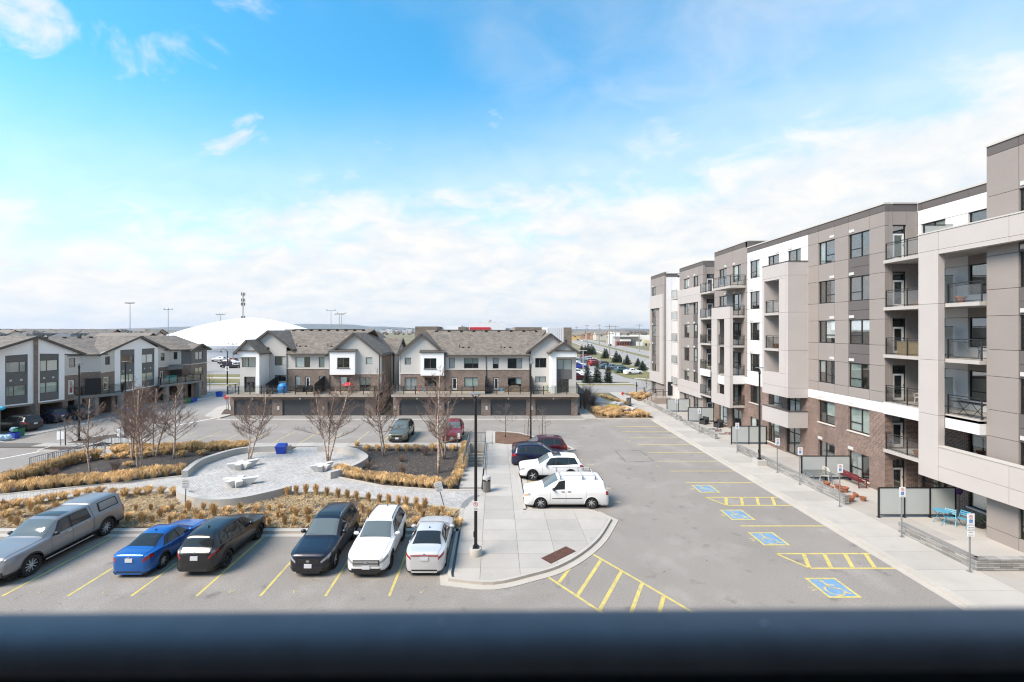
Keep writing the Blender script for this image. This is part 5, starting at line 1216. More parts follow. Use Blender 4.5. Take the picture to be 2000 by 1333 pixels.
# ---- recreation centre behind the right block
Yr = 140.0; rc = empty('recreation_centre', 'flat roofed recreation centre with brown ends, white middle and a red band', 'building', (XA(965,Yr),Yr,0)); rx0 = XA(965,Yr)
RBR = brickmat('centre_brick', (.135,.105,.085), (.185,.15,.125), (.15,.12,.10), 1.2, .35, .02); RWH = mat('centre_white', (.62,.64,.67), .5, .04, .2); RGY = mat('centre_grey', (.34,.31,.29), .7)
def rcb(name, p0, p1, pt, y0, y1, m, zb=0): return MB().box(XA(p0,Yr)-rx0, XA(p1,Yr)-rx0, y0, y1, zb, ZA(pt,Yr)).obj(name, m, rc)
rcb('brown_wing', 811, 854, 638, 0, 25, RBR); rcb('clerestory', 838, 895, 635.5, 12, 30, RWH); rcb('brown_wing', 894, 909, 639, 2, 25, RBR); rcb('white_hall', 914.5, 988, 629.8, 4, 34, RWH); rcb('brown_wing', 1007, 1058, 639.5, 0, 25, RBR); rcb('grey_link', 853, 1010, 644, 5, 25, RGY); rcb('pale_link', 988, 1072, 642, 8, 28, mat('centre_pale', (.55,.53,.49), .7)); rcb('glass_hall', 1072, 1102, 640, 1, 22, RWH); rcb('brown_tower', 1101.5, 1116.5, 640, 0, 24, RBR)
o = MB().box(XA(916,Yr)-rx0, XA(957.5,Yr)-rx0, 3.6, 3.95, ZA(644.5,Yr), ZA(639.4,Yr)).obj('red_band', mat('centre_red', (.52,.03,.045), .5), rc)
for i in range(8): MB().box(XA(917+5*i,Yr)-rx0, XA(917.4+5*i,Yr)-rx0, 3.5, 3.59, ZA(644.5,Yr), ZA(639.4,Yr)).obj('joint', mat('centre_red_dark', (.35,.02,.03), .5), rc)
for a, b in ((933,938),(963,969),(980,983)): MB().box(XA(a,Yr)-rx0, XA(b,Yr)-rx0, 12, 15, ZA(629.8,Yr), ZA(628,Yr)).obj('rooftop_unit', RGY, rc)
MB().obox((XA(956,Yr)-rx0,14,ZA(627,Yr)),(.9,.9,1.3),0,0,0,R(30)).obj('satellite_dish', RGY, rc)
MB().box(XA(1104,Yr)-rx0, XA(1107.5,Yr)-rx0, -.05, -.01, ZA(670,Yr), ZA(664,Yr)).obj('window', CORE, rc); MB().box(XA(835,Yr)-rx0, XA(845,Yr)-rx0, -.05, -.01, ZA(650,Yr), ZA(647,Yr)).obj('window', CORE, rc)
for i in range(7): MB().box(XA(1072+4.2*i,Yr)-rx0, XA(1072.5+4.2*i,Yr)-rx0, .93, .98, 0, ZA(641,Yr)).obj('mullion', RGY, rc)
# ---- plaza of shops across the highway
Ys = 300; sp_ = empty('shopping_plaza', 'low white and red brick shops across the highway, left of the apartments', 'shops', (XA(1240,Ys),Ys,0)); sx = XA(1240,Ys)
def spb(name, p0, p1, pt, y0, y1, m, zb=0): return MB().box(XA(p0,Ys)-sx, XA(p1,Ys)-sx, y0, y1, zb, ZA(pt,Ys)).obj(name, m, sp_)
SHOPW = mat('shop_white', (.64,.63,.61), .7); SHOPR = mat('shop_red_brick', (.25,.085,.06), .85, .15, .5)
spb('white_tower', 1198.5, 1214, 649.5, 4, 14, SHOPW); spb('long_shop', 1202, 1252, 658, 5, 25, mat('shop_taupe', (.40,.36,.31), .8)); spb('canopy', 1200, 1254, 657, 2, 26, SHOPW, ZA(658,Ys)); spb('brick_shop', 1204, 1230, 667, 0, 5, SHOPR); spb('white_shop', 1213, 1232, 663.5, -.5, 4.9, SHOPW, ZA(667,Ys)); spb('dark_shop', 1230, 1243, 665.5, 1, 6, mat('shop_dark', (.10,.10,.10), .7)); spb('yellow_shop', 1257, 1300, 665, 0, 8, mat('shop_cream', (.55,.48,.30), .8)); spb('white_box', 1252, 1300, 655.5, 9, 25, SHOPW); spb('white_shop', 1243, 1258, 668, 0, 7, SHOPW)
for i in range(5): spb('window', 1206+4.8*i, 1209+4.8*i, 669, -.1, -.02, CORE, ZA(674,Ys))
for i in range(4): spb('window', 1260+7*i, 1264+7*i, 671, -.1, -.02, CORE, ZA(675.5,Ys))
# ---- hydro poles along the highway
POLEM = mat('hydro_pole', (.26,.245,.23), .85)
def hydro(px, ptop, pbase, lb):
    Y = 9266/(pbase-CY); x = XA(px,Y); zt = ZA(ptop,Y); r_ = empty('hydro_pole', lb, 'utility pole', (x,Y,0), 0, 'utility poles along the highway'); k = max(1,Y/240)
    MB().tube([(0,0,0),(0,0,zt)], [.22*k,.14*k], 6).obj('pole', POLEM, r_)
    for z_, w_ in ((zt-.6,1.7),(zt-3.2,1.5)):
        MB().box(-w_,w_,-.1*k,.1*k,z_-.12*k,z_+.08*k).obj('crossarm', POLEM, r_)
    return (x,Y,zt)
tops = [hydro(*q) for q in ((1126.5,638.5,666,'slender utility pole nearest the recreation centre'),(1146.5,635,671,'utility pole with two crossarms above the conifer cluster'),(1170.5,634,674,'utility pole above the far parked cars with several insulators'),(1190.5,634.5,702,'plain wooden utility pole behind the parked cars near the road'),(1202.5,636,680,'utility pole beside the white plaza tower'),(1248.5,633,688,'tall utility pole with two crossarms nearest the apartments'))]
mb = MB()
for a, b in zip(tops[:-1], tops[1:]):
    for dz_ in (-.5,-3.1):
        for dx_ in (-1.3,1.3): 
            p, q = Vector(a)+Vector((dx_,0,dz_)), Vector(b)+Vector((dx_,0,dz_)); m_ = p.lerp(q,.5)-Vector((0,0,1.5)); mb.tube([p,p.lerp(q,.25)-Vector((0,0,1.1)),m_,p.lerp(q,.75)-Vector((0,0,1.1)),q], .035, 3)
stuff(mb.obj('power_lines', mat('wire_grey', (.2,.2,.21), .6)))
def lot_lamp(px, ptop, pbase, lb):
    Y = 9266/(pbase-CY); x = XA(px,Y); zt = ZA(ptop,Y); r_ = empty('lot_lamp', lb, 'lamp', (x,Y,0))
    MB().tube([(0,0,0),(0,0,zt)], .1, 6).obj('pole', mat('lamp_tan', (.42,.40,.36), .5), r_); MB().box(-1.0,.9,-.12,.12,zt-.05,zt+.12).obj('arm', MC['lamp_tan'], r_); MB().box(-1.3,-.7,-.25,.25,zt-.12,zt).obj('lamp_head', MC['lamp_tan'], r_)
lot_lamp(1139, 685.5, 737, 'tan parking lot lamp beside the right block gable'); lot_lamp(1216, 688, 710, 'small lamp between conifers along the highway verge')
# ------------------------------------------------------------------ the air between here and the hills
hm = bpy.data.materials.new('haze_air'); hm.use_nodes = True; ht = hm.node_tree; ht.nodes.clear()
ho = ht.nodes.new('ShaderNodeOutputMaterial'); hv = ht.nodes.new('ShaderNodeVolumePrincipled'); hv.inputs['Color'].default_value = (.80,.88,1,1); hv.inputs['Density'].default_value = 7e-5; hv.inputs['Anisotropy'].default_value = .2
ht.links.new(hv.outputs[0], ho.inputs['Volume'])
stuff(MB().box(-9600,9600,-900,12600,-7.5,170).obj('haze', hm))
# ------------------------------------------------------------------ vehicles
def interp(pts, t):
    """smooth (monotone) curve through (t, value) points"""
    if t <= pts[0][0]: return pts[0][1]
    if t >= pts[-1][0]: return pts[-1][1]
    n = len(pts)
    for i in range(n-1):
        if pts[i][0] <= t <= pts[i+1][0]: break
    h = [pts[k+1][0]-pts[k][0] for k in range(n-1)]; d = [(pts[k+1][1]-pts[k][1])/h[k] for k in range(n-1)]
    def slope(k):
        if k == 0: return d[0]
        if k == n-1: return d[-1]
        return 0 if d[k-1]*d[k] <= 0 else 2*d[k-1]*d[k]/(d[k-1]+d[k])
    s_ = (t-pts[i][0])/h[i]; a, b = slope(i)*h[i], slope(i+1)*h[i]; p, q = pts[i][1], pts[i+1][1]
    return p*(2*s_**3-3*s_*s_+1)+a*(s_**3-2*s_*s_+s_)+q*(-2*s_**3+3*s_*s_)+b*(s_**3-s_*s_)
def paint(name, col, metal=.0, rough=.32): return mat('paint_'+name, col, rough, metal=metal, coat=.55, spec=.5)
TYRE = mat('tyre_rubber', (.018,.018,.019), .85); RIM_S = mat('alloy_rim', (.50,.51,.52), .4, metal=.25); RIM_D = mat('dark_rim', (.03,.03,.032), .4)
CGLASS = mat('car_glass', (.020,.024,.026), .05, spec=.45, coat=.1); CGLASS_L = mat('windscreen_glass', (.11,.135,.14), .05, spec=.5, coat=.3)
BLKP = mat('black_plastic', (.018,.018,.019), .55); WELL = mat('wheel_well', (.008,.008,.008), .95); REDL = mat('tail_lamp', (.30,.012,.016), .18, coat=.8); HEADL = mat('head_lamp', (.30,.32,.345), .12, coat=.8, spec=.8); AMB = mat('amber_lamp', (.62,.30,.05), .2, coat=.8)
CHROME = mat('chrome_trim', (.55,.56,.57), .18, metal=1.0); PLATE = mat('licence_plate', (.62,.64,.68), .5); SEAM = mat('panel_gap', (.012,.012,.012), .9)
def wheel_mesh(rad, wid, style):
    key = ('wheel', rad, wid, style)
    if key in PC: return PC[key]
    def lat(prof, n=28):
        v = []; 
        for r_, y in prof:
            for j in range(n): a = 2*math.pi*j/n; v.append((r_*math.cos(a), y, r_*math.sin(a)))
        k = len(prof); f = [(i*n+j,(i+1)*n+j,(i+1)*n+(j+1)%n,i*n+(j+1)%n) for i in range(k-1) for j in range(n)]
        return v, f
    h = wid/2; t = MB(); t.add(*lat([(rad*.66,-h*.85),(rad*.92,-h),(rad*.985,-h*.8),(rad,-h*.4),(rad,h*.4),(rad*.985,h*.8),(rad*.92,h),(rad*.66,h*.85),(rad*.66,-h*.85)]))
    rm = MB(); rm.add(*lat([(rad*.67,-h*.8),(rad*.66,h*.55),(rad*.6,h*.5),(rad*.58,-h*.2),(.0,-h*.2)]))
    sp = MB(); n = {'5':5,'y':10,'cap':7,'steel':8}[style]
    for i in range(n):
        a = 2*math.pi*i/n; c, s_ = math.cos(a), math.sin(a); w_ = rad*(.17 if style == '5' else .085 if style == 'y' else .15)
        px_, pz = -s_, c; r0, r1 = rad*.1, rad*.62
        v = []
        for rr, ww, yy in ((r0,w_*.8,h*.62),(r1,w_,h*.52)):
            for sg in (-1,1): v.append((c*rr+px_*ww/2*sg*1.0, yy, s_*rr+pz*ww/2*sg))
        for rr, ww, yy in ((r0,w_*.8,h*.3),(r1,w_,h*.2)):
            for sg in (-1,1): v.append((c*rr+px_*ww/2*sg, yy, s_*rr+pz*ww/2*sg))
        sp.add(v, [(0,1,3,2),(4,6,7,5),(0,2,6,4),(1,5,7,3)])
    sp.add(*lat([(rad*.15,h*.3),(rad*.15,h*.66),(rad*.12,h*.7),(0,h*.7)],14))
    PC[key] = (t.mesh('wheel', TYRE, 40), rm.mesh('rim_barrel', RIM_D, 40), sp); return PC[key]
PCS = {}
class Car:
    """body lofted from side and plan curves; t runs from the nose (0) to the tail (L), the nose points along +x"""
    def __init__(s, L, W, top, belt, wid, roofw, wheels, rad, sill=.30, kb=None):
        s.L, s.W, s.top, s.belt, s.wid, s.roofw, s.wh, s.rad, s.sillz = L, W, top, belt, wid, roofw, wheels, rad, sill
        s.AR = rad*1.16
    def sill(s, t):
        z = s.sillz if .5 < t < s.L-.5 else s.sillz-.06
        for x in s.wh:
            d = t-x
            if abs(d) < s.AR: z = max(z, s.rad+math.sqrt(s.AR**2-d*d)*.98)
        return z
    def section(s, t):
        hw = s.W/2*interp(s.wid, t); zt = interp(s.top, t); zb = min(interp(s.belt, t), zt-.01); zs = s.sill(t); rw = s.W/2*interp(s.roofw, t)
        zs = min(zs, zb-.12); P = []
        tuck = .93 if zs < s.sillz+.02 else 1.0
        P.append((hw*tuck, zs)); m1 = zs+(zb-zs)*.22; P.append((hw*.992, m1)); P.append((hw, zs+(zb-zs)*.5)); P.append((hw*.994, zs+(zb-zs)*.75)); P.append((hw*.975, zb-.035)); P.append((hw*.955, zb))
        g = zt-zb; cr = min(.055, g*.3); ze = zt-cr-min(.03, g*.15)
        x0 = hw*.94; rw = min(rw, x0)
        for k in (.05,.5,1.0): P.append((x0+(rw-x0)*(k**1.15), zb+(ze-zb)*k))
        P.append((rw-.03*min(1,g*3), ze+cr*.62)); P.append((rw*.8, zt-cr*.28)); P.append((rw*.42, zt-cr*.05)); P.append((0, zt))
        return P
    NK = 12
    def S(s, t, k):
        P = s.section(t); i = min(int(k), s.NK-1); f = k-i; a, b = P[i], P[i+1]
        return Vector((s.L/2-t, a[0]+(b[0]-a[0])*f, a[1]+(b[1]-a[1])*f))
    def stations(s):
        ts = {0,.015,.05,.1,.16,.24}|{s.L-q for q in (0,.015,.05,.1,.16,.24)}
        n = 46
        for i in range(n+1): ts.add(.3+(s.L-.6)*i/n)
        for x in s.wh:
            for k in range(-7,8): ts.add(x+s.AR*math.sin(k*math.pi/14.001))
            ts |= {x-s.AR-.004, x+s.AR+.004}
        for c in (s.top, s.belt): ts |= {p[0] for p in c}
        out = []
        for t in sorted(q for q in ts if 0 <= q <= s.L):
            if not out or t-out[-1] > .0035: out.append(t)
        return out
    def body(s):
        ts = s.stations(); mb = MB(); v = []; N = s.NK+1; M = 2*N-1
        for t in ts:
            P = s.section(t); x = s.L/2-t
            v += [(x,-p[0],p[1]) for p in P]+[(x,p[0],p[1]) for p in P[-2::-1]]
        f = []
        for i in range(len(ts)-1):
            for k in range(M-1): f.append((i*M+k, i*M+k+1, (i+1)*M+k+1, (i+1)*M+k))
        e = (len(ts)-1)*M; f.append(tuple(range(M))[::-1]); f.append(tuple(e+k for k in range(M)))
        return mb.add(v, f)
    def patch(s, t0, t1, k0, k1, side=0, off=.006, nt=10, nk=6, mb=None, tk=None):
        """a piece of the surface lifted a few millimetres; tk: function (t-fraction, k-fraction) -> (t, k)"""
        mb = mb or MB(); both = (-1,1) if side == 0 else (side,); 
        for sd_ in both:
            v = []
            for i in range(nt+1):
                for j in range(nk+1):
                    if tk: t, k = tk(i/nt, j/nk)
                    else: t, k = t0+(t1-t0)*i/nt, k0+(k1-k0)*j/nk
                    p = s.S(t,k); e = .012; du = s.S(min(s.L,t+e),k)-s.S(max(0,t-e),k); dv = s.S(t,min(s.NK,k+.1))-s.S(t,max(0,k-.1)); n = du.cross(dv)
                    n = n.normalized() if n.length > 1e-9 else Vector((0,0,1))
                    if n.y < -.02 or (abs(n.y) <= .02 and n.z < 0): n = -n
                    if k > 8.5 and n.z < 0: n = -n
                    p = p+n*off; v.append((p.x, p.y*sd_, p.z))
            f = [(i*(nk+1)+j,(i+1)*(nk+1)+j,(i+1)*(nk+1)+j+1,i*(nk+1)+j+1) for i in range(nt) for j in range(nk)]
            mb.add(v, f if sd_ > 0 else [q[::-1] for q in f])
        return mb
    def across(s, t0, t1, k, off=.006, nt=8, mb=None, inset=0.0, k_end=None):
        """glass or trim right across the car between section points k on both sides"""
        mb = mb or MB(); v = []; ks = [k+(s.NK-k)*j/6 for j in range(7)]; cols = [(-1,q) for q in ks]+[(1,q) for q in ks[-2::-1]]
        for i in range(nt+1):
            t = t0+(t1-t0)*i/nt
            for sd_, q in cols:
                p = s.S(t,q); e = .012; a, b = s.S(max(0,t-e),s.NK), s.S(min(s.L,t+e),s.NK); d = b-a; n = Vector((-d.z,0,d.x)); n = n.normalized() if n.length > 1e-9 else Vector((0,0,1))
                if n.z < 0: n = -n
                p = p+n*off; v.append((p.x,p.y*sd_,p.z))
        M = len(cols); f = [(i*M+j,(i+1)*M+j,(i+1)*M+j+1,i*M+j+1) for i in range(nt) for j in range(M-1)]
        return mb.add(v, [q[::-1] for q in f])
def build_car(name, label, cat, spec, pm, group=None, rim=RIM_S, style='5', full=True, **o):
    c = Car(**spec['car']); root = empty(name, label, cat, (0,0,0), 0, group); L, W = c.L, c.W; q = spec
    key = spec['id']
    def part(nm, mk, m, parent=root, sm=45):
        k2 = (key, nm, m.name)
        if k2 not in PCS: PCS[k2] = mk().mesh(nm, m, sm)
        return link(nm.split(':')[0], PCS[k2], parent)
    body = part('body', c.body, pm, sm=38)
    part('underbody', lambda: MB().box(-L/2+.25,L/2-.25,-W/2+.16,W/2-.16,.2,.62), WELL)
    part('windscreen', lambda: c.across(q['ws'][0], q['ws'][1], q['ws'][2] if len(q['ws']) > 2 else 9.0, nt=10), q.get('wsm', CGLASS_L))
    part('rear_window', lambda: c.across(q['rw'][0], q['rw'][1], q['rw'][2] if len(q['rw']) > 2 else 9.0, nt=8), CGLASS)
    if full and not o.get('nosur'):
        A, B = q['side'][0], q['side'][-1]
        part('window_surround', lambda: c.patch(0,0,0,0,off=.003,nt=16,tk=lambda u,v_: ((A[0]-.05+(B[1]-A[0]+.09)*u)*(1-v_)+(A[2]-.02+(B[3]-A[2]+.05)*u)*v_, 6.02+1.93*v_)), BLKP)
    for i, (a0, a1, b0, b1) in enumerate(q['side']):       # bottom t range, top t range
        [part('side_window:%d%d' % (i,sd_), lambda: c.patch(0,0,0,0,side=sd_,tk=lambda u,v_: ((a0+(a1-a0)*u)*(1-v_)+(b0+(b1-b0)*u)*v_, 6.12+1.72*v_)), o.get('sidem', CGLASS) if i else CGLASS) for sd_ in (-1,1)]
    # wheels
    tm, bm, sp = wheel_mesh(c.rad, .235, style)
    rk = ('spokes', c.rad, style, rim.name)
    if rk not in PC: PC[rk] = sp.mesh('rim', rim, 40)
    for t in c.wh:
        for sd_ in (-1,1):
            w_ = link('wheel', tm, root, (L/2-t, sd_*(W/2-.135), c.rad), 0 if sd_ > 0 else math.pi)
            if full: link('rim_barrel', bm, w_)
            link('rim', PC[rk], w_)
    # lamps
    if 'head' in q:
        h = q['head']; part('headlight:0', lambda: c.patch(*h, side=1), HEADL); part('headlight:1', lambda: c.patch(*h, side=-1), HEADL)
    if 'tail' in q:
        h = q['tail']; part('tail_light:0', lambda: c.patch(*h, side=1), REDL); part('tail_light:1', lambda: c.patch(*h, side=-1), REDL)
    if not full: return root
    zf = interp(c.top, 0)
    g = q.get('grille')
    if g: part('grille', lambda: MB().box(L/2-.03+g[0],L/2+.012+g[0],-g[1],g[1],g[2],g[3]), BLKP)
    if g and o.get('bars'): part('grille_bars', lambda: [m_ for m_ in [MB()] for k in range(o['bars']) if m_.box(L/2+.012+g[0],L/2+.03+g[0],-g[1]*.95,g[1]*.95,g[2]+(g[3]-g[2])*(k+.4)/o['bars'],g[2]+(g[3]-g[2])*(k+.65)/o['bars'])][0], o.get('barm', CHROME))
    lg = q.get('lower')
    if lg: part('lower_grille', lambda: MB().box(L/2-.1,L/2+.016,-lg[0],lg[0],lg[1],lg[2]), BLKP)
    if o.get('emblem'):
        ez, ew = o['emblem'][1:3]; ex = L/2+.035+(g[0] if g else 0) if o['emblem'][0] == 'f' else -L/2-.022+o.get('ex',0)
        part('emblem', lambda: MB().add([(ex, ew*math.cos(a*math.pi/8), ez+.05*math.sin(a*math.pi/8)) for a in range(16)], [tuple(range(16)) if o['emblem'][0] == 'f' else tuple(range(15,-1,-1))]), CHROME, sm=False)
    if o.get('fplate', True): z_ = q.get('fpz', .48); p = part('licence_plate:f', lambda: MB().box(L/2-.01,L/2+.03,-.16,.16,z_-.08,z_+.08), PLATE, sm=False)
    z_ = q.get('rpz', .8); p = part('licence_plate:r', lambda: MB().box(-L/2-.03+q.get('rpx',0),-L/2+.01+q.get('rpx',0),-.16,.16,z_-.08,z_+.08), PLATE, sm=False)
    # lower cladding round sills and arches
    clad = o.get('clad', BLKP)
    def cl():
        m_ = MB(); ts = c.stations()
        for sd_ in (-1,1):
            v = []
            for t in ts:
                zs = c.sill(t); hh = .07 if o.get('cladh') is None else o['cladh']
                p0, p1 = c.S(t,0), c.S(t,.9); yy = c.S(t,1.2).y+.012
                v += [(p0.x, sd_*(p0.y+.012), p0.z-.012), (p0.x, sd_*yy, p0.z+hh)]
            n = len(ts); f = [(2*i,2*i+2,2*i+3,2*i+1) for i in range(n-1)]; m_.add(v, f if sd_ < 0 else [k[::-1] for k in f])
        return m_
    part('sill_trim', cl, clad)
    part('bumper_trim:f', lambda: MB().box(L/2-.2,L/2+.006,-W*.27,W*.27,.2,.27), clad, sm=False); part('bumper_trim:r', lambda: MB().box(-L/2-.006,-L/2+.2,-W*.31,W*.31,.26,.38 if o.get('cladh') else .32), clad, sm=False)
    # shut lines, handles, mirrors
    def seams():
        m_ = MB()
        for t in q['doors']: c.patch(t-.006,t+.006,.6,5.9,nt=1,nk=10,off=.003,mb=m_)
        t0, t1 = q['hood']; c.patch(t0,t1,4.9,4.98,nt=12,nk=1,off=.004,mb=m_)
        return m_
    part('shut_lines', seams, SEAM)
    for i, t in enumerate(q['handles']):
        p = c.S(t,4.0)
        for sd_ in (-1,1): part('door_handle:%d%d' % (i,sd_), lambda: MB().obox((p.x,sd_*(p.y+.014),p.z-.02),(.2,.03,.035)), o.get('handlem', pm), sm=False)
    tm_ = q['mirror']; p = c.S(tm_,6.3)
    for sd_ in (-1,1): part('mirror:%d' % sd_, lambda: MB().ell((p.x,sd_*(p.y+.13),p.z+.05),(.085,.13,.085),10,7).box(p.x-.03,p.x+.03,sd_*(p.y-.02),sd_*(p.y+.05),p.z-.02,p.z+.03), o.get('mirrorm', pm))
    if o.get('rails'):
        t0, t1 = o['rails']
        for sd_ in (-1,1):
            pts = [c.S(t0+(t1-t0)*i/8, 9.2) for i in range(9)]
            part('roof_rail:%d' % sd_, lambda: MB().tube([(pp.x,sd_*(pp.y-.02),pp.z+(.05 if 0 < i < 8 else .0)) for i, pp in enumerate(pts)], .02, 5), o.get('railm', BLKP))
    if o.get('sunroof'): a, b = o['sunroof']; part('sunroof', lambda: c.across(a, b, 10.0, off=.005, nt=4), CGLASS)
    if o.get('antenna'): t = o['antenna']; p = c.S(t,12); part('shark_fin', lambda: MB().add([(p.x+.09,0,p.z),(p.x-.07,-.03,p.z),(p.x-.07,.03,p.z),(p.x-.08,0,p.z+.09)], [(0,1,3),(0,3,2),(1,2,3)]), pm if not o.get('finb') else BLKP, sm=False)
    part('wipers', lambda: MB().bar((L/2-q['ws'][0]-.05,-.5,interp(c.top,q['ws'][0])+.02),(L/2-q['ws'][0]-.12,.05,interp(c.top,q['ws'][0]+.08)+.02),.02).bar((L/2-q['ws'][0]-.05,.1,interp(c.top,q['ws'][0])+.02),(L/2-q['ws'][0]-.12,.55,interp(c.top,q['ws'][0]+.08)-.0),.02), BLKP, sm=False)
    return root
# -- shapes
SUV = dict(id='suv', car=dict(L=4.6,W=1.85,rad=.355,wheels=(.92,3.60),sill=.33,
    top=[(0,.72),(.025,.84),(.1,.93),(.3,.99),(.9,1.06),(1.28,1.10),(1.45,1.19),(1.95,1.50),(2.2,1.62),(2.7,1.68),(3.5,1.665),(4.05,1.60),(4.2,1.53),(4.42,1.20),(4.5,1.08),(4.57,.99),(4.6,.86)],
    belt=[(0,.66),(.03,.77),(.1,.85),(.25,.91),(.9,.97),(1.4,1.03),(3.0,1.06),(4.0,1.12),(4.35,1.10),(4.5,1.02),(4.58,.92),(4.6,.80)],
    wid=[(0,.56),(.03,.70),(.09,.82),(.2,.91),(.45,.98),(.9,1.0),(3.8,1.0),(4.15,.975),(4.40,.925),(4.52,.85),(4.57,.76),(4.60,.64)],
    roofw=[(0,.70),(1.25,.80),(1.5,.78),(2.1,.71),(2.6,.70),(3.9,.66),(4.3,.70),(4.6,.66)]),
    ws=(1.40,2.12), rw=(4.12,4.40,9.0), side=[(1.72,2.50,2.18,2.56),(2.60,3.45,2.65,3.44),(3.54,4.12,3.53,3.92)],
    head=(.008,.34,3.2,4.55), tail=(4.26,4.592,3.1,5.0), grille=(.0,.44,.60,.76), lower=(.62,.30,.46), fpz=.50, rpz=.80, doors=(1.62,2.56,3.50), hood=(.22,1.4), handles=(2.38,3.3), mirror=1.82)
HATCH = dict(SUV, id='cuv', car=dict(SUV['car'], L=4.55, wheels=(.92,3.62), rad=.36, top=[(0,.70),(.025,.82),(.1,.90),(.3,.96),(.9,1.03),(1.22,1.07),(1.40,1.18),(1.9,1.48),(2.2,1.62),(2.7,1.68),(3.6,1.655),(4.05,1.58),(4.18,1.5),(4.34,1.17),(4.45,1.06),(4.52,.98),(4.55,.85)], belt=[(0,.64),(.03,.75),(.1,.83),(.25,.89),(.9,.96),(1.5,1.02),(3.0,1.07),(3.9,1.14),(4.3,1.09),(4.45,1.0),(4.53,.91),(4.55,.79)],
    wid=[(0,.56),(.03,.70),(.09,.82),(.2,.91),(.45,.98),(.9,1.0),(3.8,1.0),(4.10,.975),(4.35,.925),(4.47,.85),(4.52,.76),(4.55,.64)], roofw=[(0,.70),(1.18,.80),(1.45,.77),(2.05,.71),(2.6,.70),(3.9,.66),(4.25,.70),(4.55,.66)]),
    ws=(1.36,2.12), rw=(4.11,4.335,9.0), side=[(1.72,2.52,2.2,2.58),(2.61,3.44,2.67,3.42),(3.53,4.06,3.5,3.86)], tail=(4.2,4.545,3.6,4.9), doors=(1.58,2.57,3.5), hood=(.22,1.36), handles=(2.4,3.34), mirror=1.82)
SEDAN = dict(id='sedan', car=dict(L=4.6,W=1.78,rad=.325,wheels=(.92,3.62),sill=.24,
    top=[(0,.60),(.025,.70),(.1,.77),(.3,.83),(.9,.92),(1.35,.97),(1.5,1.04),(2.0,1.30),(2.3,1.405),(2.7,1.44),(3.1,1.41),(3.5,1.31),(3.95,1.12),(4.1,1.075),(4.4,1.06),(4.52,1.03),(4.58,.96),(4.6,.86)],
    belt=[(0,.55),(.03,.64),(.1,.70),(.25,.75),(.9,.85),(1.4,.91),(3.0,.95),(3.9,1.0),(4.4,.995),(4.53,.95),(4.58,.89),(4.6,.78)],
    wid=[(0,.56),(.03,.70),(.09,.82),(.2,.91),(.45,.98),(.9,1.0),(3.7,1.0),(4.15,.975),(4.40,.925),(4.52,.85),(4.57,.76),(4.60,.64)],
    roofw=[(0,.66),(1.35,.80),(1.6,.77),(2.2,.68),(2.8,.655),(3.4,.66),(3.95,.74),(4.1,.76),(4.6,.64)]),
    ws=(1.48,2.24), rw=(3.22,3.93,9.0), side=[(1.82,2.55,2.30,2.60),(2.64,3.36,2.68,3.10),(3.42,3.62,3.14,3.26)],
    head=(.008,.40,3.1,4.5), tail=(4.24,4.592,3.2,4.7), grille=(.0,.40,.46,.56), lower=(.55,.22,.36), fpz=.42, rpz=.80, doors=(1.66,2.6,3.38), hood=(.22,1.45), handles=(2.42,3.26), mirror=1.92)
VAN = dict(id='van', car=dict(L=5.05,W=1.95,rad=.345,wheels=(.95,3.98),sill=.27,
    top=[(0,.74),(.025,.84),(.1,.93),(.35,1.0),(.85,1.10),(1.1,1.17),(1.3,1.28),(1.85,1.60),(2.1,1.70),(2.6,1.765),(3.8,1.77),(4.5,1.74),(4.72,1.66),(4.9,1.2),(4.98,1.08),(5.03,1.0),(5.05,.9)],
    belt=[(0,.68),(.03,.78),(.1,.86),(.25,.92),(.9,1.0),(1.3,1.06),(3.0,1.09),(4.4,1.10),(4.85,1.06),(4.98,1.02),(5.03,.95),(5.05,.85)],
    wid=[(0,.56),(.03,.70),(.09,.82),(.2,.91),(.45,.97),(.9,1.0),(4.4,1.0),(4.8,.97),(4.95,.93),(5.02,.85),(5.05,.76)],
    roofw=[(0,.68),(1.1,.80),(1.35,.79),(2.0,.74),(2.6,.73),(4.5,.72),(4.85,.78),(5.05,.74)]),
    ws=(1.2,2.02), rw=(4.66,4.88,9.0), side=[(1.62,2.40,2.08,2.44),(2.52,3.60,2.56,3.58),(3.72,4.66,3.70,4.50)],
    head=(.008,.36,3.3,4.6), tail=(4.84,5.03,2.9,4.9), grille=(.0,.40,.60,.76), lower=(.55,.30,.42), fpz=.50, rpz=.85, doors=(1.52,2.46,3.66), hood=(.22,1.15), handles=(2.28,2.66), mirror=1.72)
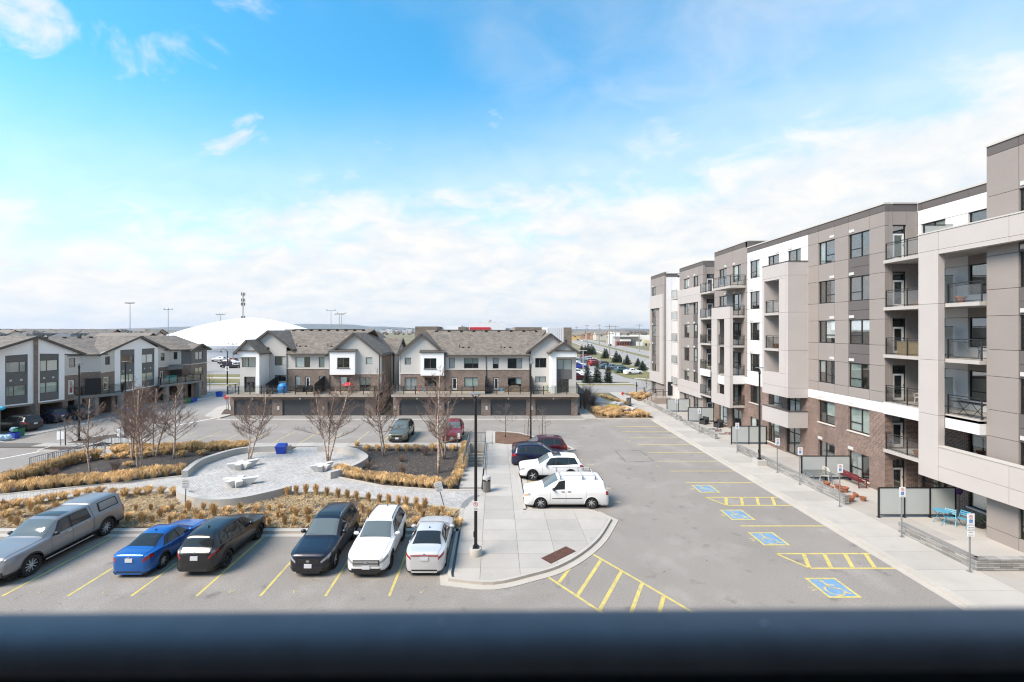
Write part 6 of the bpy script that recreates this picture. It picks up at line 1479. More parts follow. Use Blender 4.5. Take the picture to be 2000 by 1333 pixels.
PICK = dict(id='pickup', car=dict(L=5.9,W=2.06,rad=.43,wheels=(1.02,4.78),sill=.48,
    top=[(0,1.0),(.03,1.12),(.14,1.20),(.4,1.25),(1.3,1.30),(1.55,1.34),(1.7,1.42),(2.2,1.76),(2.45,1.87),(2.9,1.92),(3.9,1.90),(4.05,1.88),(4.12,1.93),(4.6,1.98),(5.5,1.95),(5.68,1.86),(5.8,1.42),(5.84,1.3),(5.88,1.2),(5.9,1.05)],
    belt=[(0,.94),(.03,1.05),(.1,1.12),(.3,1.16),(.9,1.20),(1.6,1.24),(3.0,1.25),(4.0,1.27),(5.6,1.30),(5.82,1.2),(5.88,1.12),(5.9,1.0)],
    wid=[(0,.70),(.03,.80),(.09,.88),(.2,.94),(.45,.985),(.9,1.0),(5.4,1.0),(5.75,.975),(5.86,.94),(5.9,.88)],
    roofw=[(0,.74),(1.55,.80),(1.75,.77),(2.3,.715),(2.8,.71),(4.0,.70),(4.2,.74),(5.5,.74),(5.75,.80),(5.9,.76)]),
    ws=(1.66,2.38), rw=(5.66,5.79,9.3), side=[(1.98,2.82,2.42,2.86),(2.92,3.86,2.96,3.82)],
    head=(.008,.34,2.9,4.4), tail=(5.7,5.89,2.4,4.8), grille=(.0,.64,.68,1.0), lower=(.8,.44,.62), fpz=.58, rpz=.78, doors=(1.86,2.87,3.92), hood=(.25,1.6), handles=(2.7,3.66), mirror=2.05)
P_BLUE = paint('bright_blue', (.012,.115,.40), .35); P_BLACK = paint('black', (.010,.010,.012)); P_NAVYB = paint('blue_black', (.014,.016,.028), .3); P_WHITE = paint('white', (.76,.76,.76)); P_SILV = paint('silver', (.60,.61,.62), .3, .35); P_GREYM = paint('grey_metal', (.25,.255,.265), .4, .35); P_NAVY = paint('navy', (.012,.016,.045), .3); P_BURG = paint('burgundy', (.075,.008,.014), .3); P_OLIVE = paint('olive', (.135,.135,.095), .4); P_RED = paint('red', (.26,.014,.022), .3); P_VAN = paint('van_white', (.72,.72,.71))
P_TEAL = paint('teal', (.06,.13,.14), .4); P_CHAR = paint('charcoal', (.05,.055,.065), .45); P_SKY = paint('pale_blue', (.28,.36,.44), .5)
def park(o, px0, px1, Yc, head, x=None, z=0):
    """stand a car with its middle at Yc; head: heading of the nose in degrees"""
    o.location = (x if x is not None else XA((px0+px1)/2, Yc), Yc, z); o.rotation_euler = (0,0,R(head)); return o
# -- front row (nose towards the camera = -90)
t = build_car('pickup_truck', 'silver grey pickup truck with a matching bed canopy, leftmost in the front row', 'pickup truck', PICK, P_GREYM, style='y', clad=BLKP, bars=6, rails=None, sunroof=(2.62,3.12), mirrorm=BLKP, handlem=CHROME, barm=CHROME)
c_ = Car(**PICK['car'])
c_.patch(4.0,4.02,1,11.9,nt=1,nk=24,off=.004).obj('cab_gap', SEAM, t)
c_.patch(4.02,5.66,5.0,5.2,nt=10,nk=1,off=.008).obj('canopy_seam', SEAM, t)
for sd_ in (-1,1): c_.patch(0,0,0,0,side=sd_,tk=lambda u,v_: ((4.34+(5.52-4.34)*u)*(1-v_)+(4.36+(5.46-4.36)*u)*v_, 6.2+1.55*v_), off=.010).obj('canopy_window_frame', BLKP, t)
for sd_ in (-1,1): c_.patch(0,0,0,0,side=sd_,tk=lambda u,v_: ((4.42+(5.44-4.42)*u)*(1-v_)+(4.44+(5.38-4.44)*u)*v_, 6.4+1.2*v_), off=.016).obj('canopy_window', mat('canopy_glass', (.20,.21,.22), .08, coat=.6), t)
for sd_ in (-1,1): MB().box(-.95,1.4,sd_*1.0-.06,sd_*1.0+.06,.38,.44).obj('running_board', CHROME, t)
park(t, 0, 0, 21.3, -90, -21.15)
b = build_car('sedan', 'bright blue sedan parked nose in toward the straw coloured bed', 'car', SEDAN, P_BLUE, style='cap', emblem=('r',.93,.055), antenna=2.95)
b.scale = (.95,.97,.98); park(b, 0, 0, 21.25, 90, -15.7)
k = build_car('crossover', 'glossy black crossover parked nose in beside the blue sedan', 'car', HATCH, P_BLACK, rim=RIM_D, emblem=('r',.98,.07), antenna=3.5, cladh=.1, ex=.06)
k.scale = (1,1,1.05); park(k, 0, 0, 21.4, 90, -12.95)
k2 = build_car('suv', 'blue black SUV with silver roof rails facing out, beside the white SUV', 'car', SUV, P_NAVYB, emblem=('f',.70,.08), rails=(2.3,4.0), railm=CHROME, sunroof=(2.3,2.9), cladh=.1)
k2.scale = (1,1,1.06); park(k2, 0, 0, 21.4, -90, -8.05)
wv = build_car('suv', 'white SUV with dark grille facing out between the dark SUV and silver sedan', 'car', dict(SUV, id='suvw', grille=(.0,.56,.56,.80), lower=(.62,.28,.44)), P_WHITE, rim=RIM_D, bars=4, barm=RIM_S, emblem=('f',.71,.09), rails=(2.3,4.05), cladh=.09, antenna=3.8, finb=True)
park(wv, 0, 0, 21.35, -90, -5.55)
sl = build_car('sedan', 'silver sedan parked nose in beside the raised concrete walk', 'car', dict(SEDAN, id='sedans', tail=(4.3,4.592,3.5,4.5)), P_SILV, rim=RIM_D, emblem=('r',.97,.055), antenna=2.95, finb=True)
c_ = Car(**SEDAN['car']); MB().box(-2.318,-2.29,-.6,.6,.90,.94).obj('tail_light_bar', REDL, sl)
park(sl, 0, 0, 21.5, 90, -3.08)
# -- middle column, facing the walk (nose to -x = 180)
v = build_car('cargo_van', 'white cargo van with a roof rack and blank rear sides beside the corner walk', 'van', VAN, P_VAN, style='cap', sidem=P_VAN, nosur=True, emblem=('f',.7,.09), antenna=None, clad=P_VAN, handlem=BLKP, mirrorm=BLKP)
for tt in (2.15,3.5,4.25): MB().bar((5.05/2-tt,-.82,1.86),(5.05/2-tt,.82,1.86),.045).obj('roof_bar', RIM_S, v)
for sd_ in (-1,1):
    MB().bar((.45,sd_*.80,1.93),(-1.75,sd_*.80,1.93),.035).obj('rack_rail', RIM_S, v)
    for tt in (2.15,3.5,4.25): MB().bar((5.05/2-tt,sd_*.72,1.70),(5.05/2-tt,sd_*.78,1.93),.05).obj('rack_foot', BLKP, v)
c_ = Car(**VAN['car']); c_.patch(1.62,3.42,1.75,1.92,nt=10,nk=1,off=.012).obj('side_moulding', BLKP, v); c_.patch(2.6,4.75,5.75,5.95,nt=10,nk=1,off=.008).obj('slide_track', BLKP, v); c_.patch(.08,.22,3.4,4.0,side=0,off=.01).obj('turn_signal', AMB, v)
park(v, 0, 0, 27.45, 180, 4.25)
cr = build_car('suv', 'white SUV with black lower trim parked behind the cargo van', 'car', dict(SUV, id='suvw', grille=(.0,.50,.58,.80)), P_WHITE, style='5', rim=RIM_S, cladh=.14, sunroof=(2.4,3.0), emblem=('f',.7,.07))
park(cr, 0, 0, 32.35, 180, 4.0)
nv = build_car('suv', 'dark navy SUV backed in between the white and burgundy SUVs', 'car', SUV, P_NAVY, emblem=('r',1.02,.07), ex=.1, cladh=.08, rails=(2.3,4.0), railm=P_NAVY)
park(nv, 0, 0, 35.3, 0, 3.55)
bu = build_car('suv', 'burgundy SUV parked farthest in the middle column by the mulch island', 'car', SUV, P_BURG, cladh=.1, emblem=('f',.7,.07), antenna=3.8)
park(bu, 0, 0, 37.8, 180, 3.7)
# -- behind the right bed
ol = build_car('crossover', 'olive green crossover facing the right planting bed behind birches', 'car', HATCH, P_OLIVE, rim=RIM_D, emblem=('f',.68,.07), sunroof=(2.6,3.3), cladh=.1); park(ol, 0, 0, 44.0, -90, -9.25)
rd = build_car('hatchback', 'dark red hatchback facing the right planting bed behind birches', 'car', HATCH, P_RED, emblem=('f',.68,.07)); park(rd, 0, 0, 44.0, -90, -4.15)
# -- left carports
c1 = build_car('suv', 'black SUV backed halfway out of the left carport beside the recycling', 'car', SUV, P_BLACK, emblem=('r',1.0,.07), ex=.1, cladh=.05); c1.location = (-50.9,47.4,0); c1.rotation_euler = (0,0,R(172)); 
c2 = build_car('crossover', 'dark blue crossover in the carport beside the grey one', 'car', HATCH, P_NAVY, rim=RIM_D, cladh=.05); c2.location = (-52.1,51.6,0); c2.rotation_euler = (0,0,R(172))
c3 = build_car('crossover', 'grey crossover with red tail lights in the open left carport', 'car', HATCH, P_CHAR, rim=RIM_S, cladh=.05); c3.location = (-50.8,53.6,0); c3.rotation_euler = (0,0,R(170))
# -- far cars: the same shapes without the small parts
def far(name, label, spec, pm, x, y, h, g): o = build_car(name, label, 'car', spec, pm, g, full=False); o.location = (x,y,0); o.rotation_euler = (0,0,R(h)); return o
GF = 'cars in the far parking lot'
for i, (y, x, sp_2, pm, lb) in enumerate(((107.5,33.2,SEDAN,P_WHITE,'white sedan nearest the street in the far lot'),(111.5,32.0,HATCH,P_TEAL,'teal grey crossover behind the white sedan in the far lot'),(115,32.6,SUV,P_CHAR,'charcoal SUV behind the teal crossover in the far lot'),(119,31.6,SUV,P_SKY,'pale blue SUV behind the charcoal one in the far lot'),(122.5,30.6,SEDAN,P_TEAL,'small teal sedan half hidden in the far lot'),(129,31.8,SUV,P_CHAR,'large charcoal SUV beside a red car in the far lot'),(132,29.8,HATCH,P_RED,'bright red hatchback beside the charcoal SUV in the far lot'),(140,31.2,SUV,P_RED,'dark red SUV in the middle of the far lot row'),(147,32.5,SEDAN,P_SILV,'silver sedan past the dark red SUV in the far lot'),(153,32.5,SUV,P_WHITE,'white SUV second from the far end of the far lot row'),(158,32.6,SEDAN,P_SILV,'silver sedan third from the far end of the far lot row'),(166,33.8,HATCH,P_RED,'red hatchback at the far end of the far lot row'))):
    far('parked_car', lb, sp_2, pm, x, y, 12+rb_.uniform(-3,3), GF)
for x, y, sp_2, pm, lb in ((24.5,140,SUV,P_SILV,'silver SUV across the aisle from the far lot row'),(25.5,150,SEDAN,P_CHAR,'charcoal sedan across the aisle in the far lot'),(26,160,SUV,P_WHITE,'white SUV across the aisle near the far end'),(24,131,SEDAN,P_WHITE,'white sedan across the aisle behind the blue hatchback'),(22.8,122,HATCH,paint('royal_blue', (.02,.03,.25)),'royal blue hatchback just right of the block gable'),(19.3,104,SUV,P_WHITE,'white SUV half hidden behind the block corner'),(17.2,95,SUV,P_BURG,'dark red SUV half hidden behind the block corner'),(21.5,101.5,SEDAN,P_WHITE,'white sedan behind the three near conifers')): far('parked_car', lb, sp_2, pm, x, y, 5, GF)
GL = 'cars before the dome'
for px, Y, sp_2, pm, lb in ((427,150,SUV,P_SILV,'silver SUV in the lot before the dome'),(441,140,SEDAN,P_CHAR,'charcoal sedan in the lot before the dome'),(450,145,SUV,P_BURG,'dark red SUV in the lot before the dome'),(455,136,SEDAN,P_WHITE,'white car beside the navy ones before the dome'),(448,126,SUV,P_NAVY,'navy SUV behind the bus sign post'),(459,125,SUV,P_CHAR,'dark SUV at the edge of the first block before the dome')): far('parked_car', lb, sp_2, pm, XA(px,Y), Y, 183, GL)
for x, y, h, pm, lb in ((81,420,84,P_WHITE,'white car far along the highway'),(84,455,84,P_CHAR,'dark car far along the highway'),(69.5,330,-96,P_SILV,'silver car coming along the highway'),(77,300,84,P_CHAR,'dark car on the highway by the conifers')): far('parked_car', lb, SEDAN, pm, x, y, h, 'cars on the highway')
# ------------------------------------------------------------------ bare trees, shrubs, conifers
def stem_points(rng, p, d, L, n, bend, up):
    pts = [Vector(p)]; d = Vector(d).normalized()
    for i in range(n):
        d = (d+Vector((rng.uniform(-bend,bend),rng.uniform(-bend,bend),rng.uniform(-bend,bend)*.5+up))).normalized(); pts.append(pts[-1]+d*(L/n))
    return pts
def bare_tree(name, label, x, y, h, stems=1, seed=0, spread=.5, r0=.075, bark=None, twig=None, group='bare trees of the plaza', z=.1, first=.28, nb=16, dens=1.0, cat='tree', lean=None):
    rng = random.Random(seed); root = empty(name, label, cat, (x,y,z), 0, group); bark = bark or BARK; twig = twig or TWIG; cr = MB()
    for s_ in range(stems):
        a = 2*math.pi*s_/max(1,stems)+rng.uniform(-.5,.5); tl = .0 if stems == 1 else rng.uniform(.05,.17); hh = h*(1 if s_ == 0 else rng.uniform(.75,.95))
        d = Vector((math.cos(a)*tl, math.sin(a)*tl, 1)) if not (lean and s_ == 0) else Vector((lean[0],lean[1],1))
        P = stem_points(rng, (math.cos(a)*.08*(stems > 1),math.sin(a)*.08*(stems > 1),-.05), d, hh, 9, .09, .05); rr = r0*(1 if s_ == 0 else .8); rad = [rr*(1-.86*i/9)+.006 for i in range(10)]
        mb = MB(); mb.tube(P, rad, 7); mb.obj('trunk', bark, root, True)
        for b in range(nb):
            t = first+(.97-first)*((b+rng.random()*.8)/nb); i = min(8,int(t*9)); p = P[i].lerp(P[i+1], t*9-i); a = b*2.4+rng.uniform(-.5,.5)
            L = h*spread*(1.0-t*.85)*rng.uniform(.5,1.1)+.2; el = rng.uniform(.1,.7)+t*.4; d = Vector((math.cos(a)*math.cos(el),math.sin(a)*math.cos(el),math.sin(el)))
            Q = stem_points(rng, p, d, L, 5, .16, .05); br = max(.011, rad[i]*.38); cr.tube(Q, [br*(1-.7*k/5) for k in range(6)], 4, cap=False)
            for c in range(int((4+L*3.2)*dens)):
                u = rng.uniform(.2,1); j = min(4,int(u*5)); q = Q[j].lerp(Q[j+1], u*5-j); dd = (Q[j+1]-Q[j]).normalized()+Vector((rng.uniform(-.8,.8),rng.uniform(-.8,.8),rng.uniform(-.25,.75)))
                l2 = rng.uniform(.25,.6)*min(1.5,L)*.75; T = stem_points(rng, q, dd, l2, 3, .2, .06); cr.tube(T, [.009,.008,.0065,.0045], 3, cap=False)
                for e in range(int(rng.randint(1,3)*dens+.5)):
                    k = rng.uniform(.3,1); m_ = min(2,int(k*3)); q2 = T[m_].lerp(T[m_+1], k*3-m_); d2 = (T[m_+1]-T[m_]).normalized()+Vector((rng.uniform(-.9,.9),rng.uniform(-.9,.9),rng.uniform(-.3,.8)))
                    T2 = stem_points(rng, q2, d2, l2*rng.uniform(.4,.7), 2, .2, .04); cr.tube(T2, [.007,.0058,.004], 3, cap=False)
    o = cr.obj('crown', twig, root); stuff(o); return root
def at(px, py, z=.1): return G(px, py, z)
for i, (px, py, h, st_, lb, sp, kw) in enumerate((
    (177,926,5.2,1,'single stemmed bare birch with pale peeling trunk at the front of the left bed',.42,{}),
    (274,923,6.3,3,'tall bare birch with three leaning stems in the middle of the left bed',.40,{}),
    (257,899,5.9,2,'twin stemmed bare birch behind the three stemmed one in the left bed',.42,{}),
    (303,893,5.8,2,'twin stemmed bare birch right of the three stemmed one in the left bed',.42,{}),
    (339,896,4.9,1,'spreading bare birch at the back of the left bed by the curved wall',.55,{}),
    (487,897,5.2,2,'twin stemmed bare birch standing in the paving behind the left stars',.52,{}),
    (641,901,6.2,3,'three stemmed bare birch standing in the paving behind the right star',.42,{}),
    (751,891,6.6,2,'leaning bare birch with dark trunk at the left of the right bed',.46,dict(lean=(-.22,0))),
    (857,924,7.1,1,'tallest bare birch with thick orange peeling trunk in the right bed',.46,dict(r0=.12)),
    (867,897,4.6,4,'low bushy bare birch with many stems at the back of the right bed',.4,dict(nb=14)))):
    x, y = at(px, py); bare_tree('birch_tree', lb, x, y, h*1.07, st_, 30+i, sp, z=.1, **{**dict(nb=28, dens=1.45), **kw})
for i, (px, py, h, lb, z) in enumerate(((128,871,2.6,'small bare tree on the mulch island by the left road',.1),(987,854,3.3,'young bare tree at the left of the red mulch island',.11),(1031,853,2.9,'slim staked young tree beside the lamp on the mulch island',.11),(1059,855,2.9,'young staked tree right of the lamp on the mulch island',.11),(410,762,2.8,'young bare tree by the end house of the left row',0),(1152,791,4.0,'reddish bare tree beside the right block',.09),(1260,772,3.2,'bare street tree by the far end of the apartments',.1),(447,802,2.6,'young bare tree behind the stop sign',.1))):
    x, y = G(px, py, z); bare_tree('young_tree', lb, x, y, h, 1, 70+i, .62, .05, BARKG, mat('grey_twig', (.17,.125,.108), .9, .2, 3), 'young bare trees', z, .35, 12, .8)
STAKE = mat('wooden_stake', (.28,.20,.14), .9)
for px, py in ((1025,853),(1037,853),(1053,855),(1065,855)):
    x, y = G(px, py, .11); tag(MB().tube([(x,y,.1),(x,y,1.35)], .03, 5).obj('tree_stake', STAKE), 'thin wooden stake beside a young tree on the mulch island', 'stake', 'tree stakes')
def shrub(px, py, h, w_, label, seed, m=None, z=.1, n=60, group='leafless shrubs in the beds'):
    rng = random.Random(seed); x, y = G(px, py, z); mb = MB()
    for i in range(n):
        a = rng.uniform(0,6.28); t = rng.uniform(.1,1)*w_/h; P = stem_points(rng, (math.cos(a)*.05,math.sin(a)*.05,0), (math.cos(a)*t,math.sin(a)*t,1), h*rng.uniform(.6,1), 4, .18, .04); mb.tube(P, [.011,.009,.007,.006,.004], 3, cap=False)
        for k in range(3):
            q = P[2].lerp(P[4], rng.random()); mb.tube(stem_points(rng, q, (rng.uniform(-1,1),rng.uniform(-1,1),.8), h*.25, 2, .2, 0), [.006,.005,.003], 3, cap=False)
    o = mb.obj('shrub', m or TWIG); o.location = (x,y,z); tag(o, label, 'shrub', group)
for q in ((720,918,.8,.5,'leafless twiggy shrub at the left front of the right bed',1),(786,930,.9,.5,'leafless twiggy shrub in the middle front of the right bed',2),(784,902,.6,.6,'low pale twiggy shrub in the middle of the right bed',3),(225,922,.9,.6,'leafless twiggy shrub between birches in the left bed',4),(106,934,.7,.5,'leafless twiggy shrub behind the front tufts of the left bed',5),(830,890,.9,.5,'leafless red twig shrub near the back of the right bed',6)): shrub(*q)
for i, (px, py, h) in enumerate(((1142,800,2.4),(1148,790,2.6),(1140,785,2.4),(1158,795,2.0))): shrub(px, py, h, .9, 'tall reddish leafless shrub against the right end of the block', 20+i, n=110, group='shrubs by the right block')
# conifers
NEED = mat('spruce_needles', (.040,.062,.042), .9, .3, 2, orand=.2)
def conifer(x, y, h, w_, label, seed, z=.05, bare=0):
    rng = random.Random(seed); root = empty('spruce_tree', label, 'tree', (x,y,z), rng.uniform(0,6), 'spruces of the far lot')
    MB().tube([(0,0,0),(0,0,h*.97)], [.11,.02], 6).obj('trunk', BARKG, root); mb = MB(); n = int(22+h*3)
    for k in range(n):
        t = k/n; zz = h*(.06+.92*t); L = w_/2*(1-t)**.85*rng.uniform(.75,1.12)+.07; m = max(5,int(11*(1-t)+4))
        for j in range(m):
            a = 2*math.pi*j/m+k*1.3+rng.uniform(-.25,.25); c, s_ = math.cos(a), math.sin(a); l = L*rng.uniform(.7,1.1); dr = -.22*l+rng.uniform(-.08,.05); ww = .16*l+.09
            for q in range(4):
                f0, f1 = q/4, (q+1.35)/4; a0 = Vector((c*l*f0,s_*l*f0,zz+dr*f0+.1*l*f0*f0)); a1 = Vector((c*l*f1,s_*l*f1,zz+dr*f1+.1*l*f1*f1)); sd_ = Vector((-s_,c,0))*ww*(1.15-f0)*rng.uniform(.6,1.2)
                mb.add([tuple(a0),tuple(a1+sd_+Vector((0,0,rng.uniform(-.1,.04)))),tuple(a1*1.0+Vector((0,0,.05))),tuple(a1-sd_+Vector((0,0,rng.uniform(-.1,.04))))], [(0,1,2),(0,2,3)])
    stuff(mb.obj('crown', NEED, root))
for i, (px, pb, pt, w_, lb) in enumerate(((1147,749.5,707,2.0,'left of the three near spruces by the far lot entrance'),(1166,749,703,2.3,'middle and tallest of the three near spruces by the far lot'),(1187.5,749,706,2.1,'right of the three near spruces by the far lot'),(1181,700.5,680,2.4,'twin topped spruce behind the parked cars'),(1184.5,700,681,2.2,'slimmer spruce beside the twin topped one'),(1203.5,708.5,684.5,2.6,'spruce pair left of the verge lamp, taller one'),(1210,708,692,2.2,'spruce pair left of the verge lamp, shorter one'),(1225,712.5,692.5,2.3,'lone spruce on the lawn between lamp and apartments'),(1246,717,699.5,2.0,'slim spruce nearer the street than the lone one'),(1255,724,704.5,2.4,'spruce on the lawn nearest the apartments'),(1136.5,692,673,2.6,'left spruce of the dense far cluster'),(1143,693,674,3.0,'second spruce of the dense far cluster'),(1149,693,670,3.2,'third spruce of the dense far cluster'),(1155.5,693,672,3.0,'fourth spruce of the dense far cluster'),(1159,692,676,2.4,'right spruce of the dense far cluster'))):
    Y = 9266/(pb-CY); conifer(XA(px,Y), Y, (pb-pt)*Y/F, w_*(1.0 if Y < 100 else 1.35), lb, 50+i)
# ------------------------------------------------------------------ ornamental grasses
import numpy as np
def tuft_mesh(name, m, n, w_, h, seed, droop=.5, blade=.014, up=.35):
    rng = np.random.default_rng(seed); v, f = [], []
    for i in range(n):
        a = rng.uniform(0,2*np.pi); r0 = w_*.16*np.sqrt(rng.random()); sp = rng.random()**.7; L = h*rng.uniform(.7,1.15); c, s_ = np.cos(a), np.sin(a)
        out = w_*.55*sp; x0, y0 = c*r0, s_*r0; b = blade*rng.uniform(.7,1.4); px_, py_ = -s_*b, c*b; ja = rng.uniform(-.12,.12)
        pts = [(0,0),(.34*out,.55*L),(.72*out,.9*L*(1-droop*sp*.15)),(1.08*out,L*(1-droop*sp*.55))]; o = len(v)
        for k, (d, z) in enumerate(pts[:-1]):
            wd = (1,.9,.65)[k]; x, y = x0+c*d+ja*d, y0+s_*d-ja*d; v += [(x-px_*wd,y-py_*wd,z),(x+px_*wd,y+py_*wd,z)]
        d, z = pts[-1]; v.append((x0+c*d,y0+s_*d,z)); f += [(o,o+1,o+3,o+2),(o+2,o+3,o+5,o+4),(o+4,o+5,o+6)]
    me = bpy.data.meshes.new(name); me.from_pydata(v, [], f); me.materials.append(m); return me
BIG = [tuft_mesh('grass_tuft', STRAW, 380, .95, .74, k, .85, .013) for k in range(4)]
UPR = [tuft_mesh('grass_tuft', STRAWD, 130, .38, .58, 10+k, .25, .012) for k in range(3)]
MED = [tuft_mesh('grass_tuft', STRAW, 200, .62, .40, 20+k, .8, .013) for k in range(3)]
rg = random.Random(3)
def tuft(px, py, kind, s_, label, group, z=.1, xy=None):
    x, y = xy or G(px, py, z); o = link('ornamental_grass', rg.choice(kind), None, (x,y,z-.02), rg.uniform(0,6.28)); k = s_*rg.uniform(.9,1.1); o.scale = (k,k,k*rg.uniform(.92,1.08)); tag(o, label, 'grass clump', group)
LF = 'pale rounded straw tuft in the front row of the left bed beside the paved path'; LB = 'straw tuft in the back edge row of the left bed by the ramp railings'
for x, y in ((13,205*1.0),(40,200),(62,199),(86,196),(98,195),(114,192),(136,192),(152,191),(178,189),(201,186),(226,185),(250,183),(277,178.5),(300,175.5),(324,171.5),(349,168.5)): tuft(x, 760+y-2, BIG, 1.12, LF, 'front row of the left bed')
for x, y in ((8,947),(24,942),(40,939),(56,935),(68,928),(82,925),(94,921),(106,917),(118,913),(132,908),(146,905),(166,901),(187,897)): tuft(x, y, BIG, 1.2, LB, 'back edge row of the left bed')
LR = 'golden tuft in the hedge like row along the back of the left bed'
for i in range(22): tuft(228+12*i+rg.uniform(-2,2), 887-.46*i+rg.uniform(-.6,.6), BIG, 1.1, LR, 'hedge row behind the left bed')
LM = 'straw tuft scattered among the birches in the left bed'
for x, y in ((354,893),(394,889),(262,897),(282,893),(238,895),(300,890),(322,888),(250,912),(210,898),(268,886),(246,890)): tuft(x, y, MED, 1.25, LM, 'tufts among the left birches')
RF = 'rounded straw tuft in the curved front row of the right bed'
for x, y in ((120,815),(170,822),(250,858),(300,862),(340,868),(440,893),(530,900),(610,918),(710,924),(780,930),(860,940),(930,946),(1010,955),(1090,962),(1165,968),(1330,970)): tuft(640+x/5.556, 780+y/5.556-1, BIG, .98, RF, 'front row of the right bed')
RC = 'golden tuft in the side row of the right bed beside the stairwell'
for x, y in ((1400,900),(1420,850),(1440,800),(1452,765),(1462,735),(1468,705),(1474,675),(1478,645),(1480,615),(1481,588),(1482,562),(1483,538),(1484,515)): tuft(640+x/5.556, 780+y/5.556, BIG, .82, RC, 'side row of the right bed')
RB = 'darker upright tuft in the back row of the right bed before the parked cars'
for x in (430,540,640,755,860,955,1030,1140,1230,1355): tuft(640+x/5.556, 880.5, BIG, .8, RB, 'back row of the right bed')
tuft(697, 872, BIG, .6, 'small tuft behind the curled plaza wall', 'back row of the right bed')
FBK = 'upright brown tuft in the back row of the straw bed along the paved path'
bx_ = [(360,220),(435,212),(520,207),(610,212),(705,222),(800,236),(880,246),(960,258),(1065,270),(1160,284),(1240,297),(1325,309),(1390,316),(1480,327),(1555,338)]
for x, y in bx_: tuft(480+x/4.443, 920+y/4.443, UPR, 1.15, FBK, 'back row of the front bed')
for x, y in ((10,995),(31,990),(54,986),(78,983),(102,978),(124,974),(150,969),(172,967),(194,964),(220,966),(243,968),(268,966),(290,963),(315,963),(340,964)): tuft(x, y+2, BIG, .72, 'brown rounded tuft in the back row of the straw bed, left part', 'left back row of the front bed')
FR = 'upright brown straw tuft standing among flattened grass in the front bed'
def inpoly(x, y, P):
    c = False; j = len(P)-1
    for i in range(len(P)):
        if (P[i][1] > y) != (P[j][1] > y) and x < (P[j][0]-P[i][0])*(y-P[i][1])/(P[j][1]-P[i][1])+P[i][0]: c = not c
        j = i
    return c
cnt = 0
for r_ in range(3):
    for k in range(36):
        x = -29.5+.78*k+rg.uniform(-.2,.2)+.35*(r_%2); y = 24.15+.85*r_+rg.uniform(-.2,.2)
        if inpoly(x, y+.3, fb) and inpoly(x, y, fb): tuft(0, 0, UPR if rg.random() < .75 else MED, rg.uniform(.75,1.15), FR, 'tufts in the front bed', .09, (x,y)); cnt += 1
# flattened straw between the tufts
rng = np.random.default_rng(9); v, f = [], []
while len(f) < 26000:
    x, y = rng.uniform(-31,-2.1), rng.uniform(23.7,29)
    if not inpoly(x, y, fb): continue
    if mnoise.noise(Vector((x*.9,y*.9,3))) < -.28: continue
    a = rng.uniform(0,6.28); L = rng.uniform(.12,.42); t = rng.uniform(0,.45); b = rng.uniform(.006,.013); z0 = .09+rng.uniform(0,.16)*max(.3,.6+mnoise.noise(Vector((x*1.7,y*1.7,9)))); c, s_ = math.cos(a), math.sin(a); o = len(v)
    v += [(x-s_*b,y+c*b,z0),(x+s_*b,y-c*b,z0),(x+c*L,y+s_*L,z0+L*t)]; f.append((o,o+1,o+2))
me = bpy.data.meshes.new('flattened_straw'); me.from_pydata(v, [], f); me.materials.append(STRAWL); stuff(link('flattened_straw', me))
CBL = 'golden tuft in the corner bed between the block and the apartments'
for k in range(46):
    x, y = rg.uniform(12.7,18.4), rg.uniform(53.7,58.5)
    if inpoly(x, y, rbd) and y < 59-.25*(x-12): tuft(0, 0, BIG if rg.random() < .6 else MED, 1.05, CBL, 'tufts of the corner bed', .09, (x,y))
for k in range(14): tuft(0, 0, MED, 1.1, 'tuft in the narrow strip beside the seating area', 'tufts of the narrow strip', .09, (16.6+.18*k+rg.uniform(-.2,.2),70.5-.55*k))
struct(MB().prism([(21.0,66.5),(24.6,66.5),(24.6,73.5),(20.4,73.5)], 0, .12).obj('end_bed', MC['tan_mulch']))
for k in range(16): tuft(0, 0, BIG, .95, 'tuft in the bed at the far end of the apartments', 'tufts of the end bed', .1, (rg.uniform(21.2,24.3),rg.uniform(67,73)))
# litter of bark chips and pale stones on the dark beds
rng = np.random.default_rng(19); v, f = [], []
for P, n, lo, hi in ((rb,500,(-12.4,29.3),(-2.6,40)),(lbd,600,(-36,28),(-18,40.2))):
    for k in range(n*3):
        x, y = rng.uniform(lo[0],hi[0]), rng.uniform(lo[1],hi[1])
        if not inpoly(x, y, P): continue
        a = rng.uniform(0,6.28); L, b = rng.uniform(.02,.07), rng.uniform(.012,.03); c, s_ = math.cos(a), math.sin(a); z0 = .104+rng.uniform(0,.012); o = len(v)
        v += [(x-c*L-s_*b,y-s_*L+c*b,z0),(x-c*L+s_*b,y-s_*L-c*b,z0),(x+c*L,y+s_*L,z0+.02),(x,y,z0+.035)]; f += [(o,o+1,o+3),(o+1,o+2,o+3),(o+2,o,o+3)]
me = bpy.data.meshes.new('bark_litter'); me.from_pydata(v, [], f); me.materials.append(mat('pale_chip', (.25,.20,.155), .9, .4, 9)); stuff(link('bark_litter', me))
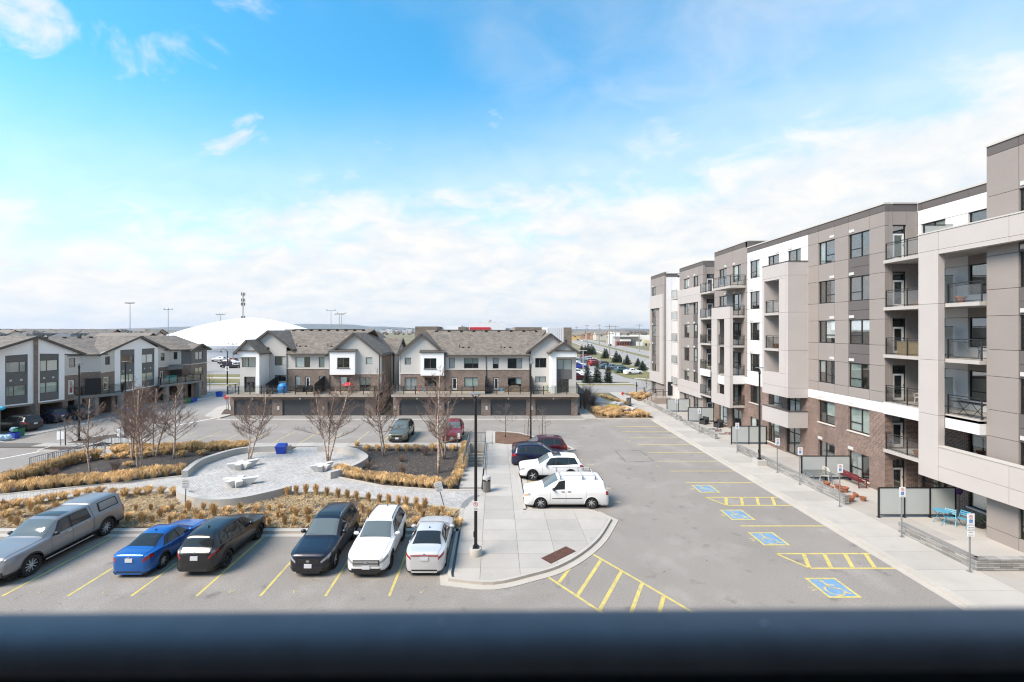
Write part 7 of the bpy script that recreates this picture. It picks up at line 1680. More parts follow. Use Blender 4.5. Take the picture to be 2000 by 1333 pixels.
# ------------------------------------------------------------------ lamps, signs
def lamp(x, y, z, h, label, base='round', seed=0):
    r_ = empty('street_lamp', label, 'street lamp', (x,y,z), 0, 'black street lamps')
    if base == 'round': MB().lathe([(.29,0),(.29,.30),(.27,.33),(0,.33)], 24).obj('concrete_base', WALLC, r_, 40); b = .33
    elif base == 'block': MB().box(-.36,.36,-.36,.36,-.05,.42).obj('concrete_base', WALLC, r_); b = .42
    else: b = 0
    MB().box(-.14,.14,-.14,.14,b,b+.05).box(-.09,.09,-.09,.09,b+.05,b+.13).obj('base_plate', BLACK, r_)
    MB().lathe([(.078,b+.05),(.072,h*.5),(.062,h-.55),(.085,h-.5),(.085,h-.3),(.05,h-.24),(.03,h-.12)], 14).obj('pole', BLACK, r_, 40)
    MB().lathe([(.30,h-.03),(.31,h-.01),(.30,h),(0,h+.01)], 20).obj('lamp_disc', mat('lamp_disc_grey', (.16,.17,.17), .5), r_, 40)
    mb = MB()
    for k in range(4): a = math.pi/4+k*math.pi/2; mb.bar((.05*math.cos(a),.05*math.sin(a),h-.26),(.27*math.cos(a),.27*math.sin(a),h-.03),.018)
    mb.obj('lamp_arms', BLACK, r_); MB().box(-.11,-.075,-.03,.03,b+.5,b+.75).obj('access_cover', BLACK, r_)
    return r_
l1 = lamp(-.93,20.85,.14,7.55,'tall black street lamp on the corner walk with a no parking sign')
x, y = G(1037,858,.11); lamp(3.42,43.3,.11,7.4,'black street lamp standing in the red mulch island',None)
lamp(20.62,34.8,.13,7.6,'black street lamp on a concrete block before the apartments','block')
x, y = G(154.5,861,.1); lamp(x,y,.1,7.4,'black street lamp on the left road island, leftmost in the picture',None)
lp5 = lamp(XA(245,45.6),45.6,.0,7.45,'black street lamp rising behind the left bed birches',None)
SIGNW = mat('sign_white', (.74,.74,.74), .5); SRED = mat('sign_red', (.50,.02,.03), .5); SBLK = mat('sign_black', (.02,.02,.02), .6); SBLU = mat('sign_blue', (.03,.16,.50), .5)
def ring(r0, r1, y, z, n=24, ax=0):
    mb = MB(); v = []
    for i in range(n):
        a = 2*math.pi*i/n
        for r_ in (r0,r1): v.append((ax+r_*math.cos(a), y, z+r_*math.sin(a)))
    return mb.add(v, [(2*i,2*i+1,2*((i+1)%n)+1,2*((i+1)%n)) for i in range(n)])
def text_on(txt, size, m, parent, y, z, sx=1, x=0): return text_mesh(txt, size, m, parent, (x,y,z), (R(90),0,0), 'lettering', ext=.001, sx=sx)
def nopark(parent, y, z, r_=.09):
    ring(r_*.78, r_, y, z).obj('prohibition_ring', SRED, parent); MB().add([(-r_*.6,y-.001,z+r_*.5),(-r_*.5,y-.001,z+r_*.6),(r_*.6,y-.001,z-r_*.5),(r_*.5,y-.001,z-r_*.6)], [(0,3,2,1)]).obj('prohibition_bar', SRED, parent); text_on('P', r_*1.35, SBLK, parent, y+.001, z)
sg = empty('no_parking_sign', 'white no parking sign strapped to the tall corner lamp post', 'sign', (-.93,20.76,2.45)); MB().box(-.135,.135,-.008,.0,-.22,.22).obj('sign_plate', SIGNW, sg); nopark(sg,-.011,.08,.105)
for k in range(3): MB().box(-.09,.09,-.010,-.0085,-.10-.04*k-.012,-.10-.04*k+.012).obj('text_line', mat('sign_text_grey', (.25,.27,.32), .6), sg)
def wheel_sign(parent, y, z, s_):
    MB().box(-s_,s_,y-.001,y,z-s_,z+s_).obj('blue_panel', SBLU, parent); mb = MB()
    def b(x0,z0,x1,z1,w_=.16): mb.bar((x0*s_,y-.0022,z+z0*s_),(x1*s_,y-.0022,z+z1*s_),w_*s_,.0012)
    b(-.2,.5,-.1,0); b(-.1,0,.4,0); b(.4,0,.55,-.55); b(-.12,.28,.3,.28)
    for i in range(8):
        a, c = R(130+25*i), R(155+25*i); b(-.05+.5*math.cos(a),-.25+.5*math.sin(a),-.05+.5*math.cos(c),-.25+.5*math.sin(c),.12)
    mb.obj('wheelchair_figure', SIGNW, parent)
POSTM = mat('sign_post_grey', (.22,.225,.23), .5, metal=.3)
def sign_post(px, pb, label, h=2.55, kind='access', z=.13, rz=0, xy=None):
    x, y = xy or G(px, pb, z); r_ = empty('sign_post', label, 'sign post', (x,y,z), rz, 'sign posts along the apartment walk'); MB().tube([(0,0,0),(0,0,h-.03)], .03, 8).obj('post', POSTM, r_)
    MB().box(-.09,.09,-.09,.09,0,.015).obj('foot_plate', POSTM, r_)
    p = MB().box(-.16,.16,-.05,-.04,h-.52,h).obj('sign_plate', SIGNW, r_); nopark(p,-.053,h-.14,.085); wheel_sign(p,-.052,h-.33,.075)
    MB().box(-.11,.11,-.053,-.051,h-.47,h-.45).obj('text_line', MC['sign_text_grey'], p)
    if kind == 'visitor':
        p = MB().box(-.16,.16,-.05,-.04,h-1.0,h-.54).obj('sign_plate', SIGNW, r_)
        for t_, z_ in (('VISITOR',h-.62),('PARKING',h-.72),('ONLY',h-.82)): text_on(t_, .075, SBLK, p, -.0515, z_)
        MB().bar((-.12,-.052,h-.93),(.12,-.052,h-.93),.018,.002).obj('arrow', SBLK, p)
for px, pb, lb, k in ((1894,1117,'white accessible and visitor parking sign post at the near end of the stone wall','visitor'),(1761,1049,'accessible parking sign post at the far end of the nearest stone wall',''),(1640,990,'sign post standing before the terracotta pots','' ),(1562,947,'sign post before the glass patio table',''),(1518,923.5,'sign post before the balcony with a solid beige parapet',''),(1439.5,884,'sign post beside the frosted screen left of the lamp block',''),(1365.5,847,'sign post before the second farthest stone wall',''),(1321.5,820.5,'farthest sign post by the last stone wall','')): sign_post(px, pb, lb, kind=k)
def visitor(px, pb, label, tilt, rz, h=1.75):
    x, y = G(px, pb, .1); r_ = empty('visitor_parking_sign', label, 'sign', (x,y,.08), 0, 'leaning visitor parking signs'); r_.rotation_euler = (R(4),R(tilt),R(rz)); MB().tube([(0,0,0),(0,0,h)], .03, 8).obj('post', POSTM, r_)
    p = MB().box(-.23,.23,-.045,-.035,h-.55,h+.06).obj('sign_plate', SIGNW, r_); y = -.0465
    for t_, s_, z_ in (('VISITOR',.105,h-.13),('PARKING',.105,h-.245),('BY PERMIT ONLY',.05,h-.34)): text_on(t_, s_, SBLK, p, y, z_)
    for k, w_ in enumerate((.17,.18,.17,.12)): MB().box(-w_,w_,y-.0005,y+.0005,h-.40-.035*k-.008,h-.40-.035*k+.008).obj('text_line', MC['sign_text_grey'], p)
    MB().box(-.16,.16,y-.0005,y+.0005,h-.04,h-.015).obj('text_line', MC['sign_text_grey'], p)
visitor(361.5, 992, 'visitor parking sign leaning slightly right beside the low plaza wall', 5, 0); visitor(868.5, 992, 'visitor parking sign leaning left at the right end of the straw bed', -15, 4, 1.6)
for px, pb, h, lb in ((644,870,1.9,'thin grey post with a white plate behind the right plaza birch'),(893,879,1.6,'thin grey post with a small plate behind the right bed'),):
    x, y = G(px, pb, .1); r_ = empty('plate_post', lb, 'sign post', (x,y,.1)); MB().tube([(0,0,0),(0,0,h)], .03, 6).obj('post', POSTM, r_); MB().box(.02,.24,-.01,.0,h-.62,h-.12).obj('sign_plate', SIGNW, r_)
for px, pb, lb in ((118.5,872,'pair of white sign plates on a post at the tip of the left road island'),(236,866,'white sign plates on a post near the ramp end')):
    x, y = G(px, pb, .1); r_ = empty('plate_post', lb, 'sign post', (x,y,.1)); MB().tube([(0,0,0),(0,0,1.5)], .035, 6).obj('post', POSTM, r_); MB().box(-.33,-.05,-.03,-.02,.6,1.35).obj('sign_plate', SIGNW, r_); MB().box(.05,.31,-.03,-.02,.66,1.4).obj('sign_plate', SIGNW, r_)
x, y = G(443,801,.13); r_ = empty('stop_sign', 'red stop sign on a post at the left corner of the first block', 'stop sign', (x,y,.13)); MB().tube([(0,0,0),(0,0,1.75)], .04, 6).obj('post', POSTM, r_)
MB().add([(.38*math.cos(R(22.5+45*i)),q,1.75+.38*math.sin(R(22.5+45*i))) for q in (-.05,-.035) for i in range(8)], [tuple(range(8)),tuple(range(15,7,-1))]+[((i+1)%8,i,8+i,8+(i+1)%8) for i in range(8)]).obj('sign_plate', SRED, r_); text_on('STOP', .22, SIGNW, r_, -.052, 1.75)
p_ = empty('round_sign', 'small blue round sign on the lamp behind the left birches', 'sign', (XA(249.5,45.4),45.4,2.55)); MB().add([(.24*math.cos(i*.3927),q,.24*math.sin(i*.3927)) for q in (-.02,0) for i in range(16)], [tuple(range(16)),tuple(range(31,15,-1))]+[((i+1)%16,i,16+i,16+(i+1)%16) for i in range(16)]).obj('sign_plate', mat('sign_violet', (.10,.10,.34), .5), p_)
# street furniture on the left by the street
Y = 87.0; x = XA(444,Y); r_ = empty('crook_lamp', 'black bishop crook street lamp with banners and a white bus sign', 'street lamp', (x,Y,.05)); h = ZA(684,Y)
MB().tube([(0,0,0),(0,0,h-.3)], [.13,.09], 8).obj('pole', BLACK, r_); MB().tube([(0,0,h-.4),(-.3,0,h),(-.8,0,h+.25),(-1.2,0,h+.05),(-1.25,0,h-.25)], .05, 6).obj('crook', BLACK, r_); MB().lathe([(.12,.2),(.28,.05),(.3,0),(0,0)], 10, (-1.25,0,h-.5)).obj('lamp_head', BLACK, r_)
MB().box(-.35,.35,-.09,-.05,2.6,3.5).obj('bus_sign', SIGNW, r_); MB().box(-.1,.14,-.095,-.091,2.85,3.3).obj('bus_mark', SBLK, r_)
for a, b in ((-.95,-.15),(.15,.95)): MB().box(a,b,-.02,.02,3.7,4.5).obj('banner', mat('navy_banner', (.02,.022,.05), .8), r_)
# ------------------------------------------------------------------ plaza seats, bins
def star(px, py, rot, label, sc=1.0, z=.12, arms=(1.0,.72,.78,1.3,.72)):
    x, y = G(px, py, z+.4); r_ = empty('star_bench', label, 'bench', (x,y,z), 0, 'star shaped concrete benches'); top, bot = [], []
    for i in range(5):
        a = R(rot+72*i); l = arms[i]*sc; w_ = .25*sc; d = Vector((math.cos(a),math.sin(a))); n = Vector((-d.y,d.x)); ai = R(rot+72*i-36); q = Vector((math.cos(ai),math.sin(ai)))*.36*sc
        top += [q, d*l-n*w_*.85, d*l+n*w_*.85]; bot += [q*.95, d*l*.62-n*w_*.8, d*l*.62+n*w_*.8]
    n = len(top); mb = MB(); mb.add([(p.x,p.y,.45) for p in top]+[(p.x,p.y,0) for p in bot], [tuple(range(n)),tuple(range(2*n-1,n-1,-1))]+[((i+1)%n,i,n+i,n+(i+1)%n) for i in range(n)])
    mb.obj('star_seat', BENCHC, r_)
star(472, 905, 200, 'white star shaped concrete bench at the back left of the plaza'); star(628, 909, 205, 'white star shaped concrete bench at the right of the plaza', .82); star(463, 937, 168, 'white star shaped concrete bench nearest the low front wall', 1.0)
star(1203, 787, 20, 'white star bench beside a yellow block in the far seating area', 1.25); star(1228, 797, 20, 'white star bench nearest the walk in the far seating area', 1.3)
x, y = G(1198,795,.3); tag(MB().box(-.75,.55,-.3,.3,0,.42).obj('yellow_block', mat('yellow_seat', (.55,.42,.04), .6), None, False, (x,y,.14)), 'yellow seat block under the far star bench', 'seat')
def bin_(px, py, label, h=.95, r=.26, col=None):
    x, y = G(px, py, .14); b_ = empty('litter_bin', label, 'litter bin', (x,y,.14)); m = mat('bin_taupe', (.23,.215,.20), .55)
    MB().lathe([(r*.86,0),(r*.88,h*.78),(0,h*.78)], 20).obj('bin_liner', mat('bin_dark', (.05,.048,.045), .7), b_)
    for k in range(22): a = 2*math.pi*k/22; MB().obox((r*.94*math.cos(a),r*.94*math.sin(a),h*.41),(.02,.045,h*.74),a).obj('slat', m, b_)
    MB().lathe([(r,h*.80),(r*1.02,h*.84),(r*1.02,h*.97),(r*.9,h*1.04),(0,h*1.06)], 22).obj('bin_top', mat('bin_lid', (.42,.41,.39), .5), b_, 40)
    for a in (-2.2,-.9): MB().obox((r*1.0*math.cos(a),r*1.0*math.sin(a),h*.80),(.03,.2,.09),a).obj('bin_opening', CORE, b_)
bin_(950.5, 960, 'ribbed taupe litter bin by the stairwell landing on the concrete walk'); bin_(1228, 791, 'dark ribbed litter bin beside the far walk', 1.2, .34)
BLUEB = mat('blue_plastic', (.012,.06,.42), .35, .05, 2); GREENB = mat('green_plastic', (.01,.16,.06), .4)
b_ = empty('blue_bin', 'bright blue lidded bin standing against the back plaza wall', 'bin', (XA(549,38.0),38.05,.12), R(6)); b_.scale = (.9,.9,.9); MB().add([(-.36,-.26,0),(.36,-.26,0),(.36,.26,0),(-.36,.26,0),(-.46,-.34,.62),(.46,-.34,.62),(.46,.34,.62),(-.46,.34,.62)], [(3,2,1,0),(4,5,6,7),(0,1,5,4),(1,2,6,5),(2,3,7,6),(3,0,4,7)]).obj('bin_body', BLUEB, b_)
MB().box(-.49,.49,-.37,.37,.62,.70).obj('rim', BLUEB, b_); MB().add([(-.47,-.36,.70),(.47,-.36,.70),(.47,.38,.70),(-.47,.38,.70),(-.40,-.28,.83),(.40,-.28,.83),(.42,.36,.90),(-.42,.36,.90)], [(3,2,1,0),(4,5,6,7),(0,1,5,4),(1,2,6,5),(2,3,7,6),(3,0,4,7)]).obj('lid', BLUEB, b_)
BAG = mat('clear_blue_bag', (.36,.50,.62), .25, .35, 6, .6, 14)
for i, (px, py, s_, lb) in enumerate(((3,862,.42,'clear blue recycling bag at the left picture edge'),(14,861,.4,'clear blue recycling bag second from the edge'),(22,857,.34,'clear blue recycling bag against the blue box'),(27,851,.34,'clear bag piled on top of the blue box'))):
    x, y = G(px, py, 0); z = .0 if i < 3 else .35
    o = MB().ell((0,0,s_*.72),(s_,s_*.8,s_*.75),18,12,0,.35,i).obj('recycling_bag', BAG, None, True, (x,y,z)); tag(o, lb, 'bag')
def box_bin(px, py, m, label, w_=.55, d=.42, h=.5, z=0): 
    x, y = G(px, py, z); r_ = empty('recycling_box', label, 'bin', (x,y,z), R(-12)); MB().add([(-w_*.42,-d*.42,0),(w_*.42,-d*.42,0),(w_*.42,d*.42,0),(-w_*.42,d*.42,0),(-w_/2,-d/2,h),(w_/2,-d/2,h),(w_/2,d/2,h),(-w_/2,d/2,h)], [(3,2,1,0),(0,1,5,4),(1,2,6,5),(2,3,7,6),(3,0,4,7),(4,5,6,7)]).obj('box_body', m, r_); MB().box(-w_/2-.03,w_/2+.03,-d/2-.03,d/2+.03,h-.06,h).obj('rim', m, r_)
box_bin(29, 857, BLUEB, 'blue recycling box beside the green cart on the left walk', .75,.5,.62); box_bin(37.5, 853.5, GREENB, 'green lidded cart beside the black carport SUV', .62,.6,.85)
box_bin(366, 788, GREENB, 'green bin by the kerb near the end of the left row', .75,.6,.8); box_bin(373, 786, BLUEB, 'blue box beside the green bin near the row end', .8,.6,.6); box_bin(379, 784, BLUEB, 'second blue box near the row end', .7,.5,.5); box_bin(428.5, 775, BLUEB, 'blue box on the kerb by the first block', .8,.6,.8)
x, y = G(1216,774,0); r_ = empty('fire_hydrant', 'small red fire hydrant at the end of the far walk', 'fire hydrant', (x,y,.02)); MB().lathe([(.2,0),(.2,.06),(.13,.08),(.13,.5),(.17,.52),(.15,.62),(.06,.68),(0,.7)], 12).obj('barrel', SRED, r_, 40); MB().tube([(-.24,0,.38),(.24,0,.38)], .06, 8).obj('outlet', SRED, r_)
x, y = G(1243.5,773,.1); r_ = empty('bike_rack', 'black post with a lantern and rail by the far bed', 'post', (x,y,.1)); MB().tube([(0,0,0),(0,0,2.2)], .07, 6).obj('post', BLACK, r_); MB().ell((0,0,1.6),(.16,.16,.2),8,6).obj('lantern', BLACK, r_); MB().bar((.1,0,1.2),(1.2,0,1.2),.05).obj('rail', BLACK, r_); MB().bar((1.2,0,.0),(1.2,0,1.4),.12).obj('end_post', BLACK, r_)
x, y = G(1153.5,794,.1); r_ = empty('mail_sign', 'white plate on a post beside the right end of the block', 'sign post', (x,y,.1)); MB().tube([(0,0,0),(0,0,1.5)], .04, 6).obj('post', POSTM, r_); MB().box(-.2,.2,-.05,-.03,.9,1.5).obj('sign_plate', SIGNW, r_)
x, y = G(1134,798,.1); r_ = empty('pergola_post', 'dark brown post carrying a lean-to roof at the block end', 'post', (x,y,.1)); MB().box(-.09,.09,-.09,.09,0,2.1).obj('post', TRIM, r_); roof_slab(r_, [(-.8,-.3,2.05),(.5,-.3,2.05),(.2,5,3.1),(-1.6,5,3.1)], .12, TRIM, 'lean_to_roof')
# ------------------------------------------------------------------ patio walls, screens
def stone_wall(pts, label):
    r_ = empty('stone_wall', label, 'low wall', (pts[0][0],pts[0][1],.13), 0, 'low stacked stone walls'); P = [(a-pts[0][0],b-pts[0][1]) for a, b in pts]
    MB().ribbon(P, -.13, .13, 0, .47).obj('wall_body', STONE, r_)
    for a, b in zip(P[:-1], P[1:]):
        a, b = Vector(a), Vector(b); L = (b-a).length; n = max(1,round(L/.9)); d = (b-a)/L
        for k in range(n): c = a+d*(L*(k+.5)/n); MB().obox((c.x,c.y,.50),(L/n-.012,.30,.06),math.atan2(d.y,d.x)).obj('coping_stone', STONE, r_)
stone_wall([(21.1,23.2),(21.1,19.55),(23.6,19.55)], 'grey stacked stone wall with a corner nearest the camera'); stone_wall([(21.12,38.8),(21.15,26.8)], 'long grey stacked stone wall behind the lamp on its concrete block'); stone_wall([(21.1,49.8),(21.25,42.9)], 'grey stacked stone wall before the patio with the toppled bike'); stone_wall([(21.6,64.6),(21.4,51.5)], 'farthest grey stacked stone wall near the entrance steps')
def screen(x0, x1, y, n, label, h=1.68):
    r_ = empty('frosted_screen', label, 'privacy screen', (x0,y,.14), 0, 'frosted patio screens'); L = x1-x0
    for k in range(n+1): x = L*k/n; MB().box(x-.035,x+.035,-.035,.035,0,h).obj('post', BLACK, r_); MB().box(x-.08,x+.08,-.08,.08,0,.015).obj('foot_plate', BLACK, r_)
    MB().box(.036,L-.036,-.025,.025,h-.05,h+.005).obj('top_rail', BLACK, r_); MB().box(.036,L-.036,-.025,.025,.12,.17).obj('bottom_rail', BLACK, r_)
    for k in range(n): MB().box(L*k/n+.036,L*(k+1)/n-.036,-.008,.008,.171,h-.051).obj('frosted_panel', FROST, r_)
screen(21.5,25.8,25.0,3,'three panel frosted glass screen behind the near stone wall'); screen(21.5,24.9,31.3,2,'two panel frosted screen behind the glass patio table'); screen(21.7,24.9,41.0,2,'two panel frosted screen left of the lamp on its block'); screen(22.0,24.9,50.9,2,'two panel frosted screen beside the toppled bike patio'); screen(22.0,24.9,57.2,2,'farthest two panel frosted screen near the steps')
# ------------------------------------------------------------------ patio things
TERRA = mat('terracotta', (.29,.11,.06), .8, .12, 4); SOIL = mat('pot_soil', (.05,.035,.028), .95)
def pot(px, py, s_, label, tip=0, z=.14, xy=None):
    x, y = xy or G(px, py, z); r_ = empty('flower_pot', label, 'flower pot', (x,y,z), 0, 'terracotta pots on the patio'); r_.rotation_euler = (R(tip),0,R(px%90))
    MB().lathe([(.12*s_,0),(.17*s_,.23*s_),(.20*s_,.23*s_),(.205*s_,.30*s_),(.18*s_,.30*s_),(.17*s_,.26*s_)], 18).obj('pot', TERRA, r_, 40); MB().lathe([(.168*s_,.25*s_),(.0,.262*s_)], 14).obj('soil', SOIL, r_)
for px, py, s_, lb, t in ((1615,951,1.25,'large terracotta pot nearest the glass table',0),(1636,955,1.1,'terracotta pot left of the red bench front',0),(1650,961.5,1.35,'largest terracotta pot behind the sign post',0),(1624,957,.9,'small terracotta pot sunk behind the stone wall',0),(1641,963,.85,'low terracotta pot by the foot of the wall',0),(1668,970.5,1.0,'tilted shallow terracotta pot on the open patio',25),(1661,980,1.35,'terracotta pot at the end of the long wall',0),(1685.5,979,1.05,'terracotta pot farthest right on the patio',0)): pot(px, py, s_*.82, lb, t)
RBEN = mat('red_bench_paint', (.15,.02,.026), .5)
r_ = empty('red_bench', 'dark red slatted bench under the ground floor window', 'bench', (24.35,30.7,.14), R(90))
for sx in (-1.15,1.15):
    m_ = MB(); m_.bar((sx,-.25,0),(sx,-.25,.62),.05).bar((sx,.25,0),(sx,.3,.85),.05).bar((sx,-.25,.62),(sx,.27,.62),.05).bar((sx,-.25,.08),(sx,.25,.08),.04); m_.obj('bench_end', RBEN, r_)
for k in range(5): MB().box(-1.15,1.15,-.25+.1*k,-.17+.1*k,.42,.445).obj('seat_slat', RBEN, r_)
for k in range(4): MB().box(-1.15,1.15,.262+.012*k,.285+.012*k,.5+.095*k,.575+.095*k).obj('back_slat', RBEN, r_)
def plastic_chair(x, y, rz, m, label, z=.14):
    r_ = empty('garden_chair', label, 'chair', (x,y,z), R(rz))
    for a, b in ((-.24,-.22),(.24,-.22),(-.22,.24),(.22,.24)): MB().tube([(a*1.08,b*1.08,0),(a*.92,b*.92,.42)], [.025,.03], 6).obj('leg', m, r_)
    MB().box(-.25,.25,-.25,.25,.40,.44).obj('seat', m, r_); bk_ = MB()
    pts = [(.27*math.cos(R(a)),.25+.03*math.sin(R(a)),.62+.30*math.sin(R(a))) for a in range(0,181,20)]
    bk_.tube([(.25,.22,.42)]+pts+[(-.25,.22,.42)], .022, 6)
    for k in range(7): x_ = -.2+.066*k; bk_.bar((x_,.23,.43),(x_*1.05,.26,.62+.28*math.sqrt(max(0,1-(x_/.27)**2))),.03,.012)
    bk_.obj('backrest', m, r_)
    for sx in (-1,1): MB().tube([(sx*.27,.24,.64),(sx*.29,-.05,.66),(sx*.27,-.24,.62),(sx*.25,-.24,.42)], .02, 6).obj('armrest', m, r_)
plastic_chair(24.15,32.15,20,mat('sage_plastic', (.36,.43,.39), .5),'sage green plastic chair beside the red bench'); plastic_chair(22.9,31.0,-40,mat('cream_plastic', (.60,.58,.52), .5),'cream plastic chair behind the glass table')
r_ = empty('patio_table', 'glass topped grey metal patio table beside the stone wall', 'table', (22.25,31.9-1.2,.14)); MB().box(-.75,.75,-.5,.5,.70,.712).obj('table_top', RGLASS, r_)
m_ = MB(); m_.bar((-.77,-.52,.70),(.77,-.52,.70),.035).bar((-.77,.52,.70),(.77,.52,.70),.035).bar((-.77,-.52,.70),(-.77,.52,.70),.035).bar((.77,-.52,.70),(.77,.52,.70),.035); m_.obj('table_frame', RAILG, r_)
for a, b in ((-.65,-.42),(.65,-.42),(-.65,.42),(.65,.42)): MB().bar((a,b,0),(a*.9,b*.9,.69),.035).obj('leg', RAILG, r_)
AQUA = mat('aqua_metal', (.09,.31,.44), .45)
r_ = empty('bistro_table', 'round aqua blue folding bistro table beside the near screen', 'table', (XA(1843,24.2)-.1,24.2,.14)); MB().lathe([(.0,.70),(.36,.70),(.36,.725),(0,.725)], 24).obj('table_top', AQUA, r_, 40)
for a in (-.22,.22): m_ = MB(); m_.bar((-.28,a,0),(.25,a,.70),.022).bar((.28,a,0),(-.25,a,.70),.022); m_.obj('folding_leg', AQUA, r_)
def bistro(x, y, rz, label):
    r_ = empty('folding_chair', label, 'chair', (x,y,.14), R(rz), 'aqua folding chairs')
    for sx in (-.2,.2): MB().bar((sx,-.22,0),(sx,.2,.85),.022).obj('back_leg', AQUA, r_); MB().bar((sx*.9,.25,0),(sx*.9,-.18,.45),.022).obj('front_leg', AQUA, r_)
    for k in range(5): MB().box(-.19,.19,-.2+.075*k,-.145+.075*k,.44,.455).obj('seat_slat', AQUA, r_)
    for k in range(3): MB().obox((0,.13+.035*k,.62+.09*k),(.42,.015,.06),0,0,R(-20)).obj('back_slat', AQUA, r_)
bistro(24.45,23.95,-50,'aqua folding chair between the bistro table and the wall'); bistro(24.95,23.75,-75,'second aqua folding chair, nearest the brick wall')
r_ = empty('windmill_toy', 'small purple garden ornament on a stick by the brick wall', 'ornament', (25.6,24.6,.14)); MB().tube([(0,0,0),(0,0,1.55)], .012, 5).obj('stick', BLACK, r_)
for k in range(5): a = 2*math.pi*k/5; MB().ell((.12*math.cos(a),-.02,1.6+.12*math.sin(a)),(.09,.03,.09),8,6).obj('petal', mat('purple_petal', (.12,.04,.20), .6), r_)
for i, (x, y, s_) in enumerate(((25.75,23.7,.34),(26.0,23.1,.26))):
    r_ = empty('plant_pot', ('dark potted plant behind the accessible sign','small dark planter trough at the brick wall')[i], 'potted plant', (x,y,.14)); MB().lathe([(s_*.5,0),(s_*.7,.3),(s_*.6,.3),(0,.28)], 12).obj('pot', BLACK, r_); l_ = MB()
    for k in range(60): a = k*2.4; q = .05+.25*(k%7)/7; l_.add([(q*math.cos(a),q*math.sin(a),.3+.25*((k*37)%10)/10),(q*math.cos(a)+.08,q*math.sin(a),.35+.25*((k*37)%10)/10),(q*math.cos(a),q*math.sin(a)+.08,.42+.25*((k*37)%10)/10)], [(0,1,2)])
    stuff(l_.obj('leaves', NEED, r_))
# toppled bike and dark chairs on the far patio
def bike(x, y, rz, label, m, lay=True):
    r_ = empty('bicycle', label, 'bicycle', (x,y,.16), R(rz)); r_.rotation_euler = (R(84 if lay else 0),0,R(rz))
    for wx in (-.5,.5):
        w_ = MB(); w_.tube([(wx+.31*math.cos(R(a)),0,.32+.31*math.sin(R(a))) for a in range(0,361,24)], .018, 5); w_.obj('wheel', TYRE, r_)
    f_ = MB(); f_.tube([(-.5,0,.32),(-.12,0,.72),(.38,0,.74),(-.05,0,.32),(-.5,0,.32)], .018, 5).tube([(-.05,0,.32),(-.15,0,.85)], .018, 5).tube([(.5,0,.32),(.36,0,.9)], .018, 5); f_.obj('frame', m, r_)
    MB().tube([(.36,-.25,.92),(.36,.25,.92)], .018, 5).obj('handlebar', BLACK, r_); MB().ell((-.16,0,.88),(.13,.06,.03),8,5).obj('saddle', BLACK, r_)
bike(23.1,45.4,30,'small pink bicycle lying on the far patio', mat('pink_paint', (.42,.18,.20), .4)); bike(22.6,46.5,100,'second toppled bicycle behind the pink one', mat('maroon_paint', (.15,.03,.04), .4))
WICK = mat('black_wicker', (.028,.028,.03), .8)
for i, (x, y) in enumerate(((23.3,49.8),(24.1,48.2))):
    r_ = empty('wicker_chair', ('black wicker chair beside the second farthest screen','black wicker chair against the brick wall')[i], 'chair', (x,y,.14), R(-60)); MB().box(-.35,.35,-.35,.35,.0,.38).obj('seat', WICK, r_); MB().box(-.35,.35,.25,.37,.38,.8).obj('backrest', WICK, r_); MB().box(-.36,-.26,-.35,.25,.38,.58).obj('armrest', WICK, r_); MB().box(.26,.36,-.35,.25,.38,.58).obj('armrest', WICK, r_)
# balcony things
tag(MB().box(-.06,.06,-.9,.9,0,.85).obj('reed_screen', mat('reed', (.36,.25,.13), .9, .3, 14), None, False, (25.1,26.9,9.1)), 'tan reed screen behind the glass of the fourth floor corner balcony', 'reed screen')
pot(0,0,1.1,'terracotta pot on the second floor corner balcony',0,3.06,(25.35,26.75))
for i, (c, dy) in enumerate((((.55,.42,.05),0),((.05,.2,.5),.3),((.5,.2,.05),.55))): tag(MB().ell((0,0,.12),(.13,.13,.12),10,7).obj('balcony_toy', mat('toy_%d' % i, c, .5), None, True, (25.25,26.0+dy,12.12)), ('yellow toy','blue toy','orange toy')[i]+' on the fifth floor corner balcony', 'toy')
x_ = empty('trellis_table', 'thin crossed-leg folding table on the third floor balcony inside the frame', 'table', (24.95,23.4,6.08)); 
for dy in (-.35,.35): m_ = MB(); m_.bar((0,dy-.3,0),(0,dy+.3,.72),.02).bar((0,dy+.3,0),(0,dy-.3,.72),.02); m_.obj('crossed_leg', BLACK, x_)
MB().box(-.3,.3,-.75,.75,.72,.75).obj('table_top', BLACK, x_)
plastic_chair(26.2,27.4,200,MC['cream_plastic'],'cream chair on the third floor corner balcony',6.08); plastic_chair(26.4,24.0,230,mat('grey_plastic', (.16,.16,.17), .5),'grey chair on the fourth floor balcony inside the frame',9.1); plastic_chair(24.2,37.6,250,MC['grey_plastic'],'grey chair on the upper balcony of the beige bay',12.11)
pot(0,0,1.2,'terracotta pot on the fifth floor balcony inside the frame',0,12.1,(24.95,23.9)); pot(0,0,1.3,'terracotta pot on the lower balcony of the beige bay',0,9.1,(23.9,37.9))
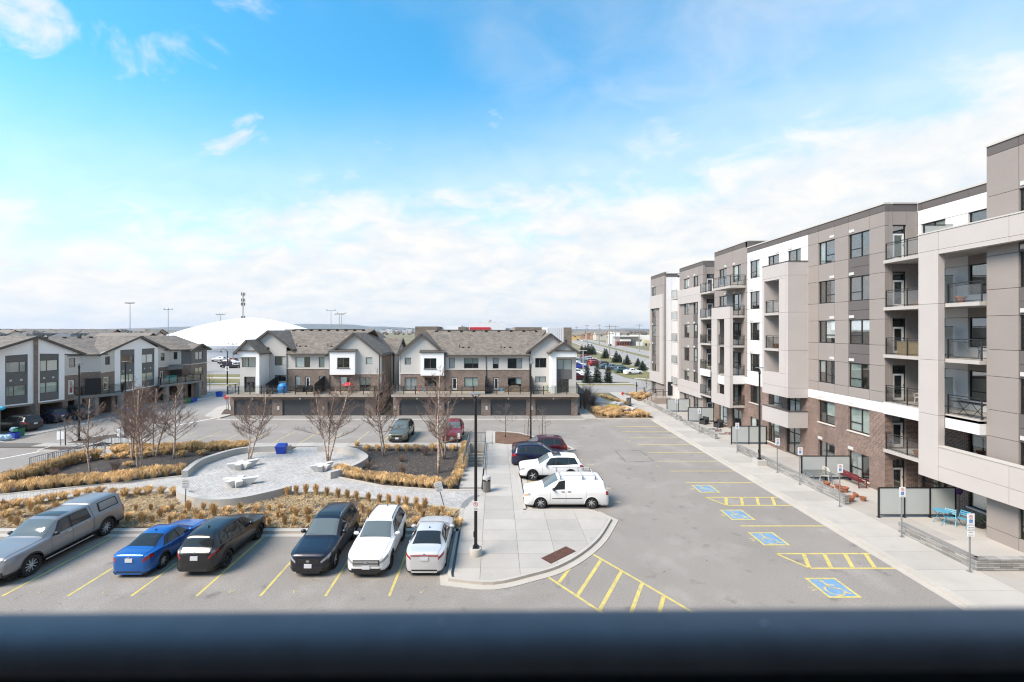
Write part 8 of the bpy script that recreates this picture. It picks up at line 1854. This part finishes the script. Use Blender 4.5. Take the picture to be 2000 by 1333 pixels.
# deck things
def at_deck(px, Y=57.0): return XA(px,Y), Y
x, y = at_deck(552,56.6); r_ = empty('covered_grill', 'round grill under a bright blue cover on the first block deck', 'grill', (x,y,2.68)); MB().ell((0,0,.62),(.62,.5,.62),16,12,0,.18,2).obj('cover', mat('sky_blue_cover', (.02,.24,.60), .5), r_, True); MB().lathe([(.5,0),(.6,.55),(0,.56)], 14).obj('cover_skirt', MC['sky_blue_cover'], r_)
x, y = at_deck(680,56.8); r_ = empty('red_umbrella', 'low red canopy over garden furniture on the first block deck', 'umbrella', (x,y,2.68)); MB().tube([(0,0,0),(0,0,1.2)], .03, 6).obj('pole', BLACK, r_); MB().lathe([(.72,.92),(.6,1.08),(.25,1.26),(0,1.32)], 14).obj('canopy', SRED, r_)
r_ = empty('deck_table', 'dark round table under the red canopy', 'table', (x+.1,y+.3,2.68)); MB().lathe([(.6,.68),(.62,.72),(0,.73)], 14).obj('table_top', WICK, r_)
for k in range(3): MB().bar((.4*math.cos(k*2.1),.4*math.sin(k*2.1),0),(.1*math.cos(k*2.1),.1*math.sin(k*2.1),.7),.04).obj('leg', WICK, r_)
DECKC = mat('tan_wicker', (.20,.15,.11), .85)
def deck_seat(px, Y, w_, m, label, name='deck_chair', cat='chair'):
    x, y = at_deck(px, Y); r_ = empty(name, label, cat, (x,y,2.68)); MB().box(-w_/2,w_/2,-.32,.32,.0,.36).obj('seat', m, r_); MB().box(-w_/2,w_/2,.22,.34,.36,.82).obj('backrest', m, r_); MB().box(-w_/2-.08,-w_/2,-.32,.34,0,.55).obj('armrest', m, r_); MB().box(w_/2,w_/2+.08,-.32,.34,0,.55).obj('armrest', m, r_)
deck_seat(586,57.2,.9,WICK,'dark wicker love seat beside the blue grill cover','love_seat','sofa'); deck_seat(604,57.4,.6,WICK,'dark wicker chair right of the love seat'); deck_seat(1006,57.2,1.0,DECKC,'brown wicker sofa on the second block deck','love_seat','sofa'); deck_seat(990,57.4,.5,DECKC,'brown wicker chair left of the sofa on the second block deck'); deck_seat(1025,57.3,.6,DECKC,'brown wicker chair right of the sofa on the second block deck'); deck_seat(1107,57.0,.6,BLKP,'dark chair in the corner under the white frame')
x, y = at_deck(956.5,56.8); r_ = empty('covered_grill', 'grill under a black cover beside the middle screen of the second block', 'grill', (x,y,2.68)); MB().add([(-.42,-.3,0),(.42,-.3,0),(.42,.3,0),(-.42,.3,0),(-.38,-.25,.9),(.38,-.25,.9),(.34,.25,1.12),(-.34,.25,1.12)], [(3,2,1,0),(4,5,6,7),(0,1,5,4),(1,2,6,5),(2,3,7,6),(3,0,4,7)]).obj('cover', BLKP, r_)
def slide(px, Y, c1, c2, label):
    x, y = at_deck(px, Y); r_ = empty('toy_slide', label, 'toy slide', (x,y,2.68)); MB().bar((.5,0,.1),(-.1,0,.75),.35,.05).obj('chute', c1, r_); MB().bar((-.15,-.18,0),(-.15,-.18,.95),.07).obj('ladder_post', c2, r_); MB().bar((-.15,.18,0),(-.15,.18,.95),.07).obj('ladder_post', c2, r_)
    for k in range(3): MB().box(-.2,-.1,-.18,.18,.2+.22*k,.25+.22*k).obj('rung', c2, r_)
TB = mat('toy_blue', (.06,.28,.55), .5); TG = mat('toy_green', (.08,.32,.08), .5); TO = mat('toy_orange', (.55,.12,.04), .5)
slide(822,57.0,TB,TO,'blue and orange toy slide on the second block deck'); slide(1071,56.8,TB,TG,'blue and green toy slide by the bicycle on the second block deck')
x, y = at_deck(1047,56.9); bike(x,y,0,'dark bicycle standing on the second block deck',BLACK,False); bpy.data.objects['bicycle.002'].location.z = 2.68
x, y = at_deck(980,56.6); tag(MB().add([(.28*(1 if i%2 else .5)*math.cos(R(36*i+18)),q,.35+.28*(1 if i%2 else .5)*math.sin(R(36*i+18))) for q in (-.05,.05) for i in range(10)], [tuple(range(10)),tuple(range(19,9,-1))]+[((i+1)%10,i,10+i,10+(i+1)%10) for i in range(10)]).obj('blue_star', TB, None, False, (x,y,2.72)), 'pale blue star ornament leaning on the second block deck', 'ornament')
# teal chairs on the left row deck
TEAL = mat('teal_plastic', (.02,.36,.32), .5)
for i, (px, Y) in enumerate(((327,66.4),(338,66.9))):
    x = XA(px,Y); r_ = empty('deck_chair', ('teal deck chair behind the far left railing','second teal deck chair behind the far left railing')[i], 'chair', (x,Y,2.68), R(20), 'teal deck chairs'); MB().box(-.34,.34,-.35,.3,.3,.36).obj('seat', TEAL, r_); MB().obox((0,.38,.72),(.68,.06,.8),0,0,R(-18)).obj('backrest', TEAL, r_); 
    for sx in (-1,1): MB().box(sx*.38-.06,sx*.38+.06,-.35,.32,.52,.56).obj('armrest', TEAL, r_); MB().box(sx*.36-.04,sx*.36+.04,-.33,-.25,0,.52).obj('leg', TEAL, r_); MB().box(sx*.36-.04,sx*.36+.04,.2,.28,0,.52).obj('leg', TEAL, r_)
x, y = XA(3,44.2), 44.2; tag(MB().ell((0,0,.2),(.3,.25,.2),12,8,0,.2,4).obj('blue_cushion', mat('aqua_cover', (.03,.35,.52), .6), None, True, (x,y,2.68)), 'aqua covered heap behind the railing at the left picture edge', 'cushion')
# loose leaves and scraps on the lot
rng = random.Random(8); mb = MB()
for k in range(160):
    x, y = rng.uniform(-22,18), rng.uniform(14,24) if rng.random() < .5 else rng.uniform(24,50)
    if -28 < x < 7 and 19 < y < 42: continue
    a = rng.uniform(0,6); s_ = rng.uniform(.02,.05); mb.add([(x+s_*math.cos(a),y+s_*math.sin(a),.006),(x+s_*math.cos(a+2),y+s_*math.sin(a+2),.018),(x+s_*math.cos(a+4),y+s_*math.sin(a+4),.006)], [(0,1,2)])
stuff(mb.obj('leaf_litter', mat('dead_leaf', (.14,.09,.05), .9)))
# ------------------------------------------------------------------ the camera's own balcony
OWN = MC['taupe_stucco']
mb = MB(); mb.box(-26,-2.2,-9,-1.55,0,19).box(2.2,18,-9,-1.55,0,19).box(-2.2,2.2,-9,-1.55,0,9.0).box(-2.2,2.2,-9,-1.75,9.0,19); struct(mb.obj('home_building', OWN))
struct(MB().box(-2.2,2.2,-1.74,.36,8.85,9.08).obj('balcony_floor', SLAB)); struct(MB().box(-2.2,2.2,-1.74,.36,11.9,12.1).obj('balcony_ceiling', SLAB))
for sx in (-2.2,2.05): struct(MB().box(sx,sx+.15,-1.74,.3,9.08,11.9).obj('balcony_side_wall', OWN))
r_ = empty('balcony_guard', 'dark metal balcony rail close to the camera, out of focus along the bottom', 'railing', (0,.452,0), R(.55))
RSHADE = mat('shaded_rail_front', (.010,.012,.02), .5, .10, 30, spec=.4); RLIT = mat('skylit_rail_top', (.185,.185,.205), .5, .12, 25, spec=.3)  # one dark rail: sky light painted into the pale top, shade into the front
def extr(prof, name, m):
    v, n = [], len(prof)
    for x in (-2.0,2.0): v += [(x,a,b) for a, b in prof]
    MB().add(v, [(i,n+i,n+(i+1)%n,(i+1)%n) for i in range(n)]+[tuple(range(n))[::-1],tuple(range(n,2*n))]).obj(name, m, r_, 40)
extr([(-.0335,H-.324),(-.0325,H-.317),(-.0295,H-.310),(-.025,H-.304),(-.018,H-.2995),(-.009,H-.2975),(.014,H-.2972),(.022,H-.2985),(.0265,H-.302),(.0265,H-.325)], 'rail_lit_top', RLIT)
extr([(-.0335,H-.38),(-.0335,H-.3243),(.0265,H-.3253),(.0265,H-.38)], 'top_rail', RSHADE)
MB().box(-2,2,-.02,.02,9.12,9.16).obj('bottom_rail', BLACK, r_)
for x in (-1.95,-.98,0,.98,1.95): MB().box(x-.02,x+.02,-.02,.02,9.08,H-.366).obj('post', BLACK, r_)
MB().box(-1.93,1.93,-.005,.005,9.2,H-.40).obj('glass_panel', RGLASS, r_)
for x, d, s_ in ((-.055,.0,.0022),(.272,-.004,.003),): MB().ell((x,d,H-.2965),(s_,s_*.7,.0008),8,5).obj('pale_speck', WHITEP, r_)
